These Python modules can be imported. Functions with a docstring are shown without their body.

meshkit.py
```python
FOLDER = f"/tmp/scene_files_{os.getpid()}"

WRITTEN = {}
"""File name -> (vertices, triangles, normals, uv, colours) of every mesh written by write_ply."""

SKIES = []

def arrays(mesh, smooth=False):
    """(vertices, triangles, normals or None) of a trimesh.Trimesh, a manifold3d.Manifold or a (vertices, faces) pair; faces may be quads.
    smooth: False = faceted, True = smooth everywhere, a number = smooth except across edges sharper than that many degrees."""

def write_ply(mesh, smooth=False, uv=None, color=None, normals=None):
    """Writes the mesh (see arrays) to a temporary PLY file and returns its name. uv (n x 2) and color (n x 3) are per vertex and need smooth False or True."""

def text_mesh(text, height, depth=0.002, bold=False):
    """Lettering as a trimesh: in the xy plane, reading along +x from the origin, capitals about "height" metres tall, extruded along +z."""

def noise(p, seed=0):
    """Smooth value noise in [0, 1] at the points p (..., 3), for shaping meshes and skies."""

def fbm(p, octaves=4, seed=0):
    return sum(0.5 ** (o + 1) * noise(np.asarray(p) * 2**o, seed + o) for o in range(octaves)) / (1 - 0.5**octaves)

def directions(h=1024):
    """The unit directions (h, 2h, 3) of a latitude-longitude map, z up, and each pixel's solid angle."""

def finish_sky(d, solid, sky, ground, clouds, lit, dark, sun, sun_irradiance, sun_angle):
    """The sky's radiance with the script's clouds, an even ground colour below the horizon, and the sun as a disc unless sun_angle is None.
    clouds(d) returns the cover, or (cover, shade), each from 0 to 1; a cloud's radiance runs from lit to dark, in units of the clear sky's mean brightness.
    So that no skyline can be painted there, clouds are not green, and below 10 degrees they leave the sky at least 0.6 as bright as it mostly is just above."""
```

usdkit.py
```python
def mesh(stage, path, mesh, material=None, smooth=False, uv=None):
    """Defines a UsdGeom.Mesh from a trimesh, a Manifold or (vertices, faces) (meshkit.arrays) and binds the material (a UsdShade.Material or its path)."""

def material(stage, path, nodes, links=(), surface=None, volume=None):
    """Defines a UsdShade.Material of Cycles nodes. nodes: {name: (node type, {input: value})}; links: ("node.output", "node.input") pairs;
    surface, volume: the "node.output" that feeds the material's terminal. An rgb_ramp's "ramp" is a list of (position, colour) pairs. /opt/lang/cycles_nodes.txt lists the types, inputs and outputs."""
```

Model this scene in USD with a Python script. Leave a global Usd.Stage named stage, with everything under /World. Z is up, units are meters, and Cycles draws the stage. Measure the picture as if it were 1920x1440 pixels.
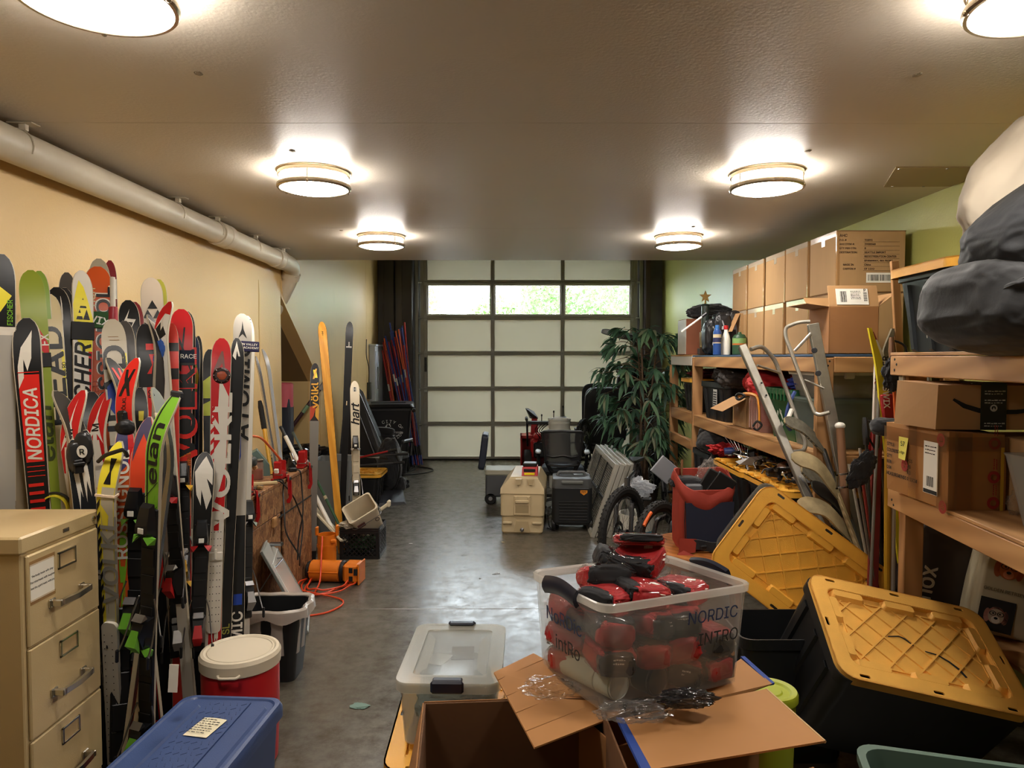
import math, random
import numpy as np, trimesh, usdkit, meshkit
import shapely.geometry as sg
from shapely import affinity
from scipy.spatial import ConvexHull
from pxr import Gf, Sdf, Usd, UsdGeom, UsdLux, UsdShade

stage = Usd.Stage.CreateInMemory()
UsdGeom.SetStageUpAxis(stage, 'Z'); UsdGeom.SetStageMetersPerUnit(stage, 1.0)
UsdGeom.Xform.Define(stage, '/World'); UsdGeom.Scope.Define(stage, '/World/Looks')
PI = math.pi
# ------------------------------------------------------------------ camera, sky, exposure
FPX, EYE = 1320.0, 1.75                      # focal length in pixels of the 1920 wide picture, eye height
PITCH, YAW = math.atan(51 / FPX), math.atan(4 / FPX)
cam = UsdGeom.Camera.Define(stage, '/World/camera')
cam.CreateHorizontalApertureAttr(36.0); cam.CreateVerticalApertureAttr(27.0)
cam.CreateFocalLengthAttr(36.0 * FPX / 1920); cam.CreateClippingRangeAttr(Gf.Vec2f(0.05, 500))
cam.AddTranslateOp().Set((0, 0, EYE)); cam.AddRotateZOp().Set(-math.degrees(YAW)); cam.AddRotateXOp().Set(90 - math.degrees(PITCH))
cam.CreateExposureAttr(1.75)
LAMP = 19.0                                   # strength of the ceiling lamps' diffusers
SKY = 12.5                                     # strength of the daylight sky
usdkit.material(stage, '/World/Looks/sky', {'s': ('sky_texture', {'sky_type': 'hosek_wilkie', 'sun_direction': (0.3, -0.6, 0.75), 'turbidity': 6.0, 'ground_albedo': 0.3}),
    'm': ('mix_color', {'fac': 0.55, 'b': (0.92, 0.96, 1.0)}), 'b': ('background_shader', {'strength': SKY})},
    [('s.color', 'm.a'), ('m.result', 'b.color')], surface='b.background')
dome = UsdLux.DomeLight.Define(stage, '/World/sky_dome')
UsdShade.MaterialBindingAPI.Apply(dome.GetPrim()).Bind(UsdShade.Material.Get(stage, '/World/Looks/sky'))

# ------------------------------------------------------------------ helpers
def V(*a): return np.array(a, float)
def nrm(a): a = np.asarray(a, float); return a / np.linalg.norm(a)
def I4(): return np.eye(4)
def tr(x, y, z): m = np.eye(4); m[:3, 3] = x, y, z; return m
def rot(ax, deg, p=(0, 0, 0)): return trimesh.transformations.rotation_matrix(math.radians(deg), {'x': (1, 0, 0), 'y': (0, 1, 0), 'z': (0, 0, 1)}.get(ax, ax), p)
def sc(x, y, z): return np.diag([x, y, z, 1.0])
def fr(o, ex, ey, ez): m = np.eye(4); m[:3, 0] = ex; m[:3, 1] = ey; m[:3, 2] = ez; m[:3, 3] = o; return m
def ray(px, py):
    v = V((px - 960) / FPX, 1, -(py - 720) / FPX); c, s = math.cos(-PITCH), math.sin(-PITCH)
    v = V(v[0], v[1] * c - v[2] * s, v[1] * s + v[2] * c); c, s = math.cos(-YAW), math.sin(-YAW)
    return V(v[0] * c - v[1] * s, v[0] * s + v[1] * c, v[2])
def at(px, py, Y): r = ray(px, py); return r * (Y / r[1]) + V(0, 0, EYE)          # a surveyed point, Y metres down the room
def flo(px, py, z=0): r = ray(px, py); return r * ((z - EYE) / r[2]) + V(0, 0, EYE)
def vf(m):
    if isinstance(m, tuple): return m
    if hasattr(m, 'to_mesh'): q = m.to_mesh(); return q.vert_properties[:, :3].astype(float), q.tri_verts
    return np.asarray(m.vertices, float), np.asarray(m.faces)
def quads(f):
    f = np.asarray(f)
    return np.vstack([f[:, [0, 1, 2]], f[:, [0, 2, 3]]]) if f.shape[1] == 4 else f
def xf(m, T):
    v, f = vf(m); v = v @ T[:3, :3].T + T[:3, 3]
    return v, (f[:, ::-1] if np.linalg.det(T[:3, :3]) < 0 else f)
def mv(m, x, y, z): v, f = vf(m); return v + V(x, y, z), f
def join(*ms):
    vs, fs, n = [], [], 0
    for m in (ms[0] if len(ms) == 1 and isinstance(ms[0], list) else ms):
        v, f = vf(m); vs.append(v); fs.append(quads(f) + n); n += len(v)
    return np.vstack(vs), np.vstack(fs)
def _bt():
    pts = []
    for a in range(3):
        for s in np.ndindex(2, 2, 2):
            q = np.array(s) * 2.0 - 1; q *= [1 if k == a else .8 for k in range(3)]; pts.append(q)
    pts = np.array(pts); h = ConvexHull(pts); f = h.simplices.copy(); c = pts[f]
    n = np.cross(c[:, 1] - c[:, 0], c[:, 2] - c[:, 0]); bad = (n * c.mean(1)).sum(1) < 0; f[bad] = f[bad][:, ::-1]
    return pts, f
_BP, _BF = _bt(); _BM = np.abs(_BP) > .9; _BS = np.sign(_BP)
def box(sx, sy, sz, c=(0, 0, 0), b=.003, T=None):
    h = V(sx, sy, sz) / 2; b = min(b, h.min() * .9); v = _BS * np.where(_BM, h, h - b) + V(*c)
    return xf((v, _BF), T) if T is not None else (v, _BF)
def span(a, b, c=.003):                      # box between two corners
    a, b = V(*a), V(*b); return box(*np.abs(b - a), c=(a + b) / 2, b=c)
def hull(pts):
    pts = np.asarray(pts, float); h = ConvexHull(pts); u = np.unique(h.simplices); p = pts[u]
    f = np.searchsorted(u, h.simplices); c = p[f]; n = np.cross(c[:, 1] - c[:, 0], c[:, 2] - c[:, 0])
    bad = (n * (c.mean(1) - p.mean(0))).sum(1) < 0; f[bad] = f[bad][:, ::-1]; return p, f
def lathe(prof, n=32, T=None, close=False):
    p = np.asarray(prof, float); k = len(p); a = np.linspace(0, 2 * PI, n, endpoint=False)
    v = np.stack([p[:, 0][None] * np.cos(a)[:, None], p[:, 0][None] * np.sin(a)[:, None], np.repeat(p[:, 1][None], n, 0)], -1).reshape(-1, 3)
    f = []
    for i in range(n):
        j = (i + 1) % n
        for q in range(k - 1 + close):
            r = (q + 1) % k; f.append((i * k + q, j * k + q, j * k + r, i * k + r))
    m = (v, quads(f)); return xf(m, T) if T is not None else m
def orient(p0, p1, up=(0, 0, 1)):
    z = nrm(V(*p1) - V(*p0)); u = V(*up) if abs(z @ V(*up)) < .98 else V(1, 0, 0); x = nrm(np.cross(u, z)); return fr(p0, x, np.cross(z, x), z)
def cyl(p0, p1, r, r1=None, n=16):
    r1 = r if r1 is None else r1; L = np.linalg.norm(V(*p1) - V(*p0))
    e = min(r, r1) * .12
    return lathe([(0, 0), (r - e, 0), (r, e), (r1, L - e), (r1 - e, L), (0, L)], n, orient(p0, p1))
def tube(pts, r, n=8, closed=False):
    p = np.asarray(pts, float); k = len(p); r = np.broadcast_to(r, k)
    d = np.gradient(p, axis=0) if not closed else np.roll(p, -1, 0) - np.roll(p, 1, 0); d /= np.linalg.norm(d, axis=1)[:, None] + 1e-12
    u = V(0, 0, 1) if abs(d[0][2]) < .9 else V(1, 0, 0); x = nrm(np.cross(u, d[0])); X = []
    for i in range(k):
        x = x - d[i] * (x @ d[i]); x = x / (np.linalg.norm(x) + 1e-12); X.append(x)
    X = np.array(X); Y = np.cross(d, X); a = np.linspace(0, 2 * PI, n, endpoint=False)
    v = (p[:, None] + r[:, None, None] * (np.cos(a)[None, :, None] * X[:, None] + np.sin(a)[None, :, None] * Y[:, None])).reshape(-1, 3); f = []
    for i in range(k if closed else k - 1):
        j = (i + 1) % k
        for q in range(n): f.append((i * n + q, i * n + (q + 1) % n, j * n + (q + 1) % n, j * n + q))
    f = quads(f)
    if not closed:
        v = np.vstack([v, p[:1], p[-1:]]); a0, a1 = len(v) - 2, len(v) - 1
        f = np.vstack([f, [(a0, (q + 1) % n, q) for q in range(n)], [(a1, (k - 1) * n + q, (k - 1) * n + (q + 1) % n) for q in range(n)]])
    return v, f
def curve(pts, n=40, closed=False):          # Catmull-Rom through the points
    p = np.asarray(pts, float); k = len(p)
    q = np.vstack([p[-1:], p, p[:2]]) if closed else np.vstack([2 * p[0] - p[1], p, 2 * p[-1] - p[-2]])
    out = []
    for t in np.linspace(0, k if closed else k - 1, n, endpoint=not closed):
        i = min(int(t), (k if closed else k - 1) - 1); u = t - i; a, b, c, d = q[i:i + 4]
        out.append(.5 * (2 * b + (c - a) * u + (2 * a - 5 * b + 4 * c - d) * u * u + (3 * b - a - 3 * c + d) * u ** 3))
    return np.array(out)
def bent(pts, rad=.03, n=6):                 # polyline with rounded corners
    p = [V(*a) for a in pts]; out = [p[0]]
    for a, b, c in zip(p, p[1:], p[2:]):
        u, w = a - b, c - b; r = min(rad, np.linalg.norm(u) * .45, np.linalg.norm(w) * .45); s, e = b + nrm(u) * r, b + nrm(w) * r
        out += [(1 - t) ** 2 * s + 2 * t * (1 - t) * b + t * t * e for t in np.linspace(0, 1, n)]
    return np.array(out + [p[-1]])
def tri(poly):
    if poly.is_empty: return np.zeros((0, 2)), np.zeros((0, 3), int)
    vs, fs, n = [], [], 0
    for g in getattr(poly, 'geoms', [poly]):
        if g.geom_type != 'Polygon' or g.area < 1e-12: continue
        v, f = trimesh.creation.triangulate_polygon(g, engine='earcut'); vs.append(v); fs.append(f + n); n += len(v)
    return (np.vstack(vs), np.vstack(fs)) if vs else (np.zeros((0, 2)), np.zeros((0, 3), int))
def prism(poly, h, T=None):
    poly = poly if hasattr(poly, 'area') else sg.Polygon(poly)
    m = join([vf(trimesh.creation.extrude_polygon(g, h, engine='earcut')) for g in getattr(poly, 'geoms', [poly])])
    return xf(m, T) if T is not None else m
def rrect(w, h, r, c=(0, 0)): return sg.box(c[0] - w / 2 + r, c[1] - h / 2 + r, c[0] + w / 2 - r, c[1] + h / 2 - r).buffer(r, quad_segs=5)
def loft(rings, cap=True):                   # closed rings of equal count
    R = np.asarray(rings, float); k, n = R.shape[:2]; f = []
    for i in range(k - 1):
        for q in range(n): f.append((i * n + q, i * n + (q + 1) % n, (i + 1) * n + (q + 1) % n, (i + 1) * n + q))
    v, f = R.reshape(-1, 3), quads(f)
    if cap:
        v = np.vstack([v, R[0].mean(0), R[-1].mean(0)]); a, b = len(v) - 2, len(v) - 1
        f = np.vstack([f, [(a, (q + 1) % n, q) for q in range(n)], [(b, (k - 1) * n + q, (k - 1) * n + (q + 1) % n) for q in range(n)]])
    return v, f
def ring(w, h, r, z, n=6, c=(0, 0)):
    p = np.array(rrect(w, h, r, c).exterior.coords)[:-1]
    a = []
    for cx, cy, a0 in ((w / 2 - r, h / 2 - r, 0), (-w / 2 + r, h / 2 - r, 90), (-w / 2 + r, -h / 2 + r, 180), (w / 2 - r, -h / 2 + r, 270)):
        for t in np.radians(np.linspace(a0, a0 + 90, n)): a.append((c[0] + cx + r * math.cos(t), c[1] + cy + r * math.sin(t), z))
    return np.array(a)
_ico = {}
def ico(s):
    if s not in _ico: m = trimesh.creation.icosphere(s); _ico[s] = (np.array(m.vertices), np.array(m.faces))
    return _ico[s]
def lump(sx, sy, sz, seed=0, amp=.25, freq=2.0, sub=4, sq=1.0, T=None):     # a soft rounded body with folds
    v, f = ico(sub); u = np.sign(v) * np.abs(v) ** sq; n = meshkit.fbm(v * freq + seed * 7.3 + 50, 4, seed) - .5
    rid = np.abs(meshkit.fbm(v * freq * 1.7 + seed * 3.1 + 90, 3, seed + 5) - .5)
    v = u * (1 + amp * (n * 1.6 - rid * 1.2))[:, None] * V(sx, sy, sz); return xf((v, f), T) if T is not None else (v, f)
def sheet(fn, nu, nv, th=.002):              # a curved skin with thickness, fn(u, v) -> point
    P = np.array([[fn(i / (nu - 1), j / (nv - 1)) for j in range(nv)] for i in range(nu)], float)
    N = np.cross(np.gradient(P, axis=0), np.gradient(P, axis=1)); N /= np.linalg.norm(N, axis=2)[..., None] + 1e-12
    A, B = (P + N * th / 2).reshape(-1, 3), (P - N * th / 2).reshape(-1, 3); n = nu * nv; f = []
    ix = lambda i, j: i * nv + j
    for i in range(nu - 1):
        for j in range(nv - 1):
            q = (ix(i, j), ix(i + 1, j), ix(i + 1, j + 1), ix(i, j + 1)); f += [q, tuple(n + k for k in q[::-1])]
    bd = [ix(i, 0) for i in range(nu)] + [ix(nu - 1, j) for j in range(1, nv)] + [ix(i, nv - 1) for i in range(nu - 2, -1, -1)] + [ix(0, j) for j in range(nv - 2, 0, -1)]
    for a, b in zip(bd, bd[1:] + bd[:1]): f.append((b, a, n + a, n + b))
    return np.vstack([A, B]), quads(f)
_txt = {}
def text(s, h, d=.0008, bold=False, mid=True, T=None):
    k = (s, bold)
    if k not in _txt: _txt[k] = vf(meshkit.text_mesh(s, 1.0, 1.0, bold))
    v, f = _txt[k]; v = v * V(h, h, d)
    if mid: v = v - V((v[:, 0].max() + v[:, 0].min()) / 2, (v[:, 1].max() + v[:, 1].min()) / 2, 0)
    return xf((v, f), T) if T is not None else (v, f)
# frames for print on a face: x along the reading direction, y up, z out of the face
def face(o, right, up): r, u = nrm(right), nrm(up); return fr(o, r, u, np.cross(r, u))

def lin(c):
    c = np.array([int(c[i:i + 2], 16) for i in (1, 3, 5)]) / 255 if isinstance(c, str) else np.asarray(c, float)
    return np.where(c <= .04045, c / 12.92, ((c + .055) / 1.055) ** 2.4)
_mats = {}
def mat(c, rough=.5, metal=0, var=0, vs=6, bump=0, bs=80, spec=.5, coat=0, sx=(1, 1, 1), c2=None, det=4, sheen=0):
    k = (c, rough, metal, var, vs, bump, bs, spec, coat, sx, c2, sheen)
    if k in _mats: return _mats[k]
    path = f'/World/Looks/m{len(_mats)}'; L = lin(c)
    n = {'p': ('principled_bsdf', {'base_color': L, 'roughness': rough, 'metallic': metal, 'specular_ior_level': spec, 'coat_weight': coat, 'sheen_weight': sheen})}; l = []
    if var or bump or c2: n['t'] = ('texture_coordinate', {}); n['mp'] = ('mapping', {'scale': sx}); l.append(('t.object', 'mp.vector'))
    if var or c2:
        n['n'] = ('noise_texture', {'scale': vs, 'detail': det, 'roughness': .6}); l.append(('mp.vector', 'n.vector'))
        b = lin(c2) if c2 else L * (1 + var)
        n['r'] = ('rgb_ramp', {'ramp': [(.3, L if c2 else L * (1 - var)), (.7, b)]}); l += [('n.fac', 'r.fac'), ('r.color', 'p.base_color')]
    if bump:
        n['n2'] = ('noise_texture', {'scale': bs, 'detail': 3}); n['b'] = ('bump', {'strength': 1.0, 'distance': bump}); l += [('mp.vector', 'n2.vector'), ('n2.fac', 'b.height'), ('b.normal', 'p.normal')]
    _mats[k] = usdkit.material(stage, path, n, l, surface='p.BSDF'); return _mats[k]
def clear(c, op=.25, rough=.15, key=None, gl=.3):      # clear or milky plastic: mostly lets light straight through
    k = ('clear', c, op, rough, gl)
    if k in _mats: return _mats[k]
    path = f'/World/Looks/m{len(_mats)}'; L = lin(c)
    n = {'t': ('transparent_bsdf', {'color': np.minimum(1, L * .3 + .7)}), 'p': ('principled_bsdf', {'base_color': L, 'roughness': rough, 'specular_ior_level': gl}), 'tl': ('translucent_bsdf', {'color': L}),
         'm0': ('mix_closure', {'fac': .45}), 'm': ('mix_closure', {'fac': op}), 'g': ('glossy_bsdf', {'color': (1, 1, 1), 'roughness': rough}), 'lw': ('layer_weight', {'blend': .5}), 'pw': ('math', {'math_type': 'power', 'value2': 4.0}), 'fr': ('math', {'math_type': 'multiply_add', 'value2': .35, 'value3': .025}), 'm2': ('mix_closure', {})}
    _mats[k] = usdkit.material(stage, path, n, [('p.BSDF', 'm0.closure1'), ('tl.BSDF', 'm0.closure2'), ('t.BSDF', 'm.closure1'), ('m0.closure', 'm.closure2'), ('m.closure', 'm2.closure1'), ('g.BSDF', 'm2.closure2'), ('lw.facing', 'pw.value1'), ('pw.value', 'fr.value1'), ('fr.value', 'm2.fac')], surface='m2.closure'); return _mats[k]
_names = {}
def uniq(parent, name):
    k = (parent, name); n = _names.get(k, -1) + 1; _names[k] = n
    return f'{parent}/{name}' if n == 0 else f'{parent}/{name}_{n:03d}'
def tags(p, **kw):
    for k, v in kw.items():
        if v: p.SetCustomDataByKey(k, v)
class Th:                                    # a thing whose children are its parts
    def __init__(s, name, label=None, cat=None, M=None, group=None, kind=None):
        s.path = uniq('/World', name); s.name = name; s.M = np.eye(4) if M is None else M
        x = UsdGeom.Xform.Define(stage, s.path); x.AddTransformOp().Set(Gf.Matrix4d(s.M.T.tolist()))
        tags(x.GetPrim(), label=label, category=cat, group=group, kind=kind); s.meta = (label, cat, group)
    def part(s, name, m, mt, smooth=30, label=None, under=None, kind=None):
        v, f = vf(m); p = uniq(under or s.path, name); o = usdkit.mesh(stage, p, (v, quads(f)), mt, smooth=smooth if len(f) > 12 else False)
        tags(o.GetPrim(), label=label, kind=kind); return p
def dup(t, M, label=None, group=None):
    o = object.__new__(Th); o.path = uniq('/World', t.name); o.name = t.name; o.M = M
    x = UsdGeom.Xform.Define(stage, o.path); p = x.GetPrim(); p.GetReferences().AddInternalReference(t.path); p.SetInstanceable(True)
    x.ClearXformOpOrder(); x.AddTransformOp().Set(Gf.Matrix4d(M.T.tolist()))
    tags(p, label=label or t.meta[0], category=t.meta[1], group=group or t.meta[2]); return o
def solo(name, m, mt, label=None, cat=None, group=None, kind=None, smooth=30, parent='/World', M=None):
    v, f = vf(m); p = uniq(parent, name); o = usdkit.mesh(stage, p, (v, quads(f)), mt, smooth=smooth if len(f) > 12 else False)
    if M is not None: o.AddTransformOp().Set(Gf.Matrix4d(M.T.tolist()))
    tags(o.GetPrim(), label=label, category=cat, group=group, kind=kind); return p

def scribble(w, lines, gap, h, T, seed=0):   # rows of print or handwriting too small to read: broken strokes
    r = np.random.default_rng(seed); ms = []
    for i in range(lines):
        x = -w / 2; end = w / 2 * r.uniform(.5, 1)
        while x < end: l = r.uniform(.006, .02) * w / .1; ms.append(xf(box(l, h * r.uniform(.6, 1), .0004, (x + l / 2, -i * gap + r.uniform(-.1, .1) * h, .0002), 0), T)); x += l + r.uniform(.003, .006) * w / .1
    return join(ms)
# ------------------------------------------------------------------ shared colours
BLACK = mat('#141416', .45); BLACKM = mat('#121214', .7); BLACKF = mat('#161619', .85, bump=.003, bs=25, sheen=.2); WHITE = mat('#e8e4da', .45); DARK = mat('#2a2c30', .5)
CREAM = mat('#d9c9a4', .5); STEEL = mat('#9a9a9c', .3, 1); CHROME = mat('#c9c9cb', .12, 1); NICKEL = mat('#b8aa92', .28, 1); RED = mat('#b0181c', .35); BLUE = mat('#20346e', .5)
YEL = mat('#eeae3c', .45, var=.06, vs=5, bump=.0006, bs=200); ORANGE = mat('#e8641a', .4); INK = mat('#151515', .7); PAPER = mat('#efe9da', .8); YELLOW = mat('#e9d21c', .4)
TOTE = mat('#17181a', .42, bump=.0004, bs=300); GREY = mat('#7b7c7e', .5); SILVER = mat('#b9b9b6', .35, .6); RUBBER = mat('#1b1a19', .8, bump=.0005, bs=200)
CARD = mat('#aa875c', .85, var=.07, vs=3, bump=.0006, bs=60, sx=(1, 1, .2)); CARDIN = mat('#7d5c3b', .9); CARD2 = mat('#b0875a', .8, var=.06, vs=2, bump=.0005, bs=40)
TAPE = clear('#d9b98a', .12, .1); FILM = clear('#e6e2dc', .07, .08); WOOD = None
def wood(c1, c2, sx=(1, 1, 8), rough=.6, scale=6):
    k = ('wood', c1, c2, sx, rough, scale)
    if k not in _mats:
        _mats[k] = usdkit.material(stage, f'/World/Looks/m{len(_mats)}', {'t': ('texture_coordinate', {}), 'm': ('mapping', {'scale': sx}), 'n': ('noise_texture', {'scale': scale, 'detail': 5, 'distortion': .8}),
            'w': ('wave_texture', {'wave_type': 'bands', 'bands_direction': 'diagonal', 'scale': scale * .8, 'distortion': 6, 'detail': 3}), 'mx': ('mix_float', {'fac': .45}), 'r': ('rgb_ramp', {'ramp': [(.25, lin(c2)), (.75, lin(c1))]}),
            'b': ('bump', {'strength': .5, 'distance': .001}), 'p': ('principled_bsdf', {'roughness': rough})},
            [('t.object', 'm.vector'), ('m.vector', 'n.vector'), ('m.vector', 'w.vector'), ('n.fac', 'mx.a'), ('w.fac', 'mx.b'), ('mx.result', 'r.fac'), ('r.color', 'p.base_color'), ('mx.result', 'b.height'), ('b.normal', 'p.normal')], surface='p.BSDF')
    return _mats[k]
PINE = wood('#c2935f', '#a67848', (1.5, .25, 1.5)); PINEZ = wood('#bb8c5c', '#9c7044', (1.5, 1.5, .25)); PINEX = wood('#c2935f', '#a67848', (.25, 1.5, 1.5))
def wallpaint(name, c, stain, blotch):       # paint with roller texture, scuffs and a few dirty smudges
    return usdkit.material(stage, '/World/Looks/' + name, {'g': ('geometry', {}), 'm1': ('mapping', {'scale': (1, .8, .35)}), 'n': ('noise_texture', {'scale': 2.2, 'detail': 6, 'roughness': .65, 'distortion': .4}),
        'r': ('rgb_ramp', {'ramp': [(0, lin(c)), (.62, lin(c)), (.82, lin(stain))]}), 'n2': ('noise_texture', {'scale': 1.1, 'detail': 2}), 'r2': ('rgb_ramp', {'ramp': [(.3, lin(c)), (.75, lin(blotch))]}), 'mx': ('mix_color', {'fac': .5}),
        'n3': ('noise_texture', {'scale': 70, 'detail': 3}), 'b': ('bump', {'strength': .6, 'distance': .0018}), 'p': ('principled_bsdf', {'roughness': .42, 'specular_ior_level': .4})},
        [('g.position', 'm1.vector'), ('m1.vector', 'n.vector'), ('n.fac', 'r.fac'), ('g.position', 'n2.vector'), ('n2.fac', 'r2.fac'), ('r.color', 'mx.a'), ('r2.color', 'mx.b'), ('mx.result', 'p.base_color'), ('g.position', 'n3.vector'), ('n3.fac', 'b.height'), ('b.normal', 'p.normal')], surface='p.BSDF')
M_YWALL = wallpaint('yellow_paint', '#ddbb80', '#ae8e58', '#d3b277'); M_GWALL = wallpaint('green_paint', '#a3a45c', '#8d9052', '#9a9c56'); M_CEIL = wallpaint('ceiling_paint', '#c9bfb0', '#bdb3a4', '#c2b8a9')
M_FLOOR = usdkit.material(stage, '/World/Looks/concrete', {'g': ('geometry', {}), 'n': ('noise_texture', {'scale': 1.3, 'detail': 8, 'roughness': .7, 'distortion': .6}), 'n2': ('noise_texture', {'scale': 9, 'detail': 6, 'roughness': .7}),
    'mx': ('mix_float', {'fac': .4}), 'r': ('rgb_ramp', {'ramp': [(.3, lin('#4a463d')), (.55, lin('#5e584c')), (.75, lin('#787060'))]}), 'rr': ('rgb_ramp', {'ramp': [(.3, (.2, .2, .2)), (.75, (.42, .42, .42))]}),
    'v': ('noise_texture', {'scale': 60, 'detail': 3}), 'sp': ('rgb_ramp', {'ramp': [(.7, (0, 0, 0)), (.76, (1, 1, 1))]}), 'mc': ('mix_color', {'b': lin('#9c968a')}), 'sm': ('math', {'math_type': 'multiply', 'value2': .35}),
    'b': ('bump', {'strength': .12, 'distance': .002}), 'p': ('principled_bsdf', {'specular_ior_level': .6})},
    [('g.position', 'n.vector'), ('g.position', 'n2.vector'), ('n.fac', 'mx.a'), ('n2.fac', 'mx.b'), ('mx.result', 'r.fac'), ('g.position', 'v.vector'), ('v.fac', 'sp.fac'), ('sp.color', 'sm.value1'), ('sm.value', 'mc.fac'), ('r.color', 'mc.a'), ('mc.result', 'p.base_color'), ('n2.fac', 'rr.fac'), ('rr.color', 'p.roughness'), ('n.fac', 'b.height'), ('b.normal', 'p.normal')], surface='p.BSDF')
# ------------------------------------------------------------------ the room
XL, XR, ZC, YS, YD, YB, ZU = -2.22, 2.58, 2.745, 7.3, 11.95, -2.4, 4.3
fl = Th('floor', kind='structure')
ys, xs = [YB, .35, 4.83, 9.2, YD + .4], [XL - 1.1, 1.02, XR + .2]      # slabs between sawn control joints
for i in range(4):
    for j in range(2): fl.part('slab', span((xs[j] + .002, ys[i] + .002, -.12), (xs[j + 1] - .002, ys[i + 1] - .002, 0), .002), M_FLOOR)
fl.part('joint_bed', span((xs[0], YB, -.2), (xs[-1], YD + .4, -.008), 0), mat('#1c1a18', .9))
ce = Th('ceiling', kind='structure')
for a, b in ((YB, .6), (.6, 3.04), (3.04, 5.48), (5.48, YS)): ce.part('drywall_sheet', span((XL - .15, a + .0008, ZC), (XR + .15, b - .0008, ZC + .12), .0012), M_CEIL)
ce.part('soffit_face', span((XL - .15, YS - .1, ZC + .005), (XR + .15, YS, ZU), .002), M_CEIL)
ce.part('access_patch', prism([at(1655, 318, 1)[:2] * 0 + V(2.02, 3.72), (2.55, 3.72), (2.56, 4.12), (2.18, 4.14)], .007, tr(0, 0, ZC - .007)), mat('#a08f6c', .6, bump=.0006, bs=60))
for (x, y) in ((2.05, 3.74), (2.3, 3.735), (2.5, 3.74), (2.22, 4.12), (2.4, 4.12)): ce.part('patch_screw', lathe([(0, -.01), (.007, -.009), (.008, -.006), (.008, 0), (0, 0)], 8, tr(x, y, ZC)), STEEL)
for (px, py) in ((372, 137), (548, 283), (1720, 140), (1515, 283), (1300, 425), (1293, 437), (640, 432)):
    q = ray(px, py); q = q * ((ZC - EYE) / q[2]); ce.part('paint_chip', lump(.014, .02, .004, px, .5, 3, 2, T=tr(q[0], q[1], ZC - .001)), mat('#8d8069', .7))
solo('ceiling', span((XL - 1.1, YS, ZU), (XR + .2, YD + .4, ZU + .1), .002), mat('#8c8a80', .8), kind='structure')
wl = Th('wall_left', kind='structure')
N0, N1, XN = 6.85, 8.23, -3.2                # the niche under the stair
wl.part('plaster', join(span((XL - .14, YB, 0), (XL, N0, ZU), .004), prism([(N0, 2.34), (N1, 1.463), (10.9, 1.463), (10.9, ZU), (N0, ZU)], .14, fr((XL - .14, 0, 0), (0, 1, 0), (0, 0, 1), (1, 0, 0))), span((XL - .14, N1, 0), (XL, 10.897, 1.464), .002), span((XL - .14, 10.905, 0), (XL, YD, ZU), .004)), M_YWALL, smooth=False)
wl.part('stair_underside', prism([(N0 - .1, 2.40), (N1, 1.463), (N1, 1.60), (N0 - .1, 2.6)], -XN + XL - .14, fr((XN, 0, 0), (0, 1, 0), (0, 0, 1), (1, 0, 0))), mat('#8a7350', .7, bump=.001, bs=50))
wl.part('niche_end', span((XN, N1, 0), (XL - .14, N1 + .1, 1.5), .002), mat('#cfb37c', .6, bump=.001, bs=50))
wl.part('niche_back', span((XN - .1, N0 - .1, 0), (XN, N1 + .1, 2.6), .002), mat('#cfb37c', .6))
wl.part('niche_side', span((XN, N0 - .1, 0), (XL - .14, N0 - .004, 2.6), .002), M_YWALL)
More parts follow.
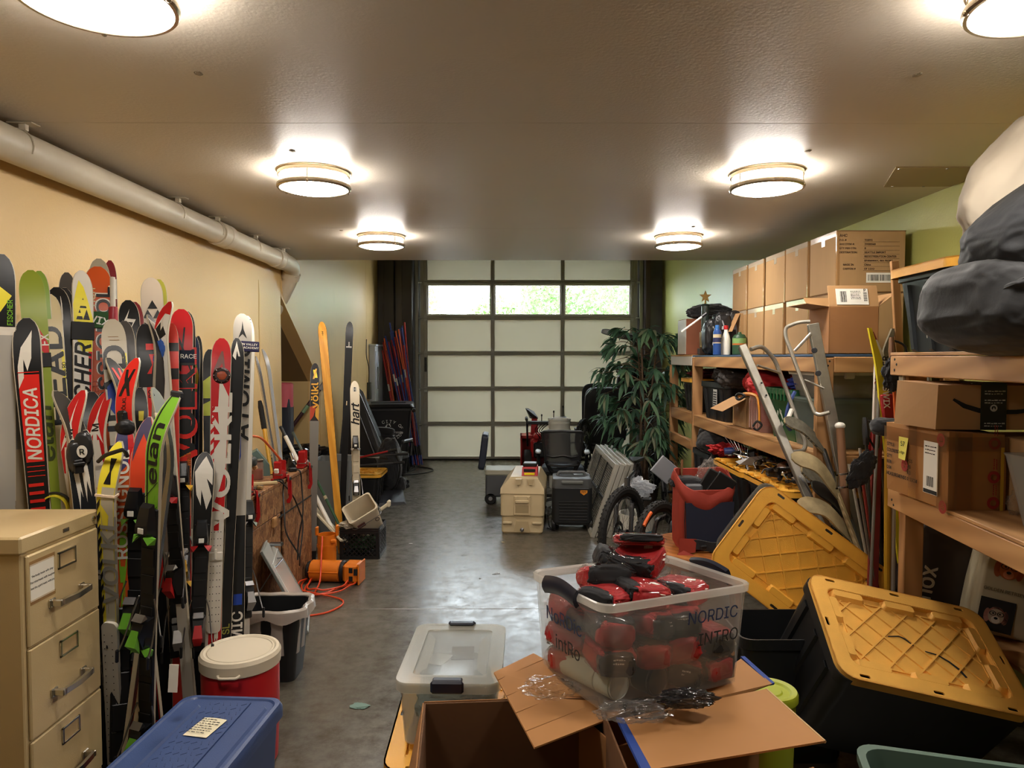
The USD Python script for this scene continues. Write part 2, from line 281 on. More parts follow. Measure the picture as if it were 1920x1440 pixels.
wl.part('paint_run', prism(curve([(6.25, 2.43), (6.275, 2.30), (6.262, 2.05), (6.27, 1.80), (6.255, 1.55), (6.245, 1.55), (6.25, 1.8), (6.24, 2.05), (6.245, 2.3)], 40, True)[:, :2], .002, fr((XL - .0005, 0, 0), (0, 1, 0), (0, 0, 1), (1, 0, 0))), mat('#c49a52', .5))
solo('wall_right', span((XR, YB, 0), (XR + .15, YD + .3, ZU), .004), M_GWALL, kind='structure', smooth=False)
solo('wall_back', span((XL - .2, YB - .12, 0), (XR + .2, YB, ZC + .2), .004), mat('#cdbb95', .6), kind='structure')
DX0, DX1, DZ = -1.51, 2.15, 3.63
wf = Th('wall_far', kind='structure')
CONC = mat('#6d6c69', .8, var=.15, vs=4, bump=.002, bs=30); COL = mat('#3d3a37', .6, var=.12, vs=5, bump=.001, bs=30)
wf.part('block_wall', join(span((XL - 1.1, YD, 0), (DX0 + .02, YD + .35, ZU), .004), span((DX1 - .02, YD, 0), (XR + .2, YD + .35, ZU), .004), span((DX0, YD, DZ - .05), (DX1, YD + .35, ZU), .004)), CONC, smooth=False)
for x0, x1, d, m in ((XL + .005, XL + .12, .1, mat('#56524c', .6)), (XL + .125, XL + .29, .2, COL), (XL + .3, XL + .42, .12, mat('#5b5751', .6)), (XL + .43, DX0 - .11, .24, COL)): wf.part('steel_column', span((x0, YD - d, 0), (x1, YD, ZU), .006), m)
wf.part('steel_column', span((DX1 + .12, YD - .16, 0), (DX1 + .2, YD, ZU), .006), mat('#4a3b36', .6))
# sectional overhead door: sections of framed panels, the second from the top glazed
d1 = Th('door_1', kind='structure', M=tr(0, YD - .035, 0))
PANEL = usdkit.material(stage, '/World/Looks/door_panel', {'p': ('principled_bsdf', {'base_color': lin('#c9c3ab'), 'roughness': .5}), 't': ('translucent_bsdf', {'color': lin('#d8d2b4')}), 'm': ('mix_closure', {'fac': .0115})}, [('p.BSDF', 'm.closure1'), ('t.BSDF', 'm.closure2')], surface='m.closure'); RAIL = mat('#9b9a8e', .5); HING = mat('#a5a59e', .45, .4)
zr = [.02, .617, 1.214, 1.811, 2.408, 3.005, 3.60]; xc = [DX0 + .06, -.27, .905, DX1 - .06]; xc = [DX0 + .09, -.29, .89, DX1 - .09]
PANE = usdkit.material(stage, '/World/Looks/pane', {'t': ('transparent_bsdf', {'color': (.96, .98, .97)}), 'g': ('glossy_bsdf', {'roughness': .02}), 'm': ('mix_closure', {'fac': .05})}, [ ('t.BSDF', 'm.closure1'), ('g.BSDF', 'm.closure2')], surface='m.closure')
for i in range(6):
    z0, z1 = zr[i], zr[i + 1]; sec = d1.part('section_rail', join(span((DX0, -.025, z0), (DX1, .03, z0 + .035)), span((DX0, -.025, z1 - .035), (DX1, .03, z1)), *[span((DX0, -.02, z - .011), (DX1, -.028, z + .011), .002) for z in (z0 + .016, z1 - .018)]), RAIL)
    for j in range(3):
        a, b = xc[j] + .03, xc[j + 1] - .03
        if i == 4:
            d1.part('window_frame', join(span((a, -.02, z0 + .035), (b, .02, z0 + .06)), span((a, -.02, z1 - .06), (b, .02, z1 - .035)), span((a, -.02, z0 + .06), (a + .02, .02, z1 - .06)), span((b - .02, -.02, z0 + .06), (b, .02, z1 - .06))), mat('#d6d4cc', .4))
            d1.part('window_pane', span((a + .02, -.003, z0 + .06), (b - .02, .003, z1 - .06), 0), PANE)
        else:
            d1.part('panel', (V((a, 0, z0 + .03), (b, 0, z0 + .03), (b, 0, z1 - .03), (a, 0, z1 - .03)), np.array([(0, 1, 2), (0, 2, 3)])), PANEL)
    for x in xc: d1.part('stile', join(span((x - .031, -.028, z0 + .033), (x + .031, .02, z1 - .033)), span((x - .024, -.034, z0 + .05), (x - .012, -.028, z1 - .05), .002), span((x + .012, -.034, z0 + .05), (x + .024, -.028, z1 - .05), .002)), RAIL)
    for x in xc:
        d1.part('hinge', join(prism([(-.02, -.05), (.02, -.05), (.026, 0), (.02, .05), (.008, .075), (-.008, .075), (-.02, .05), (-.026, 0)], .006, fr((x, -.035, z1 - .005), (1, 0, 0), (0, 0, 1), (0, 1, 0))), cyl((x - .03, -.042, z1 - .004), (x + .03, -.042, z1 - .004), .008, n=8)), HING)
[d1.part('end_stile', span((a, -.027, .02), (b, .02, zr[-1]), .003), RAIL) for a, b in ((DX0, DX0 + .062), (DX1 - .062, DX1))]
d1.part('bottom_seal', span((DX0, -.02, 0), (DX1, .02, .025), .006), RUBBER)
for x, s in ((DX0 - .05, 1), (DX1 + .05, -1)):
    d1.part('track', join(span((x - .025, -.1, .05), (x + .025, -.094, 3.7), .001), span((x - .025, -.1, .05), (x - .021, -.04, 3.7), .001), span((x + .021, -.1, .05), (x + .025, -.04, 3.7), .001)), RAIL)
    for z in zr[1:-1]: d1.part('roller', cyl((x, -.07, z - .01), (x + s * .08, -.07, z - .01), .014, n=10), HING)
d1.part('pull_handle', join(span((xc[0] - .02, -.05, 1.5), (xc[0] + .02, -.04, 1.74), .004), tube(bent([(xc[0], -.05, 1.52), (xc[0], -.09, 1.53), (xc[0], -.09, 1.71), (xc[0], -.05, 1.72)], .02), .008)), BLACK)
d1.part('slide_latch', span((xc[0] - .03, -.05, 1.15), (xc[0] + .03, -.028, 1.2), .004), HING)
# ceiling lights: six nickel drum lights in two rows
EMIT = usdkit.material(stage, '/World/Looks/lamp_glow', {'e': ('emission', {'color': (1.0, .93, .85), 'strength': LAMP})}, surface='e.emission')
cl = None
def R_(r, z): return (r, z)
LX = (-1.056, 1.388)
for k, (yy, wh) in enumerate(((3.84, 'middle'), (5.83, 'farthest'), (1.84, 'nearest'))):
    for j, x in enumerate(LX):
        lab = f"brushed nickel round drum ceiling light, {wh} one of the {'left' if j == 0 else 'right'} row"
        Mx = tr(x, yy, ZC) @ rot('z', 35 + 50 * j + 40 * k)
        if cl is None:
            cl = Th('ceiling_light', lab, 'light', Mx, 'round ceiling lights')
            cl.part('mounting_plate', lathe([(0, 0), (.196, 0), (.196, -.004), (.190, -.008), (.190, -.026), (.183, -.028), (.178, -.02), (0, -.02)], 48), NICKEL)
            cl.part('diffuser', lathe([(.176, -.02), (.176, -.083), (.172, -.092), (.15, -.1), (.1, -.107), (.05, -.11), (0, -.111), ], 48), EMIT)
            cl.part('lower_ring', lathe([(.180, -.070), (.192, -.070), (.195, -.076), (.195, -.088), (.190, -.094), (.181, -.094), (.177, -.086)], 48, close=True), NICKEL)
            for a in (0, 120, 240):
                c, s = math.cos(math.radians(a)), math.sin(math.radians(a))
                cl.part('post', cyl((.187 * c, .187 * s, -.012), (.187 * c, .187 * s, -.08), .0035, n=8), NICKEL); cl.part('finial', xf(ico(2), tr(.192 * c, .192 * s, -.09) @ sc(.008, .008, .008)), NICKEL)
        else: dup(cl, Mx, lab)
# drain pipe under the ceiling on the left
PVC = mat('#cfc4ae', .45, var=.05, vs=2, bump=.0005, bs=60); PX, PZ = -2.11, 2.638
pp = Th('drain_pipe', 'fat white painted drain pipe hung under the ceiling along the yellow wall', 'pipe')
pp.part('pipe', tube([(PX, YB + .02, PZ + .02), (PX, 6.6, PZ)], .075, 28), PVC)
for y in (5.2, 6.45): pp.part('coupling', join(lathe([(.075, -.11), (.086, -.11), (.088, -.10), (.088, -.02), (.083, -.012), (.083, .012), (.088, .02), (.088, .10), (.086, .11), (.075, .11)], 28, orient((PX, y, PZ + .003), (PX, y + .1, PZ + .003)))), PVC)
a = np.linspace(0, 1, 10)
pp.part('elbow', tube(curve([(PX, 6.55, PZ), (PX, 6.78, PZ - .005), (PX - .015, 6.9, PZ - .04), (PX - .05, 6.95, PZ - .12), (PX - .12, 6.99, PZ - .24), (PX - .2, 7.04, PZ - .36), (PX - .34, 7.1, PZ - .55)], 26), .078, 24), PVC)
pp.part('elbow_collar', lathe([(.078, -.03), (.089, -.03), (.089, .03), (.078, .03)], 28, orient((PX - .035, 6.935, PZ - .09), (PX - .07, 6.965, PZ - .165))), PVC)
for y in (3.05, 4.45, 5.05, 5.8, 6.5):
    pp.part('hanger_strap', join(tube([(PX + .078 * math.cos(t), y, PZ + .008 + .078 * math.sin(t)) for t in np.linspace(-.4, PI + .4, 18)], .004, 6), span((PX + .02, y - .012, PZ + .075), (PX + .05, y + .012, ZC - .001), .002), span((PX - .02, y - .03, ZC - .006), (PX + .09, y + .03, ZC - .001), .002)), PVC)
# electrical cabinet, cable and outlet on the far end of the left wall
eb = Th('electrical_cabinet', 'tall pale grey electrical cabinet on the wall behind the wheeled bin', 'cabinet', tr(XL + .002, 11.42, 1.34))
eb.part('body', span((0, -.3, -.58), (.09, .3, .58)), mat('#c9d0dc', .45)); dr = eb.part('door', span((.09, -.27, -.55), (.105, .27, .5)), mat('#cdd4e0', .4)); eb.part('top_trim', span((0, -.32, .58), (.11, .32, .61)), mat('#c9d0dc', .4)); eb.part('handle', span((.105, -.2, -.1), (.12, -.17, .25)), GREY, under=dr)
ot = Th('wall_outlet', 'small black outlet box with a cable running up the yellow wall', 'outlet', tr(XL, 10.98, 1.22)); ot.part('box', span((0, -.05, -.13), (.05, .05, .13)), mat('#4a4c40', .5)); ot.part('cable', tube(curve([(.02, 0, .13), (.03, -.04, .35), (.01, -.12, .55), (.01, -.1, .8)], 20), .006), DARK)
# outdoors beyond the door: ground and trees
solo('outdoor_ground', span((-60, YD + .4, -.4), (60, 90, -.15), 0), mat('#8d8a80', .9, var=.1, vs=.5), kind='structure')
BARK = mat('#6b5a45', .9, var=.2, vs=8, bump=.01, bs=12)
def leafmat(c):
    L = lin(c); k = ('leaf', c)
    if k not in _mats: _mats[k] = usdkit.material(stage, f'/World/Looks/m{len(_mats)}', {'p': ('principled_bsdf', {'base_color': L, 'roughness': .5}), 't': ('translucent_bsdf', {'color': L * 1.3}), 'm': ('mix_closure', {'fac': .35})}, [('p.BSDF', 'm.closure1'), ('t.BSDF', 'm.closure2')], surface='m.closure')
    return _mats[k]
for k, (x, y, h, r, c, lab) in enumerate(((-6.5, 32, 8.2, 3.6, '#86a564', 'green leafy tree outside the left window of the overhead door'), (3.2, 40, 8.6, 3.0, '#7fa86a', 'green leafy tree outside the middle window of the overhead door'), (7.6, 33, 9.5, 3.4, '#74a563', 'dense green tree outside the right window of the overhead door'), (-.5, 46, 6.0, 2.6, '#8ead74', 'low pale tree outside between the left and middle door windows'))):
    rg = np.random.default_rng(k); t = Th('tree', lab, 'tree', tr(x, y, -.15), 'trees beyond the door')
    t.part('trunk', tube(curve([(0, 0, 0), (.1, .05, h * .3), (-.05, 0, h * .6), (0, 0, h * .9)], 12), np.linspace(.22, .04, 12), 10), BARK)
    for q in range(6): an = q * 1.05; t.part('branch', tube(curve([(0, 0, h * (.25 + .08 * q)), (r * .35 * math.cos(an), r * .35 * math.sin(an), h * (.4 + .08 * q)), (r * .75 * math.cos(an), r * .75 * math.sin(an), h * (.5 + .07 * q))], 8), np.linspace(.09, .02, 8), 6), BARK)
    n = 9000; d = rg.normal(size=(n, 3)); d /= np.linalg.norm(d, axis=1)[:, None]; rr = rg.uniform(.45, 1, n) ** .5; P0 = d * rr[:, None] * V(r, r, h * .42) * (1 + .5 * (meshkit.fbm(d * 2.2 + k * 9, 3, k) - .5))[:, None] + V(0, 0, h * .58)
    a, b = rg.normal(size=(n, 3)), rg.normal(size=(n, 3)); a /= np.linalg.norm(a, axis=1)[:, None]; b = np.cross(a, b); b /= np.linalg.norm(b, axis=1)[:, None]; s = rg.uniform(.10, .2, n)[:, None]
    vv = np.stack([P0 - a * s, P0 + b * s * .5, P0 + a * s, P0 - b * s * .5], 1).reshape(-1, 3); t.part('foliage', (vv, quads(np.arange(4 * n).reshape(-1, 4))), leafmat(c), smooth=False, kind='stuff')
# ------------------------------------------------------------------ skis: stood on their tails against the left wall
EDGEM = mat('#b8ad97', .4); CORE = mat('#1a1a1b', .4)
def G(c, r=.42): return mat(c, r, spec=.35)
class Ski:
    def __init__(s, label, tip, low, Zt, Zl, wpx, base, decals=(), curl=.05, tw=0, ct=.22, side=EDGEM, top=CORE, name='ski', L=None, waist=.68, th=.016, sq=2.2, group='skis stood along the left wall', cat='ski', sag=0):
        Pt = at(*tip, Zt); Zmin = 2.54 if low[0] < 240 and Zt < 4 else 0
        for q in range(40):                   # keep the tail behind the filing cabinet
            Pl = at(*low, Zl); d = nrm(Pt - Pl)
            if (Pt - d * Pt[2] / d[2])[1] >= Zmin: break
            Zl += .01
        mid = Pt - d * .5; n = V(0, 0, EYE) - mid; n = nrm(n - d * (n @ d)); c, q = math.cos(math.radians(tw)), math.sin(math.radians(tw))
        n = n * c + np.cross(d, n) * q; y = -n; x = np.cross(y, d)
        if abs(tw) < 60: Pt = Pt - y * curl * .9; d = nrm(Pt - Pl); y = nrm(y - d * (y @ d)); x = np.cross(y, d)
        s.L = L or (Pt[2] - .012) / d[2]; Pb = Pt - d * s.L; s.k = 0; s.w = wpx * Zt / FPX / 2 * .82; s.curl, s.ct, s.th, s.waist, s.sq = curl, ct, th, waist, sq
        s.t = Th(name, label, cat, fr(Pb, x, y, d), group)
        st = np.r_[np.linspace(0, s.L - ct - .12, 9)[:-1], np.linspace(s.L - ct - .12, s.L - .002, 22)]
        H_ = np.array([s.hw(z) for z in st]); C = np.array([s.cv(z) for z in st]); n_ = len(st)
        rings = [[(-h, c - th / 2, z), (h, c - th / 2, z), (h, c + th / 2 * k, z), (-h, c + th / 2 * k, z)] for h, c, z, k in zip(H_, C, st, np.clip((s.L - st) / .3, .1, 1))]
        s.t.part('core', loft(rings), side, smooth=20); s.band(0, s.L - .003, -1, 1, base, .0006, 'base', fill=.93)
        s.t.part('topsheet', loft([[(-h * .93, c + th / 2 * k + .0002, z), (h * .93, c + th / 2 * k + .0002, z), (h * .93, c + th / 2 * k + .0012, z), (-h * .93, c + th / 2 * k + .0012, z)] for h, c, z, k in zip(H_, C, st, np.clip((s.L - st) / .3, .1, 1))]), top, smooth=20)
        for q in decals: s.decal(*q)
    def hw(s, z):
        t = z / s.L; w = s.w * np.interp(t, [0, .03, .2, .45, .7, .9, 1], [.72, .88, .80, s.waist, s.waist + .12, .97, 1])
        e = z - (s.L - max(.11, 1.7 * s.w))
        if e > 0: w *= max(0, 1 - (e / max(.11, 1.7 * s.w)) ** s.sq) ** .5
        return w
    def cv(s, z): e = max(0, z - (s.L - s.ct)) / s.ct; return s.curl * e * e
    def P(s, u, d, off, fill=.93):            # u across -1..1, d metres from the tip
        z = s.L - d; return np.array([u * s.hw(z) * fill, s.cv(z) - s.th / 2 - off, z])
    def band(s, d0, d1, u0, u1, m, off=.0012, name='stripe', fill=.93):
        off += s.k * .0002; d = np.linspace(d0, min(d1, s.L - .003), max(2, int(abs(d1 - d0) / .02) + 1)) if d0 < s.ct + .12 else np.linspace(d0, min(d1, s.L - .003), max(2, int(abs(d1 - d0) / .2) + 1))
        if d0 < .003: d = np.r_[.003, d[1:]]
        v = np.array([s.P(u, k, off, fill) for k in d for u in (u0, u1)]); n = len(d)
        f = [(2 * i, 2 * i + 1, 2 * i + 3, 2 * i + 2) for i in range(n - 1)]
        s.t.part(name, (v, quads(f)[:, ::-1]), m, smooth=False if n < 4 else True)
    def poly(s, pts, m, off=.0016, name='graphic'):
        off += s.k * .0002; g = pts if hasattr(pts, 'area') else sg.Polygon(pts); g = g.buffer(0); vs, fs, n = [], [], 0
        a, b = g.bounds[1], g.bounds[3]; k = max(1, int((b - a) / .025)) if a < s.ct + .05 else 1
        for i in range(k):
            v, f = tri(g.intersection(sg.box(-2, a + (b - a) * i / k, 2, a + (b - a) * (i + 1) / k)))
            if len(v): vs.append(v); fs.append(f + n); n += len(v)
        if not n: return
        v, f = np.vstack(vs), np.vstack(fs); s.t.part(name, (np.array([s.P(*q, off) for q in v]), f), m, smooth=False)
    def text(s, t, d0, hgt, m, u=0, off=.002, bold=True, stretch=1.0, slant=0):  # reads upward; ends at d0 from the tip, hgt = letter height in metres
        off += s.k * .0002; v, f = text(t, hgt, 0, bold, mid=False); v = v.copy(); v[:, 0] = v[:, 0] * stretch + slant * v[:, 1]; Lx = v[:, 0].max()
        k = len(v) // 1; hm = (v[:, 1].max() + v[:, 1].min()) / 2
        w = np.array([[u * s.hw(s.L - (d0 + Lx - a)) - (b - hm), s.cv(s.L - (d0 + Lx - a)) - s.th / 2 - off, s.L - (d0 + Lx - a)] for a, b, _ in v])
        fr_ = f[np.ptp(v0z(t, bold)[f], axis=1) == 0]; fr_ = fr_[v0z(t, bold)[fr_[:, 0]] > .5]
        s.t.part('lettering', (w, fr_), m, smooth=False)
    def decal(s, kind, *a):
        s.k += 1
        getattr(s, kind)(*a[:-1], **a[-1]) if a and isinstance(a[-1], dict) else getattr(s, kind)(*a)
    def local(s, x, d, y=0): return V(x, s.cv(s.L - d) - s.th / 2 - y, s.L - d)
    def dfor(s, py):                         # distance from the tip of the point seen at height py
        lo, hi = 0, s.L
        for _ in range(30):
            m = (lo + hi) / 2; q = s.t.M @ np.r_[0, 0, s.L - m, 1]; q = q[:3] - V(0, 0, EYE); c, n = math.cos(PITCH), math.sin(PITCH)
            y = 720 - FPX * (q[2] * c + q[1] * n) / (q[1] * c - q[2] * n); lo, hi = (m, hi) if y < py else (lo, m)
        return lo
    def tape(s, d0, d1, m, name='tape', rag=0, seed=0):   # a strip wrapped round
        rg = np.random.default_rng(seed); z0, z1 = s.L - d1, s.L - d0; w = max(s.hw(z0), s.hw(z1)) + .003; c0, c1 = s.cv(z0), s.cv(z1); e = s.th / 2 + .006
        p = [[(-w, c0 - e, z0), (w, c0 - e, z0), (w, c0 + e, z0), (-w, c0 + e, z0)], [(-w, c1 - e, z1), (w, c1 - e, z1), (w, c1 + e, z1), (-w, c1 + e, z1)]]
        p = np.array(p); p += rg.uniform(-rag, rag, p.shape); s.t.part(name, loft(p), m, smooth=False)
    def binding(s, d, body, accent, st=0, plate=None, heel=None):
        """a toe piece, a heel piece, a brake and their plate, centred d metres below the tip"""
        t = s.t; B = lambda m, y=.012: xf(m, fr(s.local(0, d, y), (1, 0, 0), (0, -1, 0), (0, 0, -1)) @ rot('x', 0))
        # local frame here: x across, y out of the face, z towards the tail
        F = fr(s.local(0, d, 0), (-1, 0, 0), (0, -1, 0), (0, 0, 1)); pm = plate or BLACK
        t.part('binding_plate', xf(join(box(.062, .012, .56, (0, .006, 0), .004), *[box(.05, .004, .07, (0, .014, k), .002) for k in (-.22, -.12, 0, .1, .2)]), F), pm)
        toe = hull(np.vstack([ring(.062, .05, .015, 0) @ np.array([[1, 0, 0], [0, 0, 1], [0, 1, 0]]) * 1 + V(0, .012, .2), ring(.05, .035, .012, 0) @ np.array([[1, 0, 0], [0, 0, 1], [0, 1, 0]]) + V(0, .05, .215), [(-.018, .035, .29), (.018, .035, .29), (-.022, .014, .3), (.022, .014, .3)]]))
        tp = t.part('toe_piece', xf(toe, F), body); [t.part('toe_wing', xf(hull([(q * .04, .03, .16), (q * .03, .055, .165), (q * .012, .055, .19), (q * .012, .025, .19), (q * .045, .03, .185)]), F), accent, under=tp) for q in (-1, 1)]
        t.part('release_window', xf(box(.022, .004, .02, (0, .0525, .212), .001), F), WHITE, under=tp)
        hl = hull([(-.032, .012, -.12), (.032, .012, -.12), (-.03, .012, -.24), (.03, .012, -.24), (-.022, .055, -.13), (.022, .055, -.13), (-.018, .075, -.17), (.018, .075, -.17), (-.018, .05, -.23), (.018, .05, -.23)])
        hp = t.part('heel_piece', xf(hl, F), heel or body); t.part('heel_lever', xf(hull([(-.014, .07, -.15), (.014, .07, -.15), (-.02, .085, -.21), (.02, .085, -.21), (-.014, .06, -.24), (.014, .06, -.24), (-.02, .095, -.2), (.02, .095, -.2)]), F), accent, under=hp)
        t.part('toe_cup', xf(hull([(-.026, .04, -.115), (.026, .04, -.115), (-.02, .065, -.12), (.02, .065, -.12), (-.02, .045, -.1), (.02, .045, -.1)]), F), STEEL, under=hp)
        for sg_ in (-1, 1): t.part('brake_arm', xf(tube(bent([(sg_ * .03, .014, -.05), (sg_ * .045, .02, -.1), (sg_ * .055, .05, -.19), (sg_ * .06, .075, -.24)], .02), .0032, 6), F), STEEL); t.part('brake_pad', xf(box(.012, .012, .05, (sg_ * .062, .08, -.255), .004), F), BLACK)
_v0 = {}
def v0z(t, bold):
    k = (t, bold)
    if k not in _v0: _v0[k] = np.asarray(vf(meshkit.text_mesh(t, 1.0, 1.0, bold))[0])[:, 2]
    return _v0[k]
R1, R2, K, W, Y1, LG = G('#c01a1e'), G('#d8281f'), G('#161617'), G('#d9d3c6'), G('#e8d83a'), G('#78b02c')
OL, OLD, TAN, OR, SLV, NAVY, BLK2, GR = G('#87952a'), mat('#3c4416', .4), G('#c9b88e'), G('#c8521f'), G('#a9a69e'), G('#1c2a44'), G('#232325'), G('#6f6b64')
PINK, ORR = G('#e8463a'), G('#e04a2a'); BLU = G('#1d3c92')
TRI = lambda x, d, a, b: [(x, d), (x - a, d + b), (x + a, d + b)]
def star(d, a=.8, b=.09): return [(0, d), (.12, d + b * .5), (a, d + b * 1.1), (.22, d + b * .85), (.45, d + b * 1.8), (0, d + b * 1.15), (-.45, d + b * 1.8), (-.22, d + b * .85), (-a, d + b * 1.1), (-.12, d + b * .5)]
NLOGO = [(-.75, .17), (-.45, .08), (.1, .03), (.45, .0), (.35, .05), (.3, .13), (-.05, .19), (-.3, .135), (-.35, .22), (-.8, .27)]
def nlogo(d, k=1): return [(u, d + v * k) for u, v in NLOGO]
def vlogo(d, m, k=1, a=.7): return [('poly', [(-a, d), (-a * .5, d), (0, d + .05 * k), (a * .5, d), (a, d), (.12, d + .1 * k), (-.12, d + .1 * k)], m), ('poly', [(-a, d + .14 * k), (-a * .5, d + .14 * k), (0, d + .09 * k), (a * .5, d + .14 * k), (a, d + .14 * k), (.15, d + .045 * k), (-.15, d + .045 * k)], m)]
def fisch(d, a, m): return [('poly', TRI(0, d, a / 2, .045), m), ('poly', TRI(-a / 2, d + .05, a / 2, .045), m), ('poly', TRI(a / 2, d + .05, a / 2, .045), m)]
def chev(d, m, n=6): return [('poly', [(-.9, d + i * .06), (0, d - .045 + i * .06), (.9, d + i * .06), (.9, d + .028 + i * .06), (0, d - .017 + i * .06), (-.9, d + .028 + i * .06)], m) for i in range(n)]
def shards(d, n, m, seed): 
    rg = np.random.default_rng(seed); return [('poly', [(-1, d + i * .11), (rg.uniform(.2, 1), d + i * .11 - .05), (rg.uniform(-.2, .4), d + i * .11 + .0), (1, d + i * .11 + .03), (rg.uniform(-.4, .2), d + i * .11 + .055), (-1, d + i * .11 + .04)], m) for i in range(n)]
SK = {}
def ski(key, *a, **k): SK[key] = Ski(*a, **k); return SK[key]
# back row, left to right
ski('a', 'black tipped ski with a yellow diamond at the very left edge of the picture', (2, 476), (6, 700), 2.62, 2.5, 54, K, [('poly', [(-.2, .12), (.75, .155), (-.2, .22)], Y1), ('text', 'FISCHER', .17, .016, LG, {'u': .55}), ('band', .27, .33, -1, 1, W), ('band', .3, 1.5, -1, 1, SLV)], curl=.03)
ski('b', 'black and dotted grey ski just left of the red and black one', (14, 600), (48, 940), 2.72, 2.50, 56, SLV, [('band', 0, .24, -1, 1, K), ('band', .24, .5, -.6, .9, GR), ('poly', nlogo(.07, .5), W), ('band', .5, 1.5, -1, 1, G('#8d7f68')), ('band', .4, 1.5, .3, .5, K)], curl=.06)
s = ski('c', 'black ski with white lettering on a long red panel, in the left front', (50, 597), (74, 945), 2.66, 2.42, 56, K, [('poly', nlogo(.05, .8), W), ('band', .215, .54, -.8, .8, R2), ('text', 'NORDICA', .265, .042, W, {'slant': .15}), *[('band', .555 + i * .018, .558 + i * .018, -.8, .8, R2) for i in range(3)], *[('band', .62 + i * .03, .632 + i * .03, -.8, .6, R2) for i in range(4)], ('band', .205, .208, -.8, .8, R2)], curl=.06, tw=-8)
ski('d', 'tall olive green ski with dark lettering, strapped to its twin', (57, 507), (92, 905), 2.84, 2.72, 50, OL, [('poly', [(.2, .24), (1, .31), (1, .37), (.3, .33)], R1), ('text', 'FX', .27, .028, W, {'u': .62}), ('text', 'elan', .55, .055, OLD, {'slant': .2, 'stretch': 1.5})], curl=.05, side=G('#8a9a3a'))
ski('d2', 'lighter green ski mostly hidden behind the olive one', (73, 508), (104, 905), 2.93, 2.82, 36, G('#7f9c34'), curl=.04)
SK['d'].tape(.345, .40, BLACKM, 'strap')
ski('e', 'beige ski with huge black lettering and a yellow stripe beside the olive pair', (92, 552), (122, 905), 2.94, 2.8, 44, TAN, [('text', 'HEAD', .15, .07, K, {'stretch': 1.6, 'u': -.12}), ('band', .25, .5, .72, 1, Y1), ('text', '1.56 RD', .3, .014, K, {'u': .82})], curl=.05)
ski('f', 'black ski with a white crescent behind the beige one', (106, 539), (137, 905), 3.04, 2.94, 50, K, [('poly', sg.Point(0.3, .10).buffer(.055).difference(sg.Point(.2, .115).buffer(.05)), W)], curl=.06)
ski('f2', 'plain black ski tip leaning just behind the crescent ski', (121, 540), (142, 905), 3.12, 3.02, 36, BLK2, curl=.05)
ski('g', 'dark grey ski with a scuffed bent tip left of the yellow one', (125, 514), (142, 905), 3.2, 3.1, 34, G('#4a4744', .25), curl=.11)
s = ski('h', 'yellow and white ski with a black three-triangle mark and black lettering', (152, 508), (153, 905), 3.06, 2.92, 42, W, [('poly', [(-.4, .05), (-1, .16), (-.9, .28), (-.1, .36), (1, .36), (1, .22), (.1, .08)], Y1), *fisch(.13, .7, K), ('text', 'FISCHER', .32, .058, K, {'slant': .25, 'stretch': 1.15}), ('poly', [(.6, .36), (1, .36), (1, .62), (.8, .52)], R1), ('band', .36, 1.2, .88, 1, Y1)], curl=.06, tw=8)
s.tape(.235, .31, BLACKM, 'strap'); s.text('RADICAL', .2, .012, W, off=.018) if 0 else None
s = ski('i', 'orange ski with large white-edged black lettering and a green strap', (183, 500), (196, 905), 3.30, 3.1, 56, OR, [('text', 'ROSSIGNOL', .105, .062, W, {'u': .32, 'stretch': 1.28, 'off': .0018}), ('text', 'ROSSIGNOL', .112, .052, K, {'u': .32, 'stretch': 1.5, 'off': .0026}), ('text', 'HOH', .12, .03, TAN, {'u': -.5}), ('text', 'OVERSPEED', .55, .026, G('#a83d14'), {'u': -.5, 'stretch': 1.2})], curl=.06)
s.tape(.235, .31, mat('#2f5a2c', .8), 'strap', .004, 3); s.t.part('lettering', text('SWIX', .034, .001, True, T=face(s.local(-.02, .27, .008), (1, 0, -.25), (.25, 0, 1))), WHITE)
ski('i2', 'pale grey ski tip rising highest behind the orange ski', (185, 485), (205, 905), 3.42, 3.32, 42, G('#a59c86'), curl=.05)
ski('i3', 'dark red ski tip just right of the highest pale one', (206, 488), (219, 905), 3.5, 3.4, 26, G('#7c1f22'), [('band', .1, .2, -1, 1, W)], curl=.04)
ski('j', 'black ski with a white lightning S mark near the tip', (240, 563), (262, 905), 3.40, 3.25, 44, K, [('poly', [(.1, .05), (-.55, .115), (.35, .12), (-.2, .18), (.65, .105), (-.2, .1)], W), ('poly', [(-.2, .21), (.95, .34), (.95, .9), (-.95, .9), (-.95, .14)], TAN), ('text', 'SALOMON', .26, .05, R1, {'u': -.4, 'bold': True})] , curl=.05)
ski('j2', 'dark red rounded ski tip behind the lightning mark ski', (252, 566), (270, 905), 3.5, 3.4, 36, G('#7d2226'), curl=.04)
s = ski('k', 'silver ski with thick black lettering and a yellow side stripe', (211, 599), (232, 905), 2.98, 2.82, 50, G('#b9af9a'), [('text', 'HEAD', .125, .078, K, {'stretch': 1.55, 'u': -.06}), ('band', .16, .42, .62, 1, Y1), ('text', '165 RD', .2, .014, K, {'u': .8}), ('band', .085, .088, -.5, .4, G('#8a6a4a')), ('band', .10, .103, -.4, .45, G('#8a6a4a')), ('poly', [(-.9, .30), (-.2, .27), (.2, .33), (-.3, .42), (-.9, .38)], BLU)], curl=.05)
ski('k2', 'grey black ski tip just behind the silver lettered one', (233, 602), (250, 905), 3.12, 3.0, 40, G('#45403c'), curl=.05)
ski('l', 'white grey ski with a large black triangle mark near the centre of the rack', (283, 521), (303, 890), 3.65, 3.5, 46, G('#cbbba6'), [*fisch(.13, .95, K), ('poly', [(-1, .24), (1, .31), (1, .36), (-1, .29)], K)], curl=.06)
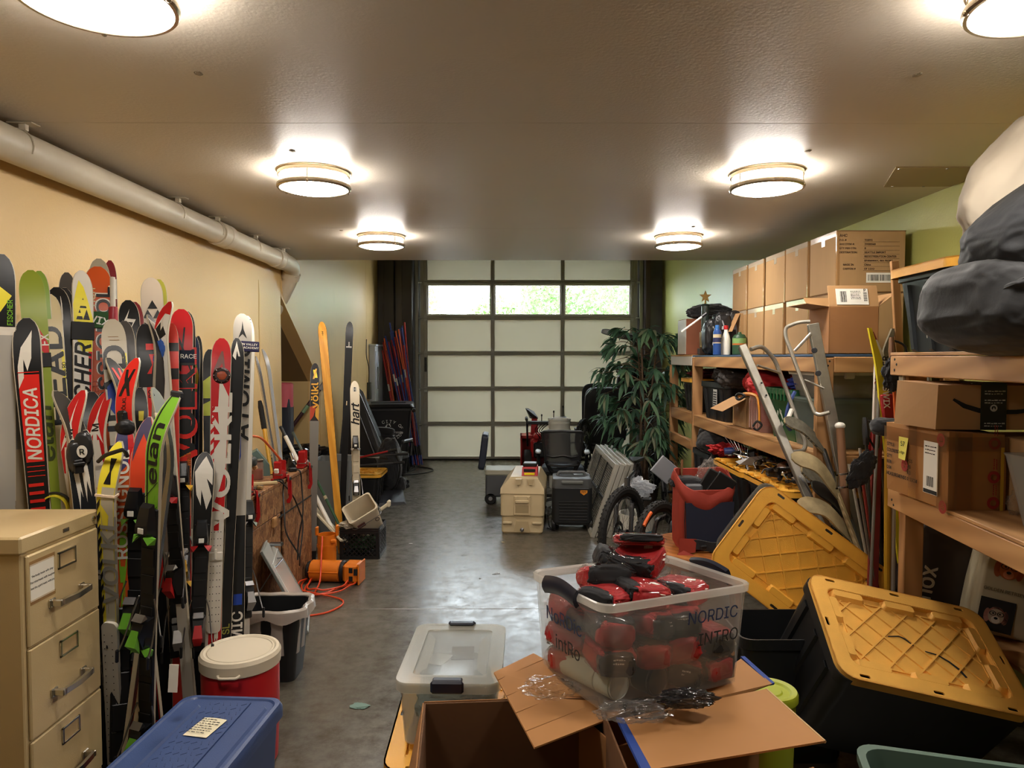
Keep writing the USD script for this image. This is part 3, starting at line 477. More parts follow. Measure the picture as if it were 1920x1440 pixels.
ski('l2', 'yellow green ski tip peeking out behind the triangle mark ski', (298, 524), (312, 890), 3.76, 3.66, 32, G('#a9a53c'), curl=.05)
ski('m', 'black ski with red patches and a small red panel left of the chrome tip', (271, 608), (287, 905), 3.26, 3.15, 40, K, [('poly', [(.0, .1), (1, .1), (1, .13), (0, .13)], R2), ('poly', [(.3, .15), (.9, .15), (.5, .24), (0, .24), (.6, .2)], R2), ('band', .3, 1.2, -.1, .85, R2), ('band', .3, 1.2, -.6, -.12, G('#b9b0a4')), ('text', 'RO.', .305, .02, K, {'u': .3})], curl=.06)
ski('n', 'shiny dark ski with a bent silver tip in front of the red panel ski', (279, 597), (294, 800), 3.16, 3.04, 26, G('#2a2523'), [('poly', [(-1, .02), (.6, .05), (1, .15), (0, .13)], G('#bdb4a8', .2))], curl=.11, tw=34)
s = ski('o', 'white ski with a red star tip and blue tape', (319, 570), (317, 830), 3.2, 3.08, 34, W, [('poly', star(.03, 1, .14), G('#cfc6b6')), ('poly', [(-1, .002), (1, .002), (1, .07), (.1, .06), (-1, .14)], R1), ('poly', [(-.8, .13), (-.2, .1), (0, .14), (.3, .12), (.9, .16), (0, .18)], K), ('band', .32, .36, -1, .2, R1), ('band', .36, 1.3, -.9, -.5, K)], curl=.10, tw=-34)
s.t.part('tape', xf(lump(.026, .004, .04, 4, .6, 2, 3), fr(s.local(0, .22, .006), (1, 0, 0), (0, 1, 0), (0, 0, 1))), mat('#2d55a0', .8)); s.t.part('tape', xf(lump(.02, .004, .026, 6, .6, 2, 3), fr(s.local(-.012, .265, .007), (1, 0, 0), (0, 1, 0), (0, 0, 1))), mat('#2d55a0', .8))
ski('p', 'bright coral red ski tip between the star ski and the big red one', (322, 606), (326, 830), 3.3, 3.2, 28, PINK, [('band', .1, .14, -1, 1, K), ('band', .22, .27, -1, 1, K), ('band', .4, 1.2, -1, 0, G('#8a6a5a'))], curl=.04)
s = ski('q', 'wide red ski with giant black outlined letters and an orange lower panel', (340, 580), (342, 905), 3.46, 3.3, 50, R1, [('poly', [(-1, .16), (-.6, .1), (-.1, .26), (.2, .1), (.35, .1), (-.05, .32), (-.4, .3), (-.85, .2)], K), ('poly', [(-.2, .15), (.9, .31), (.9, .33), (-.2, .18)], K), ('band', .33, .70, -.85, .95, K), ('text', 'VÖLKL', .20, .10, R2, {'stretch': 1.28, 'off': .002}), ('text', 'VÖLKL', .21, .086, K, {'stretch': 1.38, 'off': .003}), ('band', .70, .92, -.8, .95, G('#d8762a')), ('text', 'speedwall', .71, .02, G('#8a4414'), {'u': .7}), ('band', .92, 1.0, -.8, .95, G('#8d7a58')), ('band', 1.0, 1.5, -.8, .95, R1)], curl=.06)
s.tape(.215, .275, mat('#1a2136', .8), 'strap'); s.t.part('lettering', text('RACE', .02, .001, True, T=face(s.local(.03, .245, .008), (1, 0, 0), (0, 0, 1))), WHITE)
ski('q2', 'dark ski tip behind the wide red ski', (350, 584), (354, 905), 3.6, 3.5, 36, BLK2, curl=.05)
ski('r', 'navy ski with a yellow patch beside the wide red one', (362, 628), (362, 905), 3.68, 3.55, 30, NAVY, [('poly', [(-.8, .16), (.3, .13), (.9, .22), (.3, .4), (-.8, .34)], G('#a98c2a'))], curl=.04)
ski('r2', 'black ski edge leaning right of the navy ski', (372, 630), (374, 905), 3.76, 3.66, 18, K, curl=.04)
ski('s', 'black ski with lime yellow patch behind the red and white one', (393, 655), (393, 1000), 3.72, 3.5, 30, K, [('poly', [(-1, .18), (.9, .13), (.9, .27), (-1, .27)], G('#b3bb3a')), ('poly', [(-1, .3), (.9, .27), (.9, .36), (-1, .36)], G('#b3bb3a'))], curl=.04)
s = ski('t', 'red and white ski with a round medallion and a white binding plate', (416, 634), (401, 1150), 3.42, 3.2, 44, R1, [('poly', [(-.8, .17), (0, .07), (.2, .07), (.6, .22), (.1, .13), (-.3, .16)], G('#7a4a44')), ('poly', [(-.1, .2), (.95, .29), (.95, .62), (.3, .72), (-.7, .81), (-.7, .55), (.1, .5), (-.2, .36)], W), ('text', 'VÖLKL', .27, .082, W, {'stretch': 1.75, 'off': .002}), ('band', .42, 1.6, -1, -.62, W), *[('poly', [(-1, .3 + i * .05), (-.55, .28 + i * .05), (-.55, .3 + i * .05), (-1, .32 + i * .05)], R1) for i in range(8)], ('band', 1.35, 1.8, .1, .6, W), ('text', 'RACE', 1.4, .02, R1, {'u': .3})], curl=.05)
s.t.part('medallion', xf(lathe([(0, .012), (.03, .012), (.038, .006), (.04, 0), (0, 0)], 24), fr(s.local(.004, .19, 0), (1, 0, 0), (0, 0, 1), (0, -1, 0))), G('#2a1512')); s.t.part('emblem', xf(lump(.022, .02, .004, 3, .4, 2, 2), fr(s.local(.004, .19, .013), (1, 0, 0), (0, 0, 1), (0, -1, 0))), G('#a04a2a'))
for k in range(8): s.t.part('rivet', xf(ico(1), fr(s.local(.004 + .034 * math.cos(k * PI / 4), .19 + .034 * math.sin(k * PI / 4), .010), (.003, 0, 0), (0, .003, 0), (0, 0, .003))), CHROME)
pl = s.t.part('binding_plate', xf(prism(rrect(.062, .55, .022).difference(affinity.translate(rrect(.022, .05, .003), 0, .21)), .012), fr(s.local(0, 1.1, 0), (1, 0, 0), (0, 0, 1), (0, -1, 0))), G('#cfc8bb'))
for k in range(14):
    for x in (-.02, -.008, .008, .02):
        if k not in (3, 4): s.t.part('screw_hole', xf(lathe([(0, 0), (.0022, 0), (.0022, .0004), (0, .0004)], 6), fr(s.local(x, .92 + k * .031, .0122), (1, 0, 0), (0, 0, 1), (0, -1, 0))), INK, under=pl, smooth=False)
s.t.part('toe_lug', xf(join(box(.06, .04, .012, (0, 0, .006), .004), box(.012, .05, .016, (0, .01, .012), .003)), fr(s.local(0, 1.03, .012), (1, 0, 0), (0, 0, 1), (0, -1, 0))), G('#cfc8bb'), under=pl)
ski('u', 'long black ski with a white tip mark in front of the white lettered ski', (444, 634), (424, 1150), 3.5, 3.24, 30, K, [('poly', [(-.8, .1), (-.1, .02), (.4, .1), (.1, .1), (-.1, .07), (-.3, .12)], W), ('text', 'SL', 1.36, .03, G('#8d8d3a'))], curl=.06, tw=10)
s = ski('v', 'white ski with black lettering and blue shapes at the right end', (454, 588), (443, 1170), 3.72, 3.3, 40, G('#b3aca0'), [('poly', [(0, .05), (-.12, .1), (-.5, .15), (0, .125), (.5, .15), (.12, .1)], K), ('text', 'ATOMIC', .165, .062, K, {'stretch': 1.45, 'slant': .15, 'u': .1}), ('poly', [(-1, .2), (.1, .25), (-.2, .3), (-1, .3)], BLU), ('poly', [(-.7, .56), (0, .58), (.1, .76), (-.2, .8), (-.9, .76), (-.4, .72), (-.4, .62)], BLU), ('band', 1.05, 1.2, -1, 1, K), ('band', 1.2, 2, -1, 1, K), ('text', 'ATOMIC', 1.5, .05, W), ('band', 1.42, 1.47, -.5, .7, BLU)], curl=.05, tw=6)
s.t.part('strap', xf(box(.10, .006, .055, (.01, 0, 0), .002), fr(s.local(.02, .195, .01), (1, 0, 0), (0, 1, 0), (0, 0, 1))), mat('#231d4a', .7)); s.t.part('lettering', join(text('SUN VALLEY', .011, .001, True, T=face(s.local(.025, .185, .014), (1, 0, 0), (0, 0, 1))), text('SKI ACADEMY', .011, .001, True, T=face(s.local(.025, .203, .014), (1, 0, 0), (0, 0, 1)))), WHITE)
ski('v2', 'white and black ski peeking out behind the white lettered ski', (463, 592), (458, 1170), 3.84, 3.45, 26, W, [('text', 'SK', .02, .03, K)], curl=.04, tw=20)
# front row: shorter skis and pairs
s = ski('aa', 'beige ski with a broad black bent tip in front of the cabinet', (106, 744), (150, 1000), 2.70, 2.55, 46, G('#cdbf98'), [('band', 0, .2, -1, 1, G('#3a3733', .22))], curl=.13, tw=34)
for key, tx, z, lab in (('ab', (156, 741), 2.72, 'red and white ski with a small black M, left of its star tipped twin'), ('ac', (204, 739), 2.90, 'red and white star tipped ski right of its twin')):
    ski(key, lab, tx, (tx[0] - 2, 1000), z, z - .12, 44, R1, [('poly', star(.03, 1.0, .17), W), ('poly', [(-.5, .2), (.5, .2), (.8, .32), (-.8, .32)], W), ('text', 'M', .135, .028, K), ('band', .3, 1.3, -1, 1, W), ('poly', [(-1, .4), (.6, .36), (.9, .5), (-1, .5)], R1), ('band', .55, .62, -1, 0, R1)], curl=.12, tw=-36)
ski('ad', 'black ski behind the two red star tips', (172, 738), (176, 960), 2.95, 2.85, 44, BLK2, curl=.08)
for k, (tx, lx, z) in enumerate((((160, 808), (174, 1000), 2.52), ((136, 826), (156, 1000), 2.50))):
    s = ski('ae%d' % k, ('black ski with an oval R badge on its tip guard' if k == 0 else 'grey ski with a buckled tip left of the oval badge ski'), tx, lx, z + .06, z + .05, 36, G('#23262a', .25), [('poly', [(-.5, .12), (.1, .09), (.5, .17), (.6, .24), (.1, .18), (-.1, .26)], W)], curl=.05, tw=-16 if k == 0 else 10)
    g = s.t.part('tip_guard', xf(lump(.030, .018, .058, k + 2, .15, 2, 3, .7), fr(s.local(0, .06, .012), (1, 0, 0), (0, 1, 0), (0, 0, 1))), mat('#2a2a2b', .3))
    if k == 0: s.t.part('badge', xf(lathe([(0, .002), (.017, .002), (.017, 0)], 24), fr(s.local(0, .07, .031), (1, 0, 0), (0, 0, 1.35), (0, -1, 0))), WHITE, under=g); s.t.part('lettering', text('R', .02, .001, True, T=face(s.local(0, .07, .0335), (1, 0, 0), (0, 0, 1))), INK, under=g)
    else: s.t.part('buckle', xf(join(box(.03, .012, .05), box(.04, .008, .012, (0, -.008, .01))), fr(s.local(0, .09, .032), (1, 0, 0), (0, 1, 0), (0, 0, 1))), BLACK, under=g)
s = ski('af', 'yellow ski with black and grey graphics tied with a pale band, beside the cabinet', (224, 834), (208, 1150), 2.48, 2.44, 44, Y1, [('poly', [(-.3, .05), (.5, .05), (.2, .09), (.4, .13), (-.4, .13), (0, .09)], K), ('band', .14, .65, -.5, .95, G('#b9b3a0')), ('poly', [(-.5, .2), (.4, .24), (.2, .3), (-.4, .28)], Y1), ('text', 'VÖLKL', .24, .055, G('#8b8a84'), {'stretch': 1.4, 'off': .0026, 'u': .1}), *[('poly', [(-1, .2 + i * .045), (-.62, .18 + i * .045), (-.62, .2 + i * .045), (-1, .225 + i * .045)], K) for i in range(10)], ('poly', sg.Point(0, .60).buffer(.02), K)], curl=.10, tw=-30)
s.tape(.165, .172, mat('#e0c9b0', .7), 'rubber_band'); s.t.part('tip_clip', xf(join(tube(bent([(-.05, -.02, -.03), (-.02, -.03, .0), (.05, -.03, .03), (.055, -.02, 0)], .02), .007, 8)), fr(s.local(0, .035, .0), (1, 0, 0), (0, 1, 0), (0, 0, 1))), BLACK)
pl = s.t.part('binding_plate', xf(prism(rrect(.056, .62, .02), .014), fr(s.local(.004, .96, 0), (1, 0, 0), (0, 0, 1), (0, -1, 0))), G('#d8d2c2'))
for k in range(20):
    for x in (-.014, .014): s.t.part('screw_hole', xf(lathe([(0, 0), (.002, 0), (.002, .0004), (0, .0004)], 6), fr(s.local(x, .70 + k * .028, .0142), (1, 0, 0), (0, 0, 1), (0, -1, 0))), INK, under=pl, smooth=False)
s = ski('ag', 'orange ski with white lettering, a green hook graphic and black plates', (236, 792), (228, 1200), 2.62, 2.56, 42, OR, [('poly', [(-1, .01), (1, .01), (.8, .14), (-.9, .2)], G('#3a3860')), ('poly', [(.3, .03), (1, .05), (1, .18), (.5, .16)], R1), ('text', 'ROSSIGNOL', .10, .04, W, {'stretch': 1.25, 'u': -.1}), ('poly', sg.LineString([(-.1, .7), (.6, .5), (.45, .43), (-.3, .43), (-.4, .5), (-.2, .56), (.3, .56), (.6, .75)]).buffer(.03), LG)], curl=.05, tw=-6)
s.t.part('tip_guard', xf(lump(.034, .016, .03, 9, .2, 2, 3), fr(s.local(0, .02, .006), (1, 0, 0), (0, 1, 0), (0, 0, 1))), BLACK)
for d, l in ((.80, .24), (1.09, .34)):
    pl = s.t.part('binding_plate', xf(join(box(.066, .016, l, (0, 0, 0), .005), box(.05, .006, l * .3, (0, -.01, 0), .002)), fr(s.local(0, d, .008), (1, 0, 0), (0, 1, 0), (0, 0, 1))), BLACK)
    if d > 1: s.t.part('lettering', text('ROSSIGNOL', .014, .0006, True, T=fr(s.local(-.018, d, .0165), (0, 0, 1), (-1, 0, 0), (0, -1, 0)) ), GREY, under=pl)
s = ski('ah', 'black ski with a jagged red emblem on its short curled tip', (204, 678), (244, 905), 2.86, 2.76, 36, K, vlogo(.05, R2), curl=.11, tw=34)
s = ski('ai', 'red ski with black jagged emblem, a black puck and blue tape', (256, 678), (253, 960), 2.74, 2.66, 42, R2, [*vlogo(.045, K, .7), ('text', 'VÖLKL', .145, .014, K, {'bold': True}), ('poly', [(-.4, .36), (.8, .36), (.8, .56), (-.4, .56)], BLU), ('band', .57, 1.3, -1, 1, R1), *chev(.62, K, 5), ('poly', [(-.9, .98), (0, .93), (.9, .98), (.9, 1.4), (-.9, 1.4)], K), ('text', 'GS', 1.0, .03, W)], curl=.11, tw=-34)
s.t.part('vibration_pad', xf(join(box(.04, .02, .09, (0, 0, 0), .008), box(.012, .006, .06, (.006, -.012, 0), .003)), fr(s.local(0, .24, .01), (1, 0, 0), (0, 1, 0), (0, 0, 1))), BLACK)
s = ski('aj', 'black ski with two yellow diamonds between the red ones', (262, 730), (266, 960), 2.98, 2.9, 34, K, [('poly', [(-1, .26), (.6, .31), (-1, .39)], Y1), ('poly', [(-1, .4), (.2, .42), (-1, .52)], Y1), ('poly', [(-.2, .1), (.5, .1), (.4, .14), (-.2, .14)], Y1)], curl=.08)
s = ski('ak', 'orange red ski with black shards and a bluish tip', (280, 786), (258, 1080), 2.66, 2.6, 38, ORR, [('poly', [(-1, .003), (1, .003), (.9, .1), (0, .06), (-.8, .16)], G('#4b4460')), *shards(.34, 6, K, 3)], curl=.09, tw=-24)
s = ski('al', 'silver grey ski tip with a small green arrow beside the bright green ski', (288, 736), (292, 960), 2.74, 2.7, 34, G('#8f9690', .2), [('poly', [(0, .08), (.5, .14), (0, .18)], LG), ('poly', TRI(-.6, .02, .1, .01), K)], curl=.11, tw=34)
s = ski('am', 'bright green ski with black outlined lettering and a bent dark tip', (334, 742), (283, 1130), 2.52, 2.5, 40, LG, [('poly', [(-1, .003), (1, .003), (1, .02), (-1, .02)], K), ('band', .02, .6, -.82, -.6, K), ('text', 'elan', .10, .038, K, {'stretch': 2.1, 'slant': .1}), *[('poly', [(-1, .36 + i * .09), (.9, .30 + i * .09), (.9, .304 + i * .09), (-1, .364 + i * .09)], K) for i in range(5)], ('band', .5, .9, .75, 1, K)], curl=.13, tw=-36)
s.t.part('tip_guard', xf(box(.05, .012, .025, (0, 0, 0), .005), fr(s.local(0, .012, .0), (1, 0, 0), (0, 1, 0), (0, 0, 1))), DARK)
s = ski('an', 'short black ski with a big white N emblem low on the rack', (384, 848), (372, 1150), 3.22, 3.1, 46, K, [('poly', [(-.9, .09), (-.2, .04), (.3, .02), (.9, .08), (.9, .15), (.3, .12), (.9, .2), (.4, .26), (-.2, .17), (-.2, .24), (-.7, .19)], W)], curl=.05)
s = ski('ao', 'black ski with slim grey lettering low behind the long black one', (428, 848), (414, 1150), 3.46, 3.3, 52, K, [('text', 'FISCHER', .07, .03, SLV, {'u': .3}), ('text', 'SL', .42, .03, G('#8d8d3a'), {'u': .1}), ('poly', [(-.6, .02), (.2, .02), (.3, .05), (-.3, .05)], W)], curl=.05)
# a pair seen on its pale edges in front
for k, (tx, lx, z, lab) in enumerate((((318, 776), (249, 1300), 2.60, 'black race ski seen on its pale edge, left one of the crossing pair'), ((331, 782), (264, 1300), 2.575, 'black race ski seen on its pale edge, right one of the crossing pair'))):
    ski('pa%d' % k, lab, tx, lx, z, z - .02, 30, K, tw=76, curl=.05, side=G('#cbb995'), waist=.8)
BL_, GRN, YLV, CHR, SLVP = mat('#141518', .28), mat('#5f9a2a', .35), mat('#eab325', .4), mat('#b9b9ba', .25, .7), mat('#d9d7d0', .35)
for k, yy, b1, b2 in (('am', 1090, BL_, GRN), ('am', 1290, BL_, GRN), ('ak', 1060, BL_, GRN), ('q', 985, BL_, YLV), ('q', 1165, CHR, YLV), ('r', 1100, SLVP, CHR), ('o', 1010, BL_, RED), ('p', 1110, BL_, CHR), ('aj', 1080, BL_, CHR), ('ai', 1120, BL_, CHR), ('an', 1100, BL_, RED), ('v2', 1050, BL_, CHR)):
    SK[k].binding(SK[k].dfor(yy), b1, b2)
# bits on the bindings: a price tag, a yellow ski brake lever
# skis low behind the cabinet
for k, (tp, lw, z, m, lab) in enumerate((((22, 760), (20, 950), 2.78, G('#8a7a62'), 'brown ski behind the dotted grey one at far left'), ((118, 800), (124, 940), 3.2, G('#a79774'), 'plain tan ski tail behind the cabinet'), ((140, 790), (146, 940), 3.3, BLK2, 'dull black ski in the dark behind the cabinet'))):
    ski('low%d' % k, lab, tp, lw, z, z - .08, 34, m)
# a ski pole standing between the orange ski and the silver ski
t = Th('ski_pole', 'pale ski pole with a dark red band standing behind the silver lettered ski', 'ski pole'); a, b = at(211, 520, 3.2), at(213, 720, 3.12); d = nrm(a - b); e = b - d * ((b[2] - .02) / d[2])
t.part('shaft', tube([e, a], .011, 10), G('#c9c2b4')); t.part('band', cyl(at(212, 576, 3.18), at(212.5, 602, 3.17), .019, n=14), G('#9c2a35')); t.part('tip', cyl(e - d * .015, e + d * .05, .006, n=8), STEEL)
# lone bindings and boots clutter behind the cabinet: a snowshoe-like bent strap binding
t = Th('spare_binding', 'spare black binding with a yellow strap lying behind the cabinet top', 'binding', fr(at(100, 955, 2.62), (1, 0, 0), (0, 1, 0), (0, 0, 1)))
t.part('base', box(.12, .06, .03, (0, 0, -.02), .01), BLACK); t.part('strap', sheet(lambda u, v: (.05 * math.cos(PI * u), .02 * v, .05 * math.sin(PI * u)), 14, 3, .006), Y1); t.part('bail', tube([(.065 * math.cos(x), .01, .06 * math.sin(x)) for x in np.linspace(0, PI, 14)], .005), BLACK)
# price tag hanging off the green binding
t = solo('paper_tag', xf(join(box(.032, .002, .10, (0, 0, 0), .0005)), fr(at(325, 1272, 2.43), nrm((1, .1, 0)), nrm((-.1, 1, 0)), (0, 0, 1)) @ rot('y', 4)), PAPER, 'white paper tag hanging from the green binding', 'tag')
# ------------------------------------------------------------------ filing cabinet
CABM = mat('#d8d2c4', .25, 1); CAB = mat('#c6ae80', .38, bump=.0003, bs=300); t = Th('filing_cabinet', 'tan steel filing cabinet with chrome handles in the left foreground', 'cabinet', tr(-1.445, 2.06, 0))
t.part('body', join(span((-.68, 0, 0), (0, .385, 1.165), .004)), CAB); t.part('top', join(span((-.685, -.006, 1.165), (.006, .391, 1.218), .006)), CAB)
for k in range(4):
    z0 = .03 + k * .2835; d = t.part('drawer', span((0, .014, z0), (.012, .371, z0 + .277), .004), CAB); zc = z0 + .13
    t.part('label_holder', join(*[span((.0122, .15 + a, zc + .065 + b), (.018, .15 + c, zc + .065 + e), .001) for a, b, c, e in ((0, 0, .09, .007), (0, .048, .09, .055), (0, 0, .007, .055), (.083, 0, .09, .055))]), CABM, under=d)
    t.part('label_card', span((.0122, .156, zc + .07), (.0135, .236, zc + .115), 0), mat('#b79c6e', .7), under=d)
    zh = zc - .028; hp = bent([(.012, .115, zh), (.045, .115, zh), (.05, .19, zh - .002), (.045, .265, zh), (.012, .265, zh)], .012)
    t.part('handle', join(loft([[(p[0] - .004, p[1], p[2] - .011), (p[0] + .005, p[1], p[2] - .009), (p[0] + .005, p[1], p[2] + .009), (p[0] - .004, p[1], p[2] + .011)] for p in hp[1:-1]]), span((.012, .10, zh - .014), (.02, .13, zh + .014)), span((.012, .25, zh - .014), (.02, .28, zh + .014)), span((.012, .108, zh - .011), (.05, .12, zh + .011)), span((.012, .26, zh - .011), (.05, .272, zh + .011))), CABM, under=d)
t.part('lock', lathe([(0, .006), (.006, .006), (.009, .004), (.009, 0)], 16, fr((.006, .355, 1.193), (0, 1, 0), (0, 0, 1), (1, 0, 0))), CHROME); t.part('keyhole', span((.0118, .353, 1.189), (.0125, .357, 1.197), 0), mat('#6b1c16', .5))
t.part('nameplate', span((.006, .19, 1.183), (.0075, .222, 1.196), .001), mat('#5d4a34', .4)); t.part('pull_grip', span((.007, .194, 1.186), (.0082, .218, 1.193), .001), STEEL)
n = solo('paper_note', span((.0125, .022, 1.015), (.0133, .132, 1.128), 0), PAPER, 'white paper note taped on the top drawer of the filing cabinet', 'note', M=tr(-1.445, 2.06, 0))
for i, s in enumerate(('The body heals with play', 'The mind heals with laughter', 'And the spirit heals with joy')): solo('lettering', text(s, .0062, .0003, T=face((.0134, .077, 1.09 - .018 * i), (0, 1, 0), (0, 0, 1))), INK, parent=n, smooth=False)
for z in (1.012, 1.13): solo('tape', span((.0126, .02, z - .006), (.0138, .136, z + .008), 0), TAPE, parent=n)
# ------------------------------------------------------------------ totes: a ribbed body and a lid
def tote_body(t, w, l, h, m, taper=.88, r=.05, wall=.004, z0=0, name='body', floor_=True):
    o = [ring(w * taper, l * taper, r, z0), ring(w * .985, l * .985, r, z0 + h - .05), ring(w * 1.02, l * 1.02, r, z0 + h - .045), ring(w * 1.02, l * 1.02, r, z0 + h)]
    i = [ring(w - 2 * wall, l - 2 * wall, r, z0 + h), ring(w * taper - 2 * wall, l * taper - 2 * wall, r, z0 + wall)]
    t.part(name, loft(o + i), m, smooth=25); k = 0
    for sx in (-1, 1):
        for f in (-.3, 0, .3):
            x = l * f; t.part('rib', xf(hull([(0, x - .018, 0), (0, x + .018, 0), (0, x - .022, h - .06), (0, x + .022, h - .06), (.012, x - .012, .01), (.012, x + .012, .01), (.014, x - .016, h - .06), (.014, x + .016, h - .06)]), fr((sx * w * taper / 2, 0, z0), (sx, 0, 0), (0, 1, 0), nrm((sx * w * (.985 - taper) / 2, 0, h - .05)))), m, smooth=False)
def yellow_lid(t, w, l, z, m=YEL, under=False, part='lid', rh=.0055):
    """Heavy tote lid: raised rounded rim with slots, recessed tray with a diamond of ribs, lugs round the tray."""
    R = .07; P = lambda g, h, z0: prism(g, h, tr(0, 0, z + z0)); out = rrect(w, l, R); tray = rrect(w - .13, l - .13, R * .6)
    slots = [rrect(.042, .013, .006, (sx * (w / 2 - .1), sy * (l / 2 - .022))) for sx in (-1, 1) for sy in (-1, 1)] + [rrect(.042, .013, .006, (0, sy * (l / 2 - .022))) for sy in (-1, 1)] + [rrect(.013, .042, .006, (sx * (w / 2 - .022), 0)) for sx in (-1, 1)]
    top = out.difference(tray)
    for s_ in slots: top = top.difference(s_)
    L = t.part(part, join(P(out.difference(rrect(w - .012, l - .012, R - .006)), .038, -.032), P(rrect(w - .004, l - .004, R).difference(tray), .003, .003) if False else P(top, .006, 0)), m, smooth=25)
    s = -1 if under else 1; zt = -.02
    t.part('tray', join(P(tray, .004, zt), P(tray.buffer(.002).difference(tray.buffer(-.003)), .024, zt)), m, under=L, smooth=25)
    lines = []; a = l * .235
    for k in range(-8, 9):
        lines += [sg.LineString([(-2, -2 + k * a * 1.0 + 0), (2, 2 + k * a)]), sg.LineString([(-2, 2 + k * a), (2, -2 + k * a)])]
    from shapely import union_all
    inner = rrect(w - .22, l - .2, .05)
    if under: lines = [sg.LineString([(x, -2), (x, 2)]) for x in np.arange(-.36, .37, .08)] + [sg.LineString([(-2, y), (2, y)]) for y in np.arange(-.24, .25, .08)]
    t.part('rib_grid', join(P(union_all([k.buffer(.0035) for k in lines]).intersection(inner), rh, zt + .004 if not under else zt - .005), P(inner.buffer(.004).difference(inner.buffer(-.002)), .005, zt + .004 if not under else zt - .005)), m, under=L, smooth=False)
    for sx in (-1, 1):
        for yy in (-.25, .1): t.part('lug', xf(hull(np.vstack([rg2(.05, .13, 0), rg2(.032, .105, .02 * s)])), tr(sx * (w / 2 - .085), yy * l + .04, z + zt + (.004 if s > 0 else 0))), m, under=L, smooth=35)
    for sy in (-1, 1):
        for xx in (-.29, 0, .27): t.part('lug', xf(hull(np.vstack([rg2(.15, .05, 0), rg2(.125, .032, .02 * s)])), tr(xx * w, sy * (l / 2 - .085), z + zt + (.004 if s > 0 else 0))), m, under=L, smooth=35)
    return L
def rg2(w, h, z): return ring(w, h, min(w, h) * .3, z, 4)
# blue lidded tote
BT = mat('#3c507e', .4, bump=.0004, bs=250); t = Th('storage_tote', 'blue plastic storage tote with a handwritten paper on its lid, bottom left', 'tote', tr(-1.075, 2.36, 0) @ rot('z', -4))
t.part('body', loft([ring(.34, .52, .05, 0), ring(.375, .56, .05, .40), ring(.37, .555, .05, .40), ring(.335, .51, .05, .004)]), mat('#3a4d78', .45), smooth=25)
lid = t.part('lid', loft([ring(.40, .61, .05, .395), ring(.40, .61, .05, .43), ring(.385, .595, .05, .448), ring(.36, .56, .05, .45), ring(.35, .55, .05, .444), ring(.345, .545, .05, .444)]), BT, smooth=28)
for x in (-.13, .125): t.part('lid_channel', join(hull(np.vstack([rg2(.075, .46, .444), rg2(.062, .445, .453)]) + V(x, 0, 0))), BT, under=lid, smooth=28)
t.part('lid_panel', join(prism(sg.Polygon([(-.08, -.25), (.075, -.25), (.075, .25), (-.06, .25), (-.06, .13), (-.08, .1)]).buffer(.008), .006, tr(0, 0, .444))), BT, under=lid)
rg = np.random.default_rng(5)
t.part('tread_mark', join(*[box(.003, .02, .0014, (0, 0, 0), .0003, tr(x, y, .4505) @ rot('z', a)) for x in np.arange(-.065, .07, .026) for y in np.arange(-.23, .24, .033) for a in [rg.choice([20, -50])] for q in (0,) if not (-.06 < x < .06 and -.02 < y < .13)]), mat('#34466f', .45), under=lid, kind='stuff', smooth=False)
pap = t.part('paper_label', xf(sheet(lambda u, v: (u * .09 - .045, v * .12 - .06, .003 * math.sin(3 * u) * v), 5, 5, .0006), tr(.005, .06, .4535) @ rot('z', -8)), mat('#e9dfbf', .8), under=lid)
t.part('handwriting', scribble(.08, 7, .0145, .0035, face((.005, .108, .4572), (1, -.14, 0), (.14, 1, 0)), 3), INK, under=lid, smooth=False, kind='stuff')
# round drink cooler
t = Th('drink_cooler', 'round red drink cooler with a cream white lid behind the blue tote', 'cooler', tr(-1.165, 3.0, 0)); RC = mat('#c01f24', .4)
t.part('body', lathe([(0, 0), (.14, 0), (.15, .01), (.158, .2), (.16, .41), (.157, .43), (0, .43)], 40), RC)
l = t.part('lid', lathe([(.160, .425), (.166, .43), (.168, .475), (.160, .49), (.148, .492), (.14, .487), (0, .487)], 40), mat('#d8cbb2', .45)); t.part('lid_groove', lathe([(.13, .4872), (.133, .4895), (.136, .4872)], 40), mat('#c9bca3', .5), under=l)
t.part('handle', tube(bent([(.06, -.165, .445), (.05, -.18, .44), (-.02, -.182, .44), (-.03, -.167, .445)], .01), .006), mat('#d8cbb2', .45)); t.part('spout', join(cyl((-.155, .05, .06), (-.2, .06, .06), .014), box(.02, .02, .04, (-.19, .058, .08))), WHITE)
# waste basket with its liner
t = Th('waste_basket', 'black rectangular waste basket with a clear bag liner beside the bench', 'bin', tr(-1.30, 3.83, 0))
t.part('body', loft([ring(.27, .21, .04, 0), ring(.345, .27, .05, .37), ring(.36, .285, .05, .375), ring(.36, .285, .05, .39), ring(.335, .26, .05, .39), ring(.26, .2, .04, .006)]), TOTE, smooth=25)
rg = np.random.default_rng(8)
def linr(u, v):
    a = 2 * PI * u; w, l = .19 + .006 * math.sin(a * 9), .15 + .006 * math.sin(a * 9)
    k = (abs(math.cos(a)) ** 5 + abs(math.sin(a)) ** 5) ** (-.2); z = [.15, .30, .395, .405, .395, .345 + .012 * math.sin(a * 7)]; r = [.8, .86, .93, 1.0, 1.07, 1.09 + .012 * math.sin(a * 11)]
    i = v * 5; q = int(min(i, 4)); f = i - q
    return (k * math.cos(a) * w * (r[q] * (1 - f) + r[q + 1] * f), k * math.sin(a) * l * (r[q] * (1 - f) + r[q + 1] * f), z[q] * (1 - f) + z[q + 1] * f)
t.part('liner', sheet(linr, 73, 16, .001), clear('#ebe2d8', .55, .25))
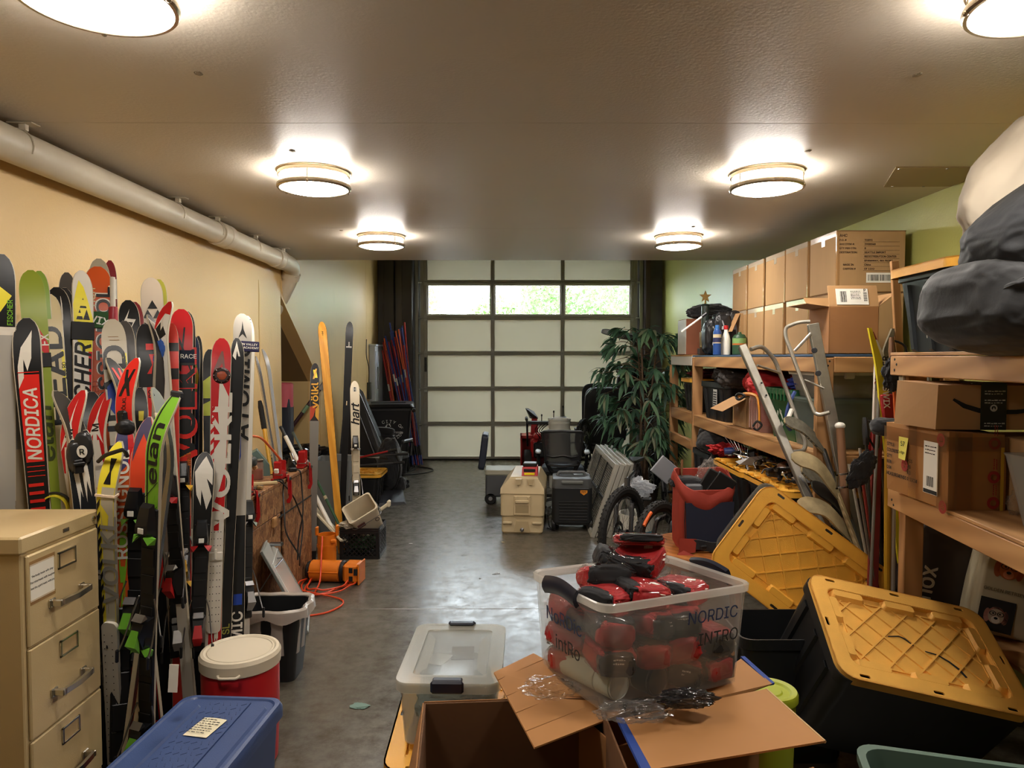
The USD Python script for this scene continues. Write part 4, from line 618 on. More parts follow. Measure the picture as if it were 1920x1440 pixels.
# ------------------------------------------------------------------ OSB work bench
OSB = usdkit.material(stage, '/World/Looks/strand_board', {'t': ('texture_coordinate', {}), 'm': ('mapping', {'scale': (30, 30, 18)}), 'n': ('noise_texture', {'scale': .5, 'detail': 2}), 'mv': ('mix_vector', {'fac': .25}), 'v': ('voronoi_texture', {'scale': 1.6, 'randomness': 1}), 's': ('separate_color', {}), 'n3': ('noise_texture', {'scale': 1.1, 'detail': 6, 'distortion': 3}), 'mf': ('mix_float', {'fac': .72}), 'r': ('rgb_ramp', {'ramp': [(.25, lin('#452a19')), (.4, lin('#744a2c')), (.55, lin('#93663f')), (.75, lin('#b58b5d'))]}), 'b': ('bump', {'strength': .5, 'distance': .001}), 'p': ('principled_bsdf', {'roughness': .6})},
    [('t.object', 'm.vector'), ('m.vector', 'n.vector'), ('m.vector', 'mv.a'), ('n.color', 'mv.b'), ('mv.result', 'v.vector'), ('m.vector', 'n3.vector'), ('v.color', 's.color'), ('s.r', 'mf.a'), ('n3.fac', 'mf.b'), ('mf.result', 'r.fac'), ('r.color', 'p.base_color'), ('mf.result', 'b.height'), ('b.normal', 'p.normal')], surface='p.BSDF')
t = Th('work_bench', 'strand board work bench with red vises and tools along the left wall', 'workbench'); BX = -1.60
t.part('top', span((XL + .02, 4.15, .855), (BX, 5.66, .88), .003), OSB); t.part('front_panel', span((BX - .02, 4.95, .0), (BX - .004, 5.65, .85)), OSB); t.part('front_panel', span((BX - .02, 4.15, .0), (BX - .004, 4.89, .66)), OSB); t.part('front_panel', span((BX - .016, 4.15, .665), (BX - .002, 4.945, .853)), OSB)
t.part('end_panel', span((XL + .02, 5.64, 0), (BX - .021, 5.658, .85)), OSB); t.part('end_panel', span((XL + .02, 4.155, 0), (BX - .021, 4.173, .85)), OSB); t.part('gap_post', span((BX - .05, 4.885, 0), (BX - .022, 4.96, .85)), BLACK)
t.part('gap_strip', span((BX - .022, 4.85, .63), (BX + .001, 5.64, .64), .001), INK); t.part('wood_block', span((BX - .002, 4.70, .60), (BX + .016, 4.76, .665)), PINE)
t.part('back_ledge', span((XL + .02, 4.2, .882), (XL + .09, 5.6, .95)), PINEX)
VR = mat('#a81a1c', .35)
def vise(y, ang, lab, x=BX - .02):
    t = Th('ski_vise', lab, 'vise', tr(x, y, .882) @ rot('z', ang)); t.part('base', join(box(.06, .16, .014, (-.02, 0, .007)), box(.05, .05, .05, (-.02, -.03, .035))), VR)
    t.part('jaw', prism([(-.05, 0), (-.05, .11), (-.035, .12), (-.03, .05), (.03, .05), (.035, .12), (.05, .11), (.05, 0)], .05, fr((.0, -.07, .015), (0, 1, 0), (0, 0, 1), (1, 0, 0)) @ tr(.05, 0, -.03)), VR)
    t.part('clamp_arm', prism(sg.Polygon([(0, .0), (.03, -.02), (.035, -.15), (.02, -.19), (.0, -.19), (-.005, -.17), (.012, -.15), (.008, -.04), (-.03, -.02), (-.03, .0)]), .012, fr((.02, .05, .01), (1, 0, 0), (0, 0, 1), (0, -1, 0))), VR)
    t.part('cam_lever', prism(sg.Polygon([(-.02, 0), (.022, 0), (.03, -.05), (.012, -.14), (-.012, -.15), (-.02, -.06)]).difference(sg.MultiPoint([(0, -.03), (.006, -.06), (.004, -.085), (0, -.11), (-.006, -.13)]).buffer(.006)), .01, fr((.04, .03, .03), (.35, -1, 0) / np.sqrt(1.1225), (0, 0, 1), (-1, -.35, 0) / np.sqrt(1.1225))), VR)
    t.part('pivot', cyl((.025, .035, .0), (.055, .02, .0), .012), STEEL)
    for s in (-.045, .045): t.part('clamp_screw', cyl((-.03, -.02 + s, .04), (.03, -.02 + s, .04), .006, n=10), STEEL)
    return t
vise(4.36, 12, 'red ski vise at the near end of the bench'); vise(4.98, -4, 'red ski vise with a white sticker in the middle of the bench').part('sticker', box(.028, .02, .03, (.02, -.12, .115), .002, rot('x', 15)), WHITE); vise(5.52, 5, 'red ski vise on the far bench corner')
t = Th('spray_can', 'small yellow and white can with a blue cap on the bench', 'can', tr(-1.78, 4.72, .88)); t.part('body', lathe([(0, 0), (.03, 0), (.031, .004), (.031, .1), (.024, .115), (0, .115)], 24), mat('#d9cfae', .3)); t.part('band', lathe([(.0315, .02), (.0315, .06)], 24), mat('#d1a52a', .4)); t.part('cap', lathe([(.0, .16), (.024, .158), (.026, .15), (.026, .115)], 20), mat('#1d2fa0', .35))
t = Th('glass_jar', 'clear glass jar with reddish contents between the blue cap can and the vise', 'jar', tr(-1.80, 4.98, .88)); t.part('glass', lathe([(0, 0), (.044, 0), (.048, .005), (.048, .11), (.042, .122), (.042, .13), (.046, .13)], 24), clear('#e8c9b8', .2, .05)); t.part('contents', lathe([(0, .004), (.042, .004), (.042, .07), (0, .075)], 20), mat('#8d4a38', .6)); t.part('lid', lathe([(.0475, .126), (.0475, .14), (0, .142)], 24), STEEL)
t = Th('tin_can', 'open tin can beside the near vise on the bench', 'can', tr(-1.72, 4.50, .88)); t.part('body', lathe([(0, 0), (.04, 0), (.042, .003), (.041, .03), (.042, .033), (.041, .07), (.042, .11), (.039, .11), (.039, .004), (0, .004)], 24), mat('#a5a49e', .35, .7)); t.part('label', lathe([(.0425, .02), (.0425, .09)], 24), mat('#20365c', .5))
t = Th('power_box', 'teal grey wedge shaped power box with an orange cord on the bench', 'box', tr(-1.86, 5.16, .88) @ rot('z', 20)); t.part('body', hull([(-.09, -.07, 0), (.09, -.07, 0), (.09, .07, 0), (-.09, .07, 0), (-.06, -.07, .16), (.0, -.07, .19), (.0, .07, .19), (-.06, .07, .16), (.085, -.07, .08), (.085, .07, .08)]), mat('#5a7470', .5)); t.part('front_plate', span((-.07, -.074, .02), (.03, -.07, .12), .002), mat('#6b6f68', .5))
t = Th('orange_lead', 'short orange lead with a black plug arching down to the bench', 'lead'); c = curve([at(466, 817, 4.45), at(490, 822, 4.7), at(512, 845, 4.95), at(526, 862, 5.1)], 30); t.part('cable', tube(c, .008), ORANGE); t.part('plug', cyl(c[0] - V(.06, 0, .0), c[0] + V(.01, 0, 0), .02, .016), BLACK)
t = Th('orange_clamp_tool', 'orange handled tool lying on the near bench corner', 'tool', tr(-1.66, 4.30, .99) @ rot('z', 30)); t.part('handle', tube(bent([(-.06, 0, -.05), (-.05, 0, .03), (.03, 0, .03), (.06, 0, -.05)], .03), .017, 10), mat('#e2481c', .4)); t.part('jaw', box(.1, .03, .05, (0, 0, -.07)), BLACK)
for i, (px, py, z, l, a, c, lab) in enumerate(((516, 908, 4.75, .16, 20, '#c9b487', 'pale wooden stick on the bench edge'), (498, 905, 4.6, .1, -30, '#9a7a4a', 'small brown wooden peg on the bench'), (490, 915, 4.6, .09, 60, '#5a4a34', 'dark wooden scrap on the bench beside the can'))):
    q = at(px, py, z); solo('wood_scrap', box(l, .022, .022, (0, 0, 0), .005, tr(min(q[0], BX - .06), q[1], .893) @ rot('z', a)), mat(c, .7), lab, 'scrap')
for i, (pts, lab) in enumerate((((at(512, 905, 4.9), at(527, 925, 4.9), at(533, 960, 4.8), at(537, 1000, 4.75), at(560, 1040, 4.8), at(562, 1060, 4.9)), 'left black power cable hanging down the bench front'), ((at(550, 895, 5.3), at(566, 915, 5.3), at(568, 960, 5.25), at(560, 1010, 5.2), at(558, 1050, 5.15)), 'right black power cable hanging down the bench front'), ((at(522, 930, 4.85), at(548, 928, 5.1), at(562, 960, 5.2), at(568, 985, 5.2), at(562, 1045, 5.1)), 'looped black power cable along the bench gap'))):
    p = np.array(pts); p[1:, 0] = np.maximum(p[1:, 0], BX + .012); p[0] = (BX - .05, p[0][1], .888); p = np.insert(p, 1, (BX + .012, p[0][1], .885), 0); solo('power_cable', tube(curve(p, 60), .0055), BLACK, lab, 'cable', group='black cables on the bench front')
# leaning white panel
q = [V(-1.585, 4.66, .46), V(-1.585, 5.12, .55), V(-1.39, 4.83, .002), V(-1.27, 4.36, .012)]; o = q[3]; ex = nrm(q[2] - q[3]); ez = q[0] - q[3]; ez = nrm(ez - ex * (ez @ ex)); W_ = .52; H_ = .60
t = Th('framed_panel', 'pale grey framed panel leaning against the bench front', 'panel', fr(o, ex, np.cross(ez, ex), ez)); t.part('pane', span((0, -.004, 0), (W_, .004, H_), .001), mat('#b9bdb8', .15, spec=.7)); t.part('frame', join(span((0, -.009, 0), (.014, .009, H_)), span((W_ - .014, -.009, 0), (W_, .009, H_)), span((0, -.009, H_ - .014), (W_, .009, H_)), span((0, -.009, 0), (W_, .009, .014))), mat('#9aa09c', .3, .4)); t.part('inner_bead', join(span((.09, -.008, .0), (.096, -.004, H_ - .12)), span((.09, -.008, H_ - .126), (W_ - .02, -.004, H_ - .12))), mat('#d9dcd8', .3))
t = Th('steel_pipe_rest', 'thin bent steel rod with a capped pipe poking from the bench front', 'rod'); t.part('rod', tube(bent([(BX + .002, 4.42, .25), (BX + .1, 4.42, .40), (BX + .1, 4.62, .42), (BX + .002, 4.66, .40)], .03), .005), STEEL); t.part('cap', cyl((BX, 4.66, .50), (BX + .09, 4.63, .51), .014), STEEL)
# tools behind the bench, against the wall
t = Th('maul_handle', 'yellow tool handle with a black rubber grip leaning on the wall above the bench', 'tool handle'); a, b = at(487, 752, 5.35), at(506, 868, 5.2); d = b - a; t.part('grip', tube([a, a + d * .1, a + d * .44, a + d * .46], [.014, .02, .02, .018], 12), RUBBER); t.part('shaft', tube([a + d * .4, b, b + d * .18], [.016, .014, .015], 12), mat('#d9a431', .4))
s = Ski('narrow grey ski with a curved tip leaning on the wall above the bench', (492, 655), (525, 855), 5.5, 5.25, 10, G('#8b8e90', .2), curl=.06, tw=30, L=1.05, group=None); s = Ski('thin dark pole like ski just left of the narrow grey one', (479, 668), (514, 860), 5.42, 5.2, 8, G('#3d3a38'), curl=.02, tw=40, L=1.0, group=None)
for i, (px, c, lab) in enumerate(((508, 855, 'small black and silver ski binding on the bench behind the power box'), (546, 850, 'black and silver ski binding on the bench near the far vise'))):
    q = at(px, c, 5.35); t = Th('binding_part', lab, 'binding', tr(q[0], q[1], .881) @ rot('z', 30 * i)); t.part('base', box(.06, .12, .03, (0, 0, .015), .006), BLACK); t.part('toe', hull([(-.03, -.03, .03), (.03, -.03, .03), (-.03, .04, .03), (.03, .04, .03), (-.02, .01, .1), (.02, .01, .1), (0, -.04, .07)]), BLACK); t.part('lever', box(.02, .1, .012, (0, .03, .11), .004, rot('x', 30)), CHROME)
t = Th('hand_plane', 'tan wooden mallet handle leaning beside the black plug above the bench', 'handle'); t.part('shaft', tube(curve([at(463, 830, 4.6), at(470, 860, 4.6), at(480, 880, 4.6)], 12), .016, 10), wood('#b98a58', '#96693c')); t.part('head', lump(.035, .05, .035, 2, .1, 2, 3, .7, tr(*at(470, 866, 4.55))), mat('#2c2f2e', .5))
# ------------------------------------------------------------------ things in the niche and behind the bench
t = Th('rolled_tarp', 'dark rolled tarp with a pink end standing in the wall niche', 'roll', tr(-2.50, 7.75, 0) @ rot('y', 1)); t.part('roll', lump(.085, .08, .70, 4, .12, 1.5, 4, .45, tr(0, 0, .70)), mat('#2a2f3c', .5)); t.part('pink_end', lathe([(.0, 1.47), (.07, 1.465), (.088, 1.45), (.09, 1.20), (.082, 1.2)], 20), mat('#c9606c', .4))
t = Th('window_squeegee', 'maroon and black handled stick leaning across the niche', 'stick'); a, b = at(612, 713, 8.15), at(548, 800, 8.0); t.part('shaft', tube([a, a * .25 + b * .75, b], .022, 10), mat('#3b1720', .4)); t.part('sleeve', tube([a * .8 + b * .2, a * 1.05 - b * .05], .03, 10), mat('#9b938a', .4)); t.part('label', tube([a * .45 + b * .55, a * .3 + b * .7], .0235, 10), mat('#7d9a78', .5))
for k, (px, py, z, sx, sz, lab) in enumerate(((575, 850, 7.6, .32, .16, 'black garbage bag heap in the niche behind the bench'), (548, 862, 7.2, .22, .12, 'smaller black bag heap left of the garbage bag'))):
    q = at(px, py, z); solo('garbage_bag', lump(sx, .25, sz, 11 + k, .5, 2.2, 4, T=tr(q[0], q[1], q[2] - .06)), mat('#101113', .25), lab, 'bag')
t = Th('camera_stand_table', 'low dark table under the garbage bags behind the bench', 'table', tr(-2.1, 7.4, 0)); t.part('top', span((-.45, -.35, .56), (.26, .35, .60)), mat('#4f5254', .5)); [t.part('leg', span((x - .02, y - .02, 0), (x + .02, y + .02, .56)), DARK) for x in (-.42, .22) for y in (-.3, .3)]
q = at(612, 868, 7.0); t = Th('grey_bin', 'grey plastic bin showing between the short skis', 'bin', tr(-1.74, 7.0, 0)); t.part('body', loft([ring(.3, .3, .04, .0), ring(.40, .40, .04, .74), ring(.38, .38, .04, .74), ring(.28, .28, .04, .01)]), mat('#6f7374', .5), smooth=25)
# the four odd skis in front of the tote
GOLD = wood('#e0a23a', '#cf8d28', (2, 2, .3), .35)
s = Ski('short black ski with cream lettering and a bare metal lower half', (591, 681), (587, 940), 6.1, 5.95, 21, G('#232021'), [('poly', [(-.5, .06), (.2, .06), (.6, .13), (-.1, .13)], Y1), ('poly', [(.1, .05), (.5, .05), (-.1, .14), (-.5, .14)], G('#d9a84a')), ('text', 'völkl', .17, .055, G('#e0a83a'), {'stretch': 1.3}), ('poly', [(-1, .38), (.4, .36), (-.2, .46), (-1, .5)], G('#b4442a')), ('poly', [(.2, .4), (1, .36), (1, .5), (.2, .46)], G('#d9a23a')), ('band', .5, 1.6, -1, 1, mat('#8d8a84', .35, .5))], curl=.04, waist=.85, side=G('#8a857c'), group=None)
s = Ski('tall golden yellow wooden looking ski leaning in front of the dark canvas', (603, 603), (633, 950), 6.35, 6.2, 20, GOLD, [('text', 'HEAD', .085, .012, K), ('band', .02, 2.2, -.04, .04, G('#c98a24'))], curl=.04, waist=.82, side=G('#3a2d1a'), group=None)
v_ = s.t.part('lettering_band', xf(box(.03, .001, .012), fr(s.local(0, .09, .002), (1, 0, 0), (0, 1, 0), (0, 0, 1))), G('#d9a038'))
s = Ski('tall plain black ski leaning beside the golden one', (656, 603), (643, 925), 6.75, 6.6, 17, K, [('text', 'HEAD', .20, .012, W, {}), ('band', .24, .255, -.8, .8, SLV), ('band', .76, .80, -.15, .2, TAN)], curl=.04, waist=.82, side=G('#2a2a2c'), group=None)
s = Ski('short cream white ski with black italic lettering and a black binding', (665, 714), (668, 925), 6.45, 6.35, 22, G('#d9cdb4'), [('text', 'hart', .20, .07, K, {'slant': .3, 'stretch': 1.1}), ('poly', [(-.4, .06), (.4, .06), (.4, .10), (-.4, .10)], SLV), ('poly', [(-.15, .06), (.15, .06), (.05, .08), (.15, .1), (-.15, .1), (-.05, .08)], K)], curl=.04, waist=.8, side=G('#b5a98c'), group=None); s.binding(.80, BL_, CHR, plate=G('#b9ad94'))
# yellow lidded black tote behind them
t = Th('storage_tote', 'black tote with a yellow lid behind the short skis beyond the bench', 'tote', tr(-1.86, 8.25, 0)); tote_body(t, .70, .48, .40, TOTE); yellow_lid(t, .77, .52, .40)
SP = [((600, 862), (745, 852), 8.1, '#2c2d30', 'upper black ski pole lying on the yellow lid'), ((610, 872), (728, 846), 8.0, '#a21f24', 'red ski pole lying on the yellow lid'), ((598, 878), (738, 868), 8.05, '#3a3b3e', 'lower dark ski pole lying on the yellow lid'), ((605, 850), (712, 858), 8.3, '#9a9a9c', 'silver ski pole at the back of the pole pile')]
for a, b, z, c, lab in SP:
    t = Th('ski_pole', lab, 'ski pole', group='ski poles lying on the yellow lid'); a, b = at(*a, z), at(*b, z - .1); t.part('shaft', tube([a, b], .011, 8), mat(c, .3)); t.part('grip', tube([b, b + (b - a) * .14], [.014, .018], 10), BLACK); t.part('basket', lathe([(.008, 0), (.04, .004), (.045, 0), (.04, -.004), (.008, -.004)], 16, orient(a + (b - a) * .06, a + (b - a) * .2)), BLACK)
BK2 = mat('#15161a', .45, bump=.0015, bs=14)
def _cv(u, v): return (-.62 + 1.0 * u + .14 * math.sin(7 * u) * (1 - v), .2 * math.cos(PI * u) * (1 - v * .5), .15 + 1.12 * v * (1 - .55 * max(0, u - .45) * 1.7) + .02 * math.sin(9 * u + 4 * v))
t = Th('canvas_chair_bag', 'black folded canvas leaning behind the golden ski', 'canvas', tr(-1.93, 9.0, 0) @ sc(.85, 1, 1)); t.part('canvas', hull([(-.32, -.1, 0), (-.3, .25, 0), (.45, -.15, .25), (.45, .3, .25), (-.22, .05, 1.36), (-.05, .05, 1.38), (.05, .05, 1.30), (-.3, .1, .6), (.38, .05, .62), (.42, 0, .1)]), BK2, smooth=False)
for k, (a, b) in enumerate((((-.02, -.0, 1.34), (.44, -.18, .5)), ((-.12, -.02, 1.3), (.3, -.19, .45)), ((-.2, -.0, 1.33), (-.31, -.11, .1)))): t.part('seam', tube([a, b], .008, 6), mat('#3a3c42', .3))
t = Th('duffel_bag', 'black duffel bag slumped right of the tote under the ski poles', 'bag', tr(-1.50, 8.75, 0)); t.part('body', lump(.15, .22, .34, 21, .2, 1.8, 4, .8, tr(0, 0, .40)), BLACKF); t.part('pocket', lump(.08, .1, .10, 5, .2, 2, 3, .8, tr(.13, -.06, .17)), BLACKF); t.part('strap', tube(curve([(.1, -.2, .6), (.16, -.2, .4), (.12, -.22, .2), (.05, -.2, .12)], 16), .012, 6), BLACK)
t = Th('floor_pad', 'dark folded pad lying on the floor in front of the duffel', 'pad', tr(-1.42, 8.35, .0) @ rot('z', 20)); t.part('pad', hull([(-.18, -.15, 0), (.16, -.12, 0), (.2, .2, 0), (-.15, .2, 0), (-.16, -.13, .04), (.14, -.1, .03), (.18, .18, .12), (-.13, .18, .13)]), mat('#2b2d33', .5))
# ------------------------------------------------------------------ milk crate, bucket, broom sticks and orange pump
t = Th('milk_crate', 'black plastic milk crate under the tipped white bucket', 'crate', tr(-1.30, 6.2, 0)); CR = mat('#161718', .4); w = .33; h = .27
for (o, ex) in (((-w / 2, -w / 2, 0), (1, 0, 0)), ((w / 2, -w / 2, 0), (0, 1, 0)), ((w / 2, w / 2, 0), (-1, 0, 0)), ((-w / 2, w / 2, 0), (0, -1, 0))):
    bars = [sg.box(0, 0, w, .03), sg.box(0, h - .05, w, h), sg.box(0, 0, .025, h), sg.box(w - .025, 0, w, h)] + [sg.LineString([(x, .03), (x + .19, h - .05)]).buffer(.0035) for x in np.arange(-.16, .33, .04)] + [sg.LineString([(x, .03), (x - .19, h - .05)]).buffer(.0035) for x in np.arange(.0, .5, .04)]
    from shapely import union_all
    t.part('side', prism(union_all(bars).intersection(sg.box(0, 0, w, h)), .008, fr(o, ex, (0, 0, 1), np.cross(ex, (0, 0, 1)))), CR, smooth=False)
    for z in (h - .04, h - .02, h - .004): t.part('rim_rib', span((0, 0, z - .003), (w, .005, z + .003), .001) if False else xf(box(w, .006, .008, (w / 2, z, .006), .001), fr(o, ex, (0, 0, 1), np.cross(ex, (0, 0, 1)))), CR)
t.part('base', span((-w / 2, -w / 2, 0), (w / 2, w / 2, .008)), CR)
solo('green_net', lump(.13, .12, .09, 3, .6, 3, 3, T=tr(-1.3, 6.2, .11)), mat('#2f4a2c', .8), 'dark green netting bundled inside the milk crate', 'net')
t = Th('bucket', 'white plastic bucket tipped over on the milk crate', 'bucket', tr(-1.27, 6.16, .33) @ rot('y', -18) @ rot('x', 38) @ rot('z', 20)); BW = mat('#cbbfa6', .5, var=.05, vs=9)
t.part('body', loft([ring(.20, .17, .03, -.13), ring(.26, .22, .03, .13), ring(.275, .235, .03, .13), ring(.275, .235, .03, .148), ring(.25, .21, .03, .148), ring(.19, .16, .03, -.12)]), BW, smooth=25); t.part('bail', tube(bent([(-.138, 0, .11), (-.15, -.12, .06), (.15, -.12, .06), (.138, 0, .11)], .08), .003), STEEL); t.part('warning_label', xf(box(.07, .001, .05, (0, 0, 0), 0), tr(-.06, -.113, .06) @ rot('x', 7)), mat('#6a3a34', .5)); t.part('round_mark', xf(lathe([(.014, 0), (.017, .001), (.02, 0)], 20), fr((.08, -.108, .02), (1, 0, 0), (0, .1, 1), (0, -1, .1))), mat('#4a3a34', .5))
solo('plastic_scoop', join(box(.1, .05, .03, (0, 0, 0), .008, tr(-1.13, 6.3, .40) @ rot('y', -35)), box(.03, .06, .06, (-1.09, 6.3, .43), .01)), BW, 'small cream plastic scoop behind the bucket', 'scoop')
solo('rag', lump(.09, .07, .035, 8, .5, 3, 3, T=tr(-1.40, 6.08, .29)), mat('#b8b0a0', .8), 'crumpled pale rag on the crate edge', 'rag')
t = Th('white_tube_pole', 'white pole with a black end leaning from the crate to the wall', 'pole'); a, b = at(526, 800, 6.5), at(622, 990, 6.15); d = b - a; t.part('tube', tube([a + d * .1, b], .019, 12), WHITE); t.part('end', tube([a, a + d * .1], .015, 12), BLACK)
t = Th('green_pole', 'green and grey pole leaning beside the white one into the crate', 'pole'); a, b = at(540, 792, 6.6), at(636, 985, 6.12); d = b - a; t.part('upper_shaft', tube([a + d * .1, a + d * .45], .011, 10), mat('#5d6a66', .4)); t.part('lower_shaft', tube([a + d * .45, b], .0125, 10), mat('#1f4a2c', .4)); t.part('ferrule', tube([a + d * .73, a + d * .76], .015, 10), mat('#b9ab8c', .4))
t = Th('baseboard_plank', 'cream painted board leaning into the milk crate from the bench', 'board'); a, b = at(584, 948, 6.3), at(632, 1000, 6.1); d = nrm(b - a); up = nrm(np.cross(d, (0, 1, 0))); t.part('board', box(.62, .10, .02, (.2, 0, 0), .004, fr(a, d, nrm(np.cross(up, d)) * 1, up)), mat('#cfc3a8', .55)); t.part('groove', box(.6, .01, .004, (.2, -.03, .0105), .001, fr(a, d, nrm(np.cross(up, d)), up)), mat('#a99c80', .6))
OP = mat('#dd7718', .4); t = Th('orange_pipe_piece', 'upright orange plastic tube with a notched rim behind the orange motor', 'tube', tr(-1.50, 5.72, 0)); t.part('tube', prism(sg.Point(0, 0).buffer(.075).difference(sg.Point(0, 0).buffer(.070)), .30, tr(0, 0, 0)), OP); t.part('collar', lathe([(.075, .20), (.08, .2), (.08, .22), (.075, .22)], 24), OP); t.part('ear', join(box(.02, .05, .09, (.085, 0, .33), .006), box(.02, .05, .07, (-.075, -.02, .33), .006)), OP); t.part('notch_lip', box(.05, .03, .03, (.07, -.06, .255), .008), OP)
t = Th('orange_motor', 'orange cylindrical motor housing lying on the floor by the bench', 'motor', tr(-1.33, 5.42, .085) @ rot('z', -6)); t.part('housing', cyl((-.22, 0, 0), (.02, 0, 0), .082, n=32), OP); t.part('black_band', cyl((.02, 0, 0), (.05, 0, 0), .084, n=32), BLACK); e = t.part('end_housing', join(box(.13, .15, .15, (.115, 0, .0), .02)), OP); t.part('end_frame', join(box(.012, .165, .165, (.18, 0, 0), .005)), OP, under=e); [t.part('slot', box(.03, .004, .04, (.12, -.077, z), .002), INK, under=e) for z in (-.035, .03)]; t.part('rear_cap', cyl((-.25, 0, 0), (-.22, 0, 0), .07, n=24), BLACK); t.part('rib', join(box(.24, .01, .006, (-.1, -.082, 0.01), .002)), OP); t.part('label', box(.03, .002, .05, (.16, -.084, .02), .0005), INK)
rg = np.random.default_rng(2); c0 = flo(615, 1095); pts = [(-1.49, 5.55, .32), (-1.46, 5.4, .2), (-1.44, 5.28, .05), (-1.42, 5.1, .008)]
for k in range(70): a = k * .33; r = .15 + .03 * math.sin(k * .21) ; pts.append((c0[0] + .0 + r * 1.1 * math.cos(a) + .02 * math.sin(k * .7), c0[1] - .05 + r * 1.5 * math.sin(a), .008 + .012 * (k % 5 == 2) + .0004 * k))
pts += [(c0[0] + .2, c0[1] - .38, .008), (c0[0] + .16, c0[1] - .62, .008), (c0[0] - .05, c0[1] - .70, .008), (c0[0] - .2, c0[1] - .6, .008)]
solo('extension_cord', tube(curve(pts, 420), .0065, 6), mat('#d9481f', .45), 'orange extension cord coiled on the floor by the white panel', 'cord')
# ------------------------------------------------------------------ far left: waste cart, office chair, slalom poles, net
t = Th('waste_cart', 'large black wheeled waste cart with white lettering near the overhead door', 'waste bin', tr(-1.78, 10.35, 0) @ rot('z', 8)); WC = mat('#17181b', .4)
t.part('body', loft([ring(.50, .52, .05, .06), ring(.66, .72, .06, .98), ring(.70, .76, .06, .985), ring(.70, .76, .06, 1.02)]), WC, smooth=25); l = t.part('lid', loft([ring(.72, .80, .06, 1.02), ring(.74, .82, .06, 1.035), ring(.70, .76, .08, 1.075), ring(.5, .5, .1, 1.085)]), WC, smooth=30); t.part('lid_ridge', box(.5, .05, .02, (0, -.2, 1.085), .008), WC, under=l)
t.part('handle_bar', tube([(-.3, .42, 1.0), (.3, .42, 1.0)], .02), WC); t.part('side_grip', box(.05, .2, .05, (.36, -.1, .97), .01), WC)
for x in (-.26, .26): t.part('wheel', lathe([(.03, -.03), (.12, -.03), (.13, -.02), (.13, .02), (.12, .03), (.03, .03)], 28, fr((x, .3, .13), (0, 1, 0), (0, 0, 1), (1, 0, 0)), True), RUBBER)
F0 = face((0, -.336, .70), (1, 0, 0), nrm((0, -.11, 1))); WP = mat('#c9c9c6', .6)
for i, ch in enumerate('CITY OF BOZEMAN'):
    if ch != ' ': a = math.radians(112 - i * 16); t.part('lettering', text(ch, .042, .001, True, T=F0 @ tr(.19 * math.cos(a), .13 * math.sin(a) + .0, .004) @ rot('z', math.degrees(a) - 90)), WP, smooth=False)
t.part('lettering', text('SOLID WASTE DIVISION', .024, .001, True, T=F0 @ tr(0, -.03, .004)), WP, smooth=False); t.part('small_print', scribble(.34, 1, .01, .012, F0 @ tr(0, -.07, .004), 5), WP, smooth=False, kind='stuff')
for k in range(3): t.part('recycling_arrow', prism(sg.Polygon([(-.022, -.034), (.012, -.034), (.012, -.044), (.034, -.027), (.012, -.010), (.012, -.02), (-.022, -.02)]), .001, F0 @ tr(0, .06, .004) @ rot('z', 120 * k)), WP, smooth=False)
MET = mat('#8a8a8c', .3, .8)
def star_base(t, z=.07, r=.3, n=5, m=BLACK, ph=0):
    for k in range(n):
        a = 2 * PI * k / n + ph; c, s = math.cos(a), math.sin(a); t.part('base_arm', hull([(.03 * c - .02 * s, .03 * s + .02 * c, z + .02), (.03 * c + .02 * s, .03 * s - .02 * c, z + .02), (.03 * c, .03 * s, z + .06), (r * c - .012 * s, r * s + .012 * c, z - .01), (r * c + .012 * s, r * s - .012 * c, z - .01), (r * c, r * s, z + .02)]), m)
        t.part('caster', join(*[lathe([(.006, -.008), (.026, -.008), (.028, -.004), (.028, .004), (.026, .008), (.006, .008)], 14, fr((r * c - e * s, r * s + e * c, .029), (c, s, 0), (0, 0, 1), (s, -c, 0)), True) for e in (-.014, .014)]), BLACK)
t = Th('office_chair', 'low black office chair in front of the waste cart', 'chair', tr(-1.62, 9.45, 0) @ rot('z', 160)); star_base(t, r=.28, m=MET, ph=.5); t.part('gas_lift', cyl((0, 0, .1), (0, 0, .36), .028), BLACK); t.part('seat', lump(.24, .24, .05, 2, .1, 1.5, 3, .6, tr(0, 0, .42)), BLACKF)
for k in range(4): t.part('back_cushion', lump(.21, .05, .055, 3 + k, .08, 1.5, 3, .6, tr(0, .24, .52 + .085 * k)), BLACKF)
for x in (-.27, .27): t.part('armrest', tube(bent([(x, -.1, .42), (x, -.14, .62), (x, .16, .62), (x, .2, .45)], .05), .018, 8), BLACK); t.part('arm_pad', box(.05, .26, .03, (x, 0, .64), .012), mat('#62666e', .4))
rg = np.random.default_rng(12); PC = [('#b8302a', 'red'), ('#24409a', 'blue'), ('#1f3a8e', 'deep blue'), ('#c23a2e', 'bright red'), ('#263f8c', 'dark blue'), ('#8e2a3a', 'maroon'), ('#d0582a', 'orange red')]
ORD = 'leftmost,second,third,fourth,fifth,sixth,seventh,eighth,ninth,tenth,eleventh,twelfth,thirteenth,fourteenth,fifteenth,sixteenth,seventeenth,eighteenth,nineteenth,twentieth,twenty-first,twenty-second,twenty-third,rightmost'.split(',')
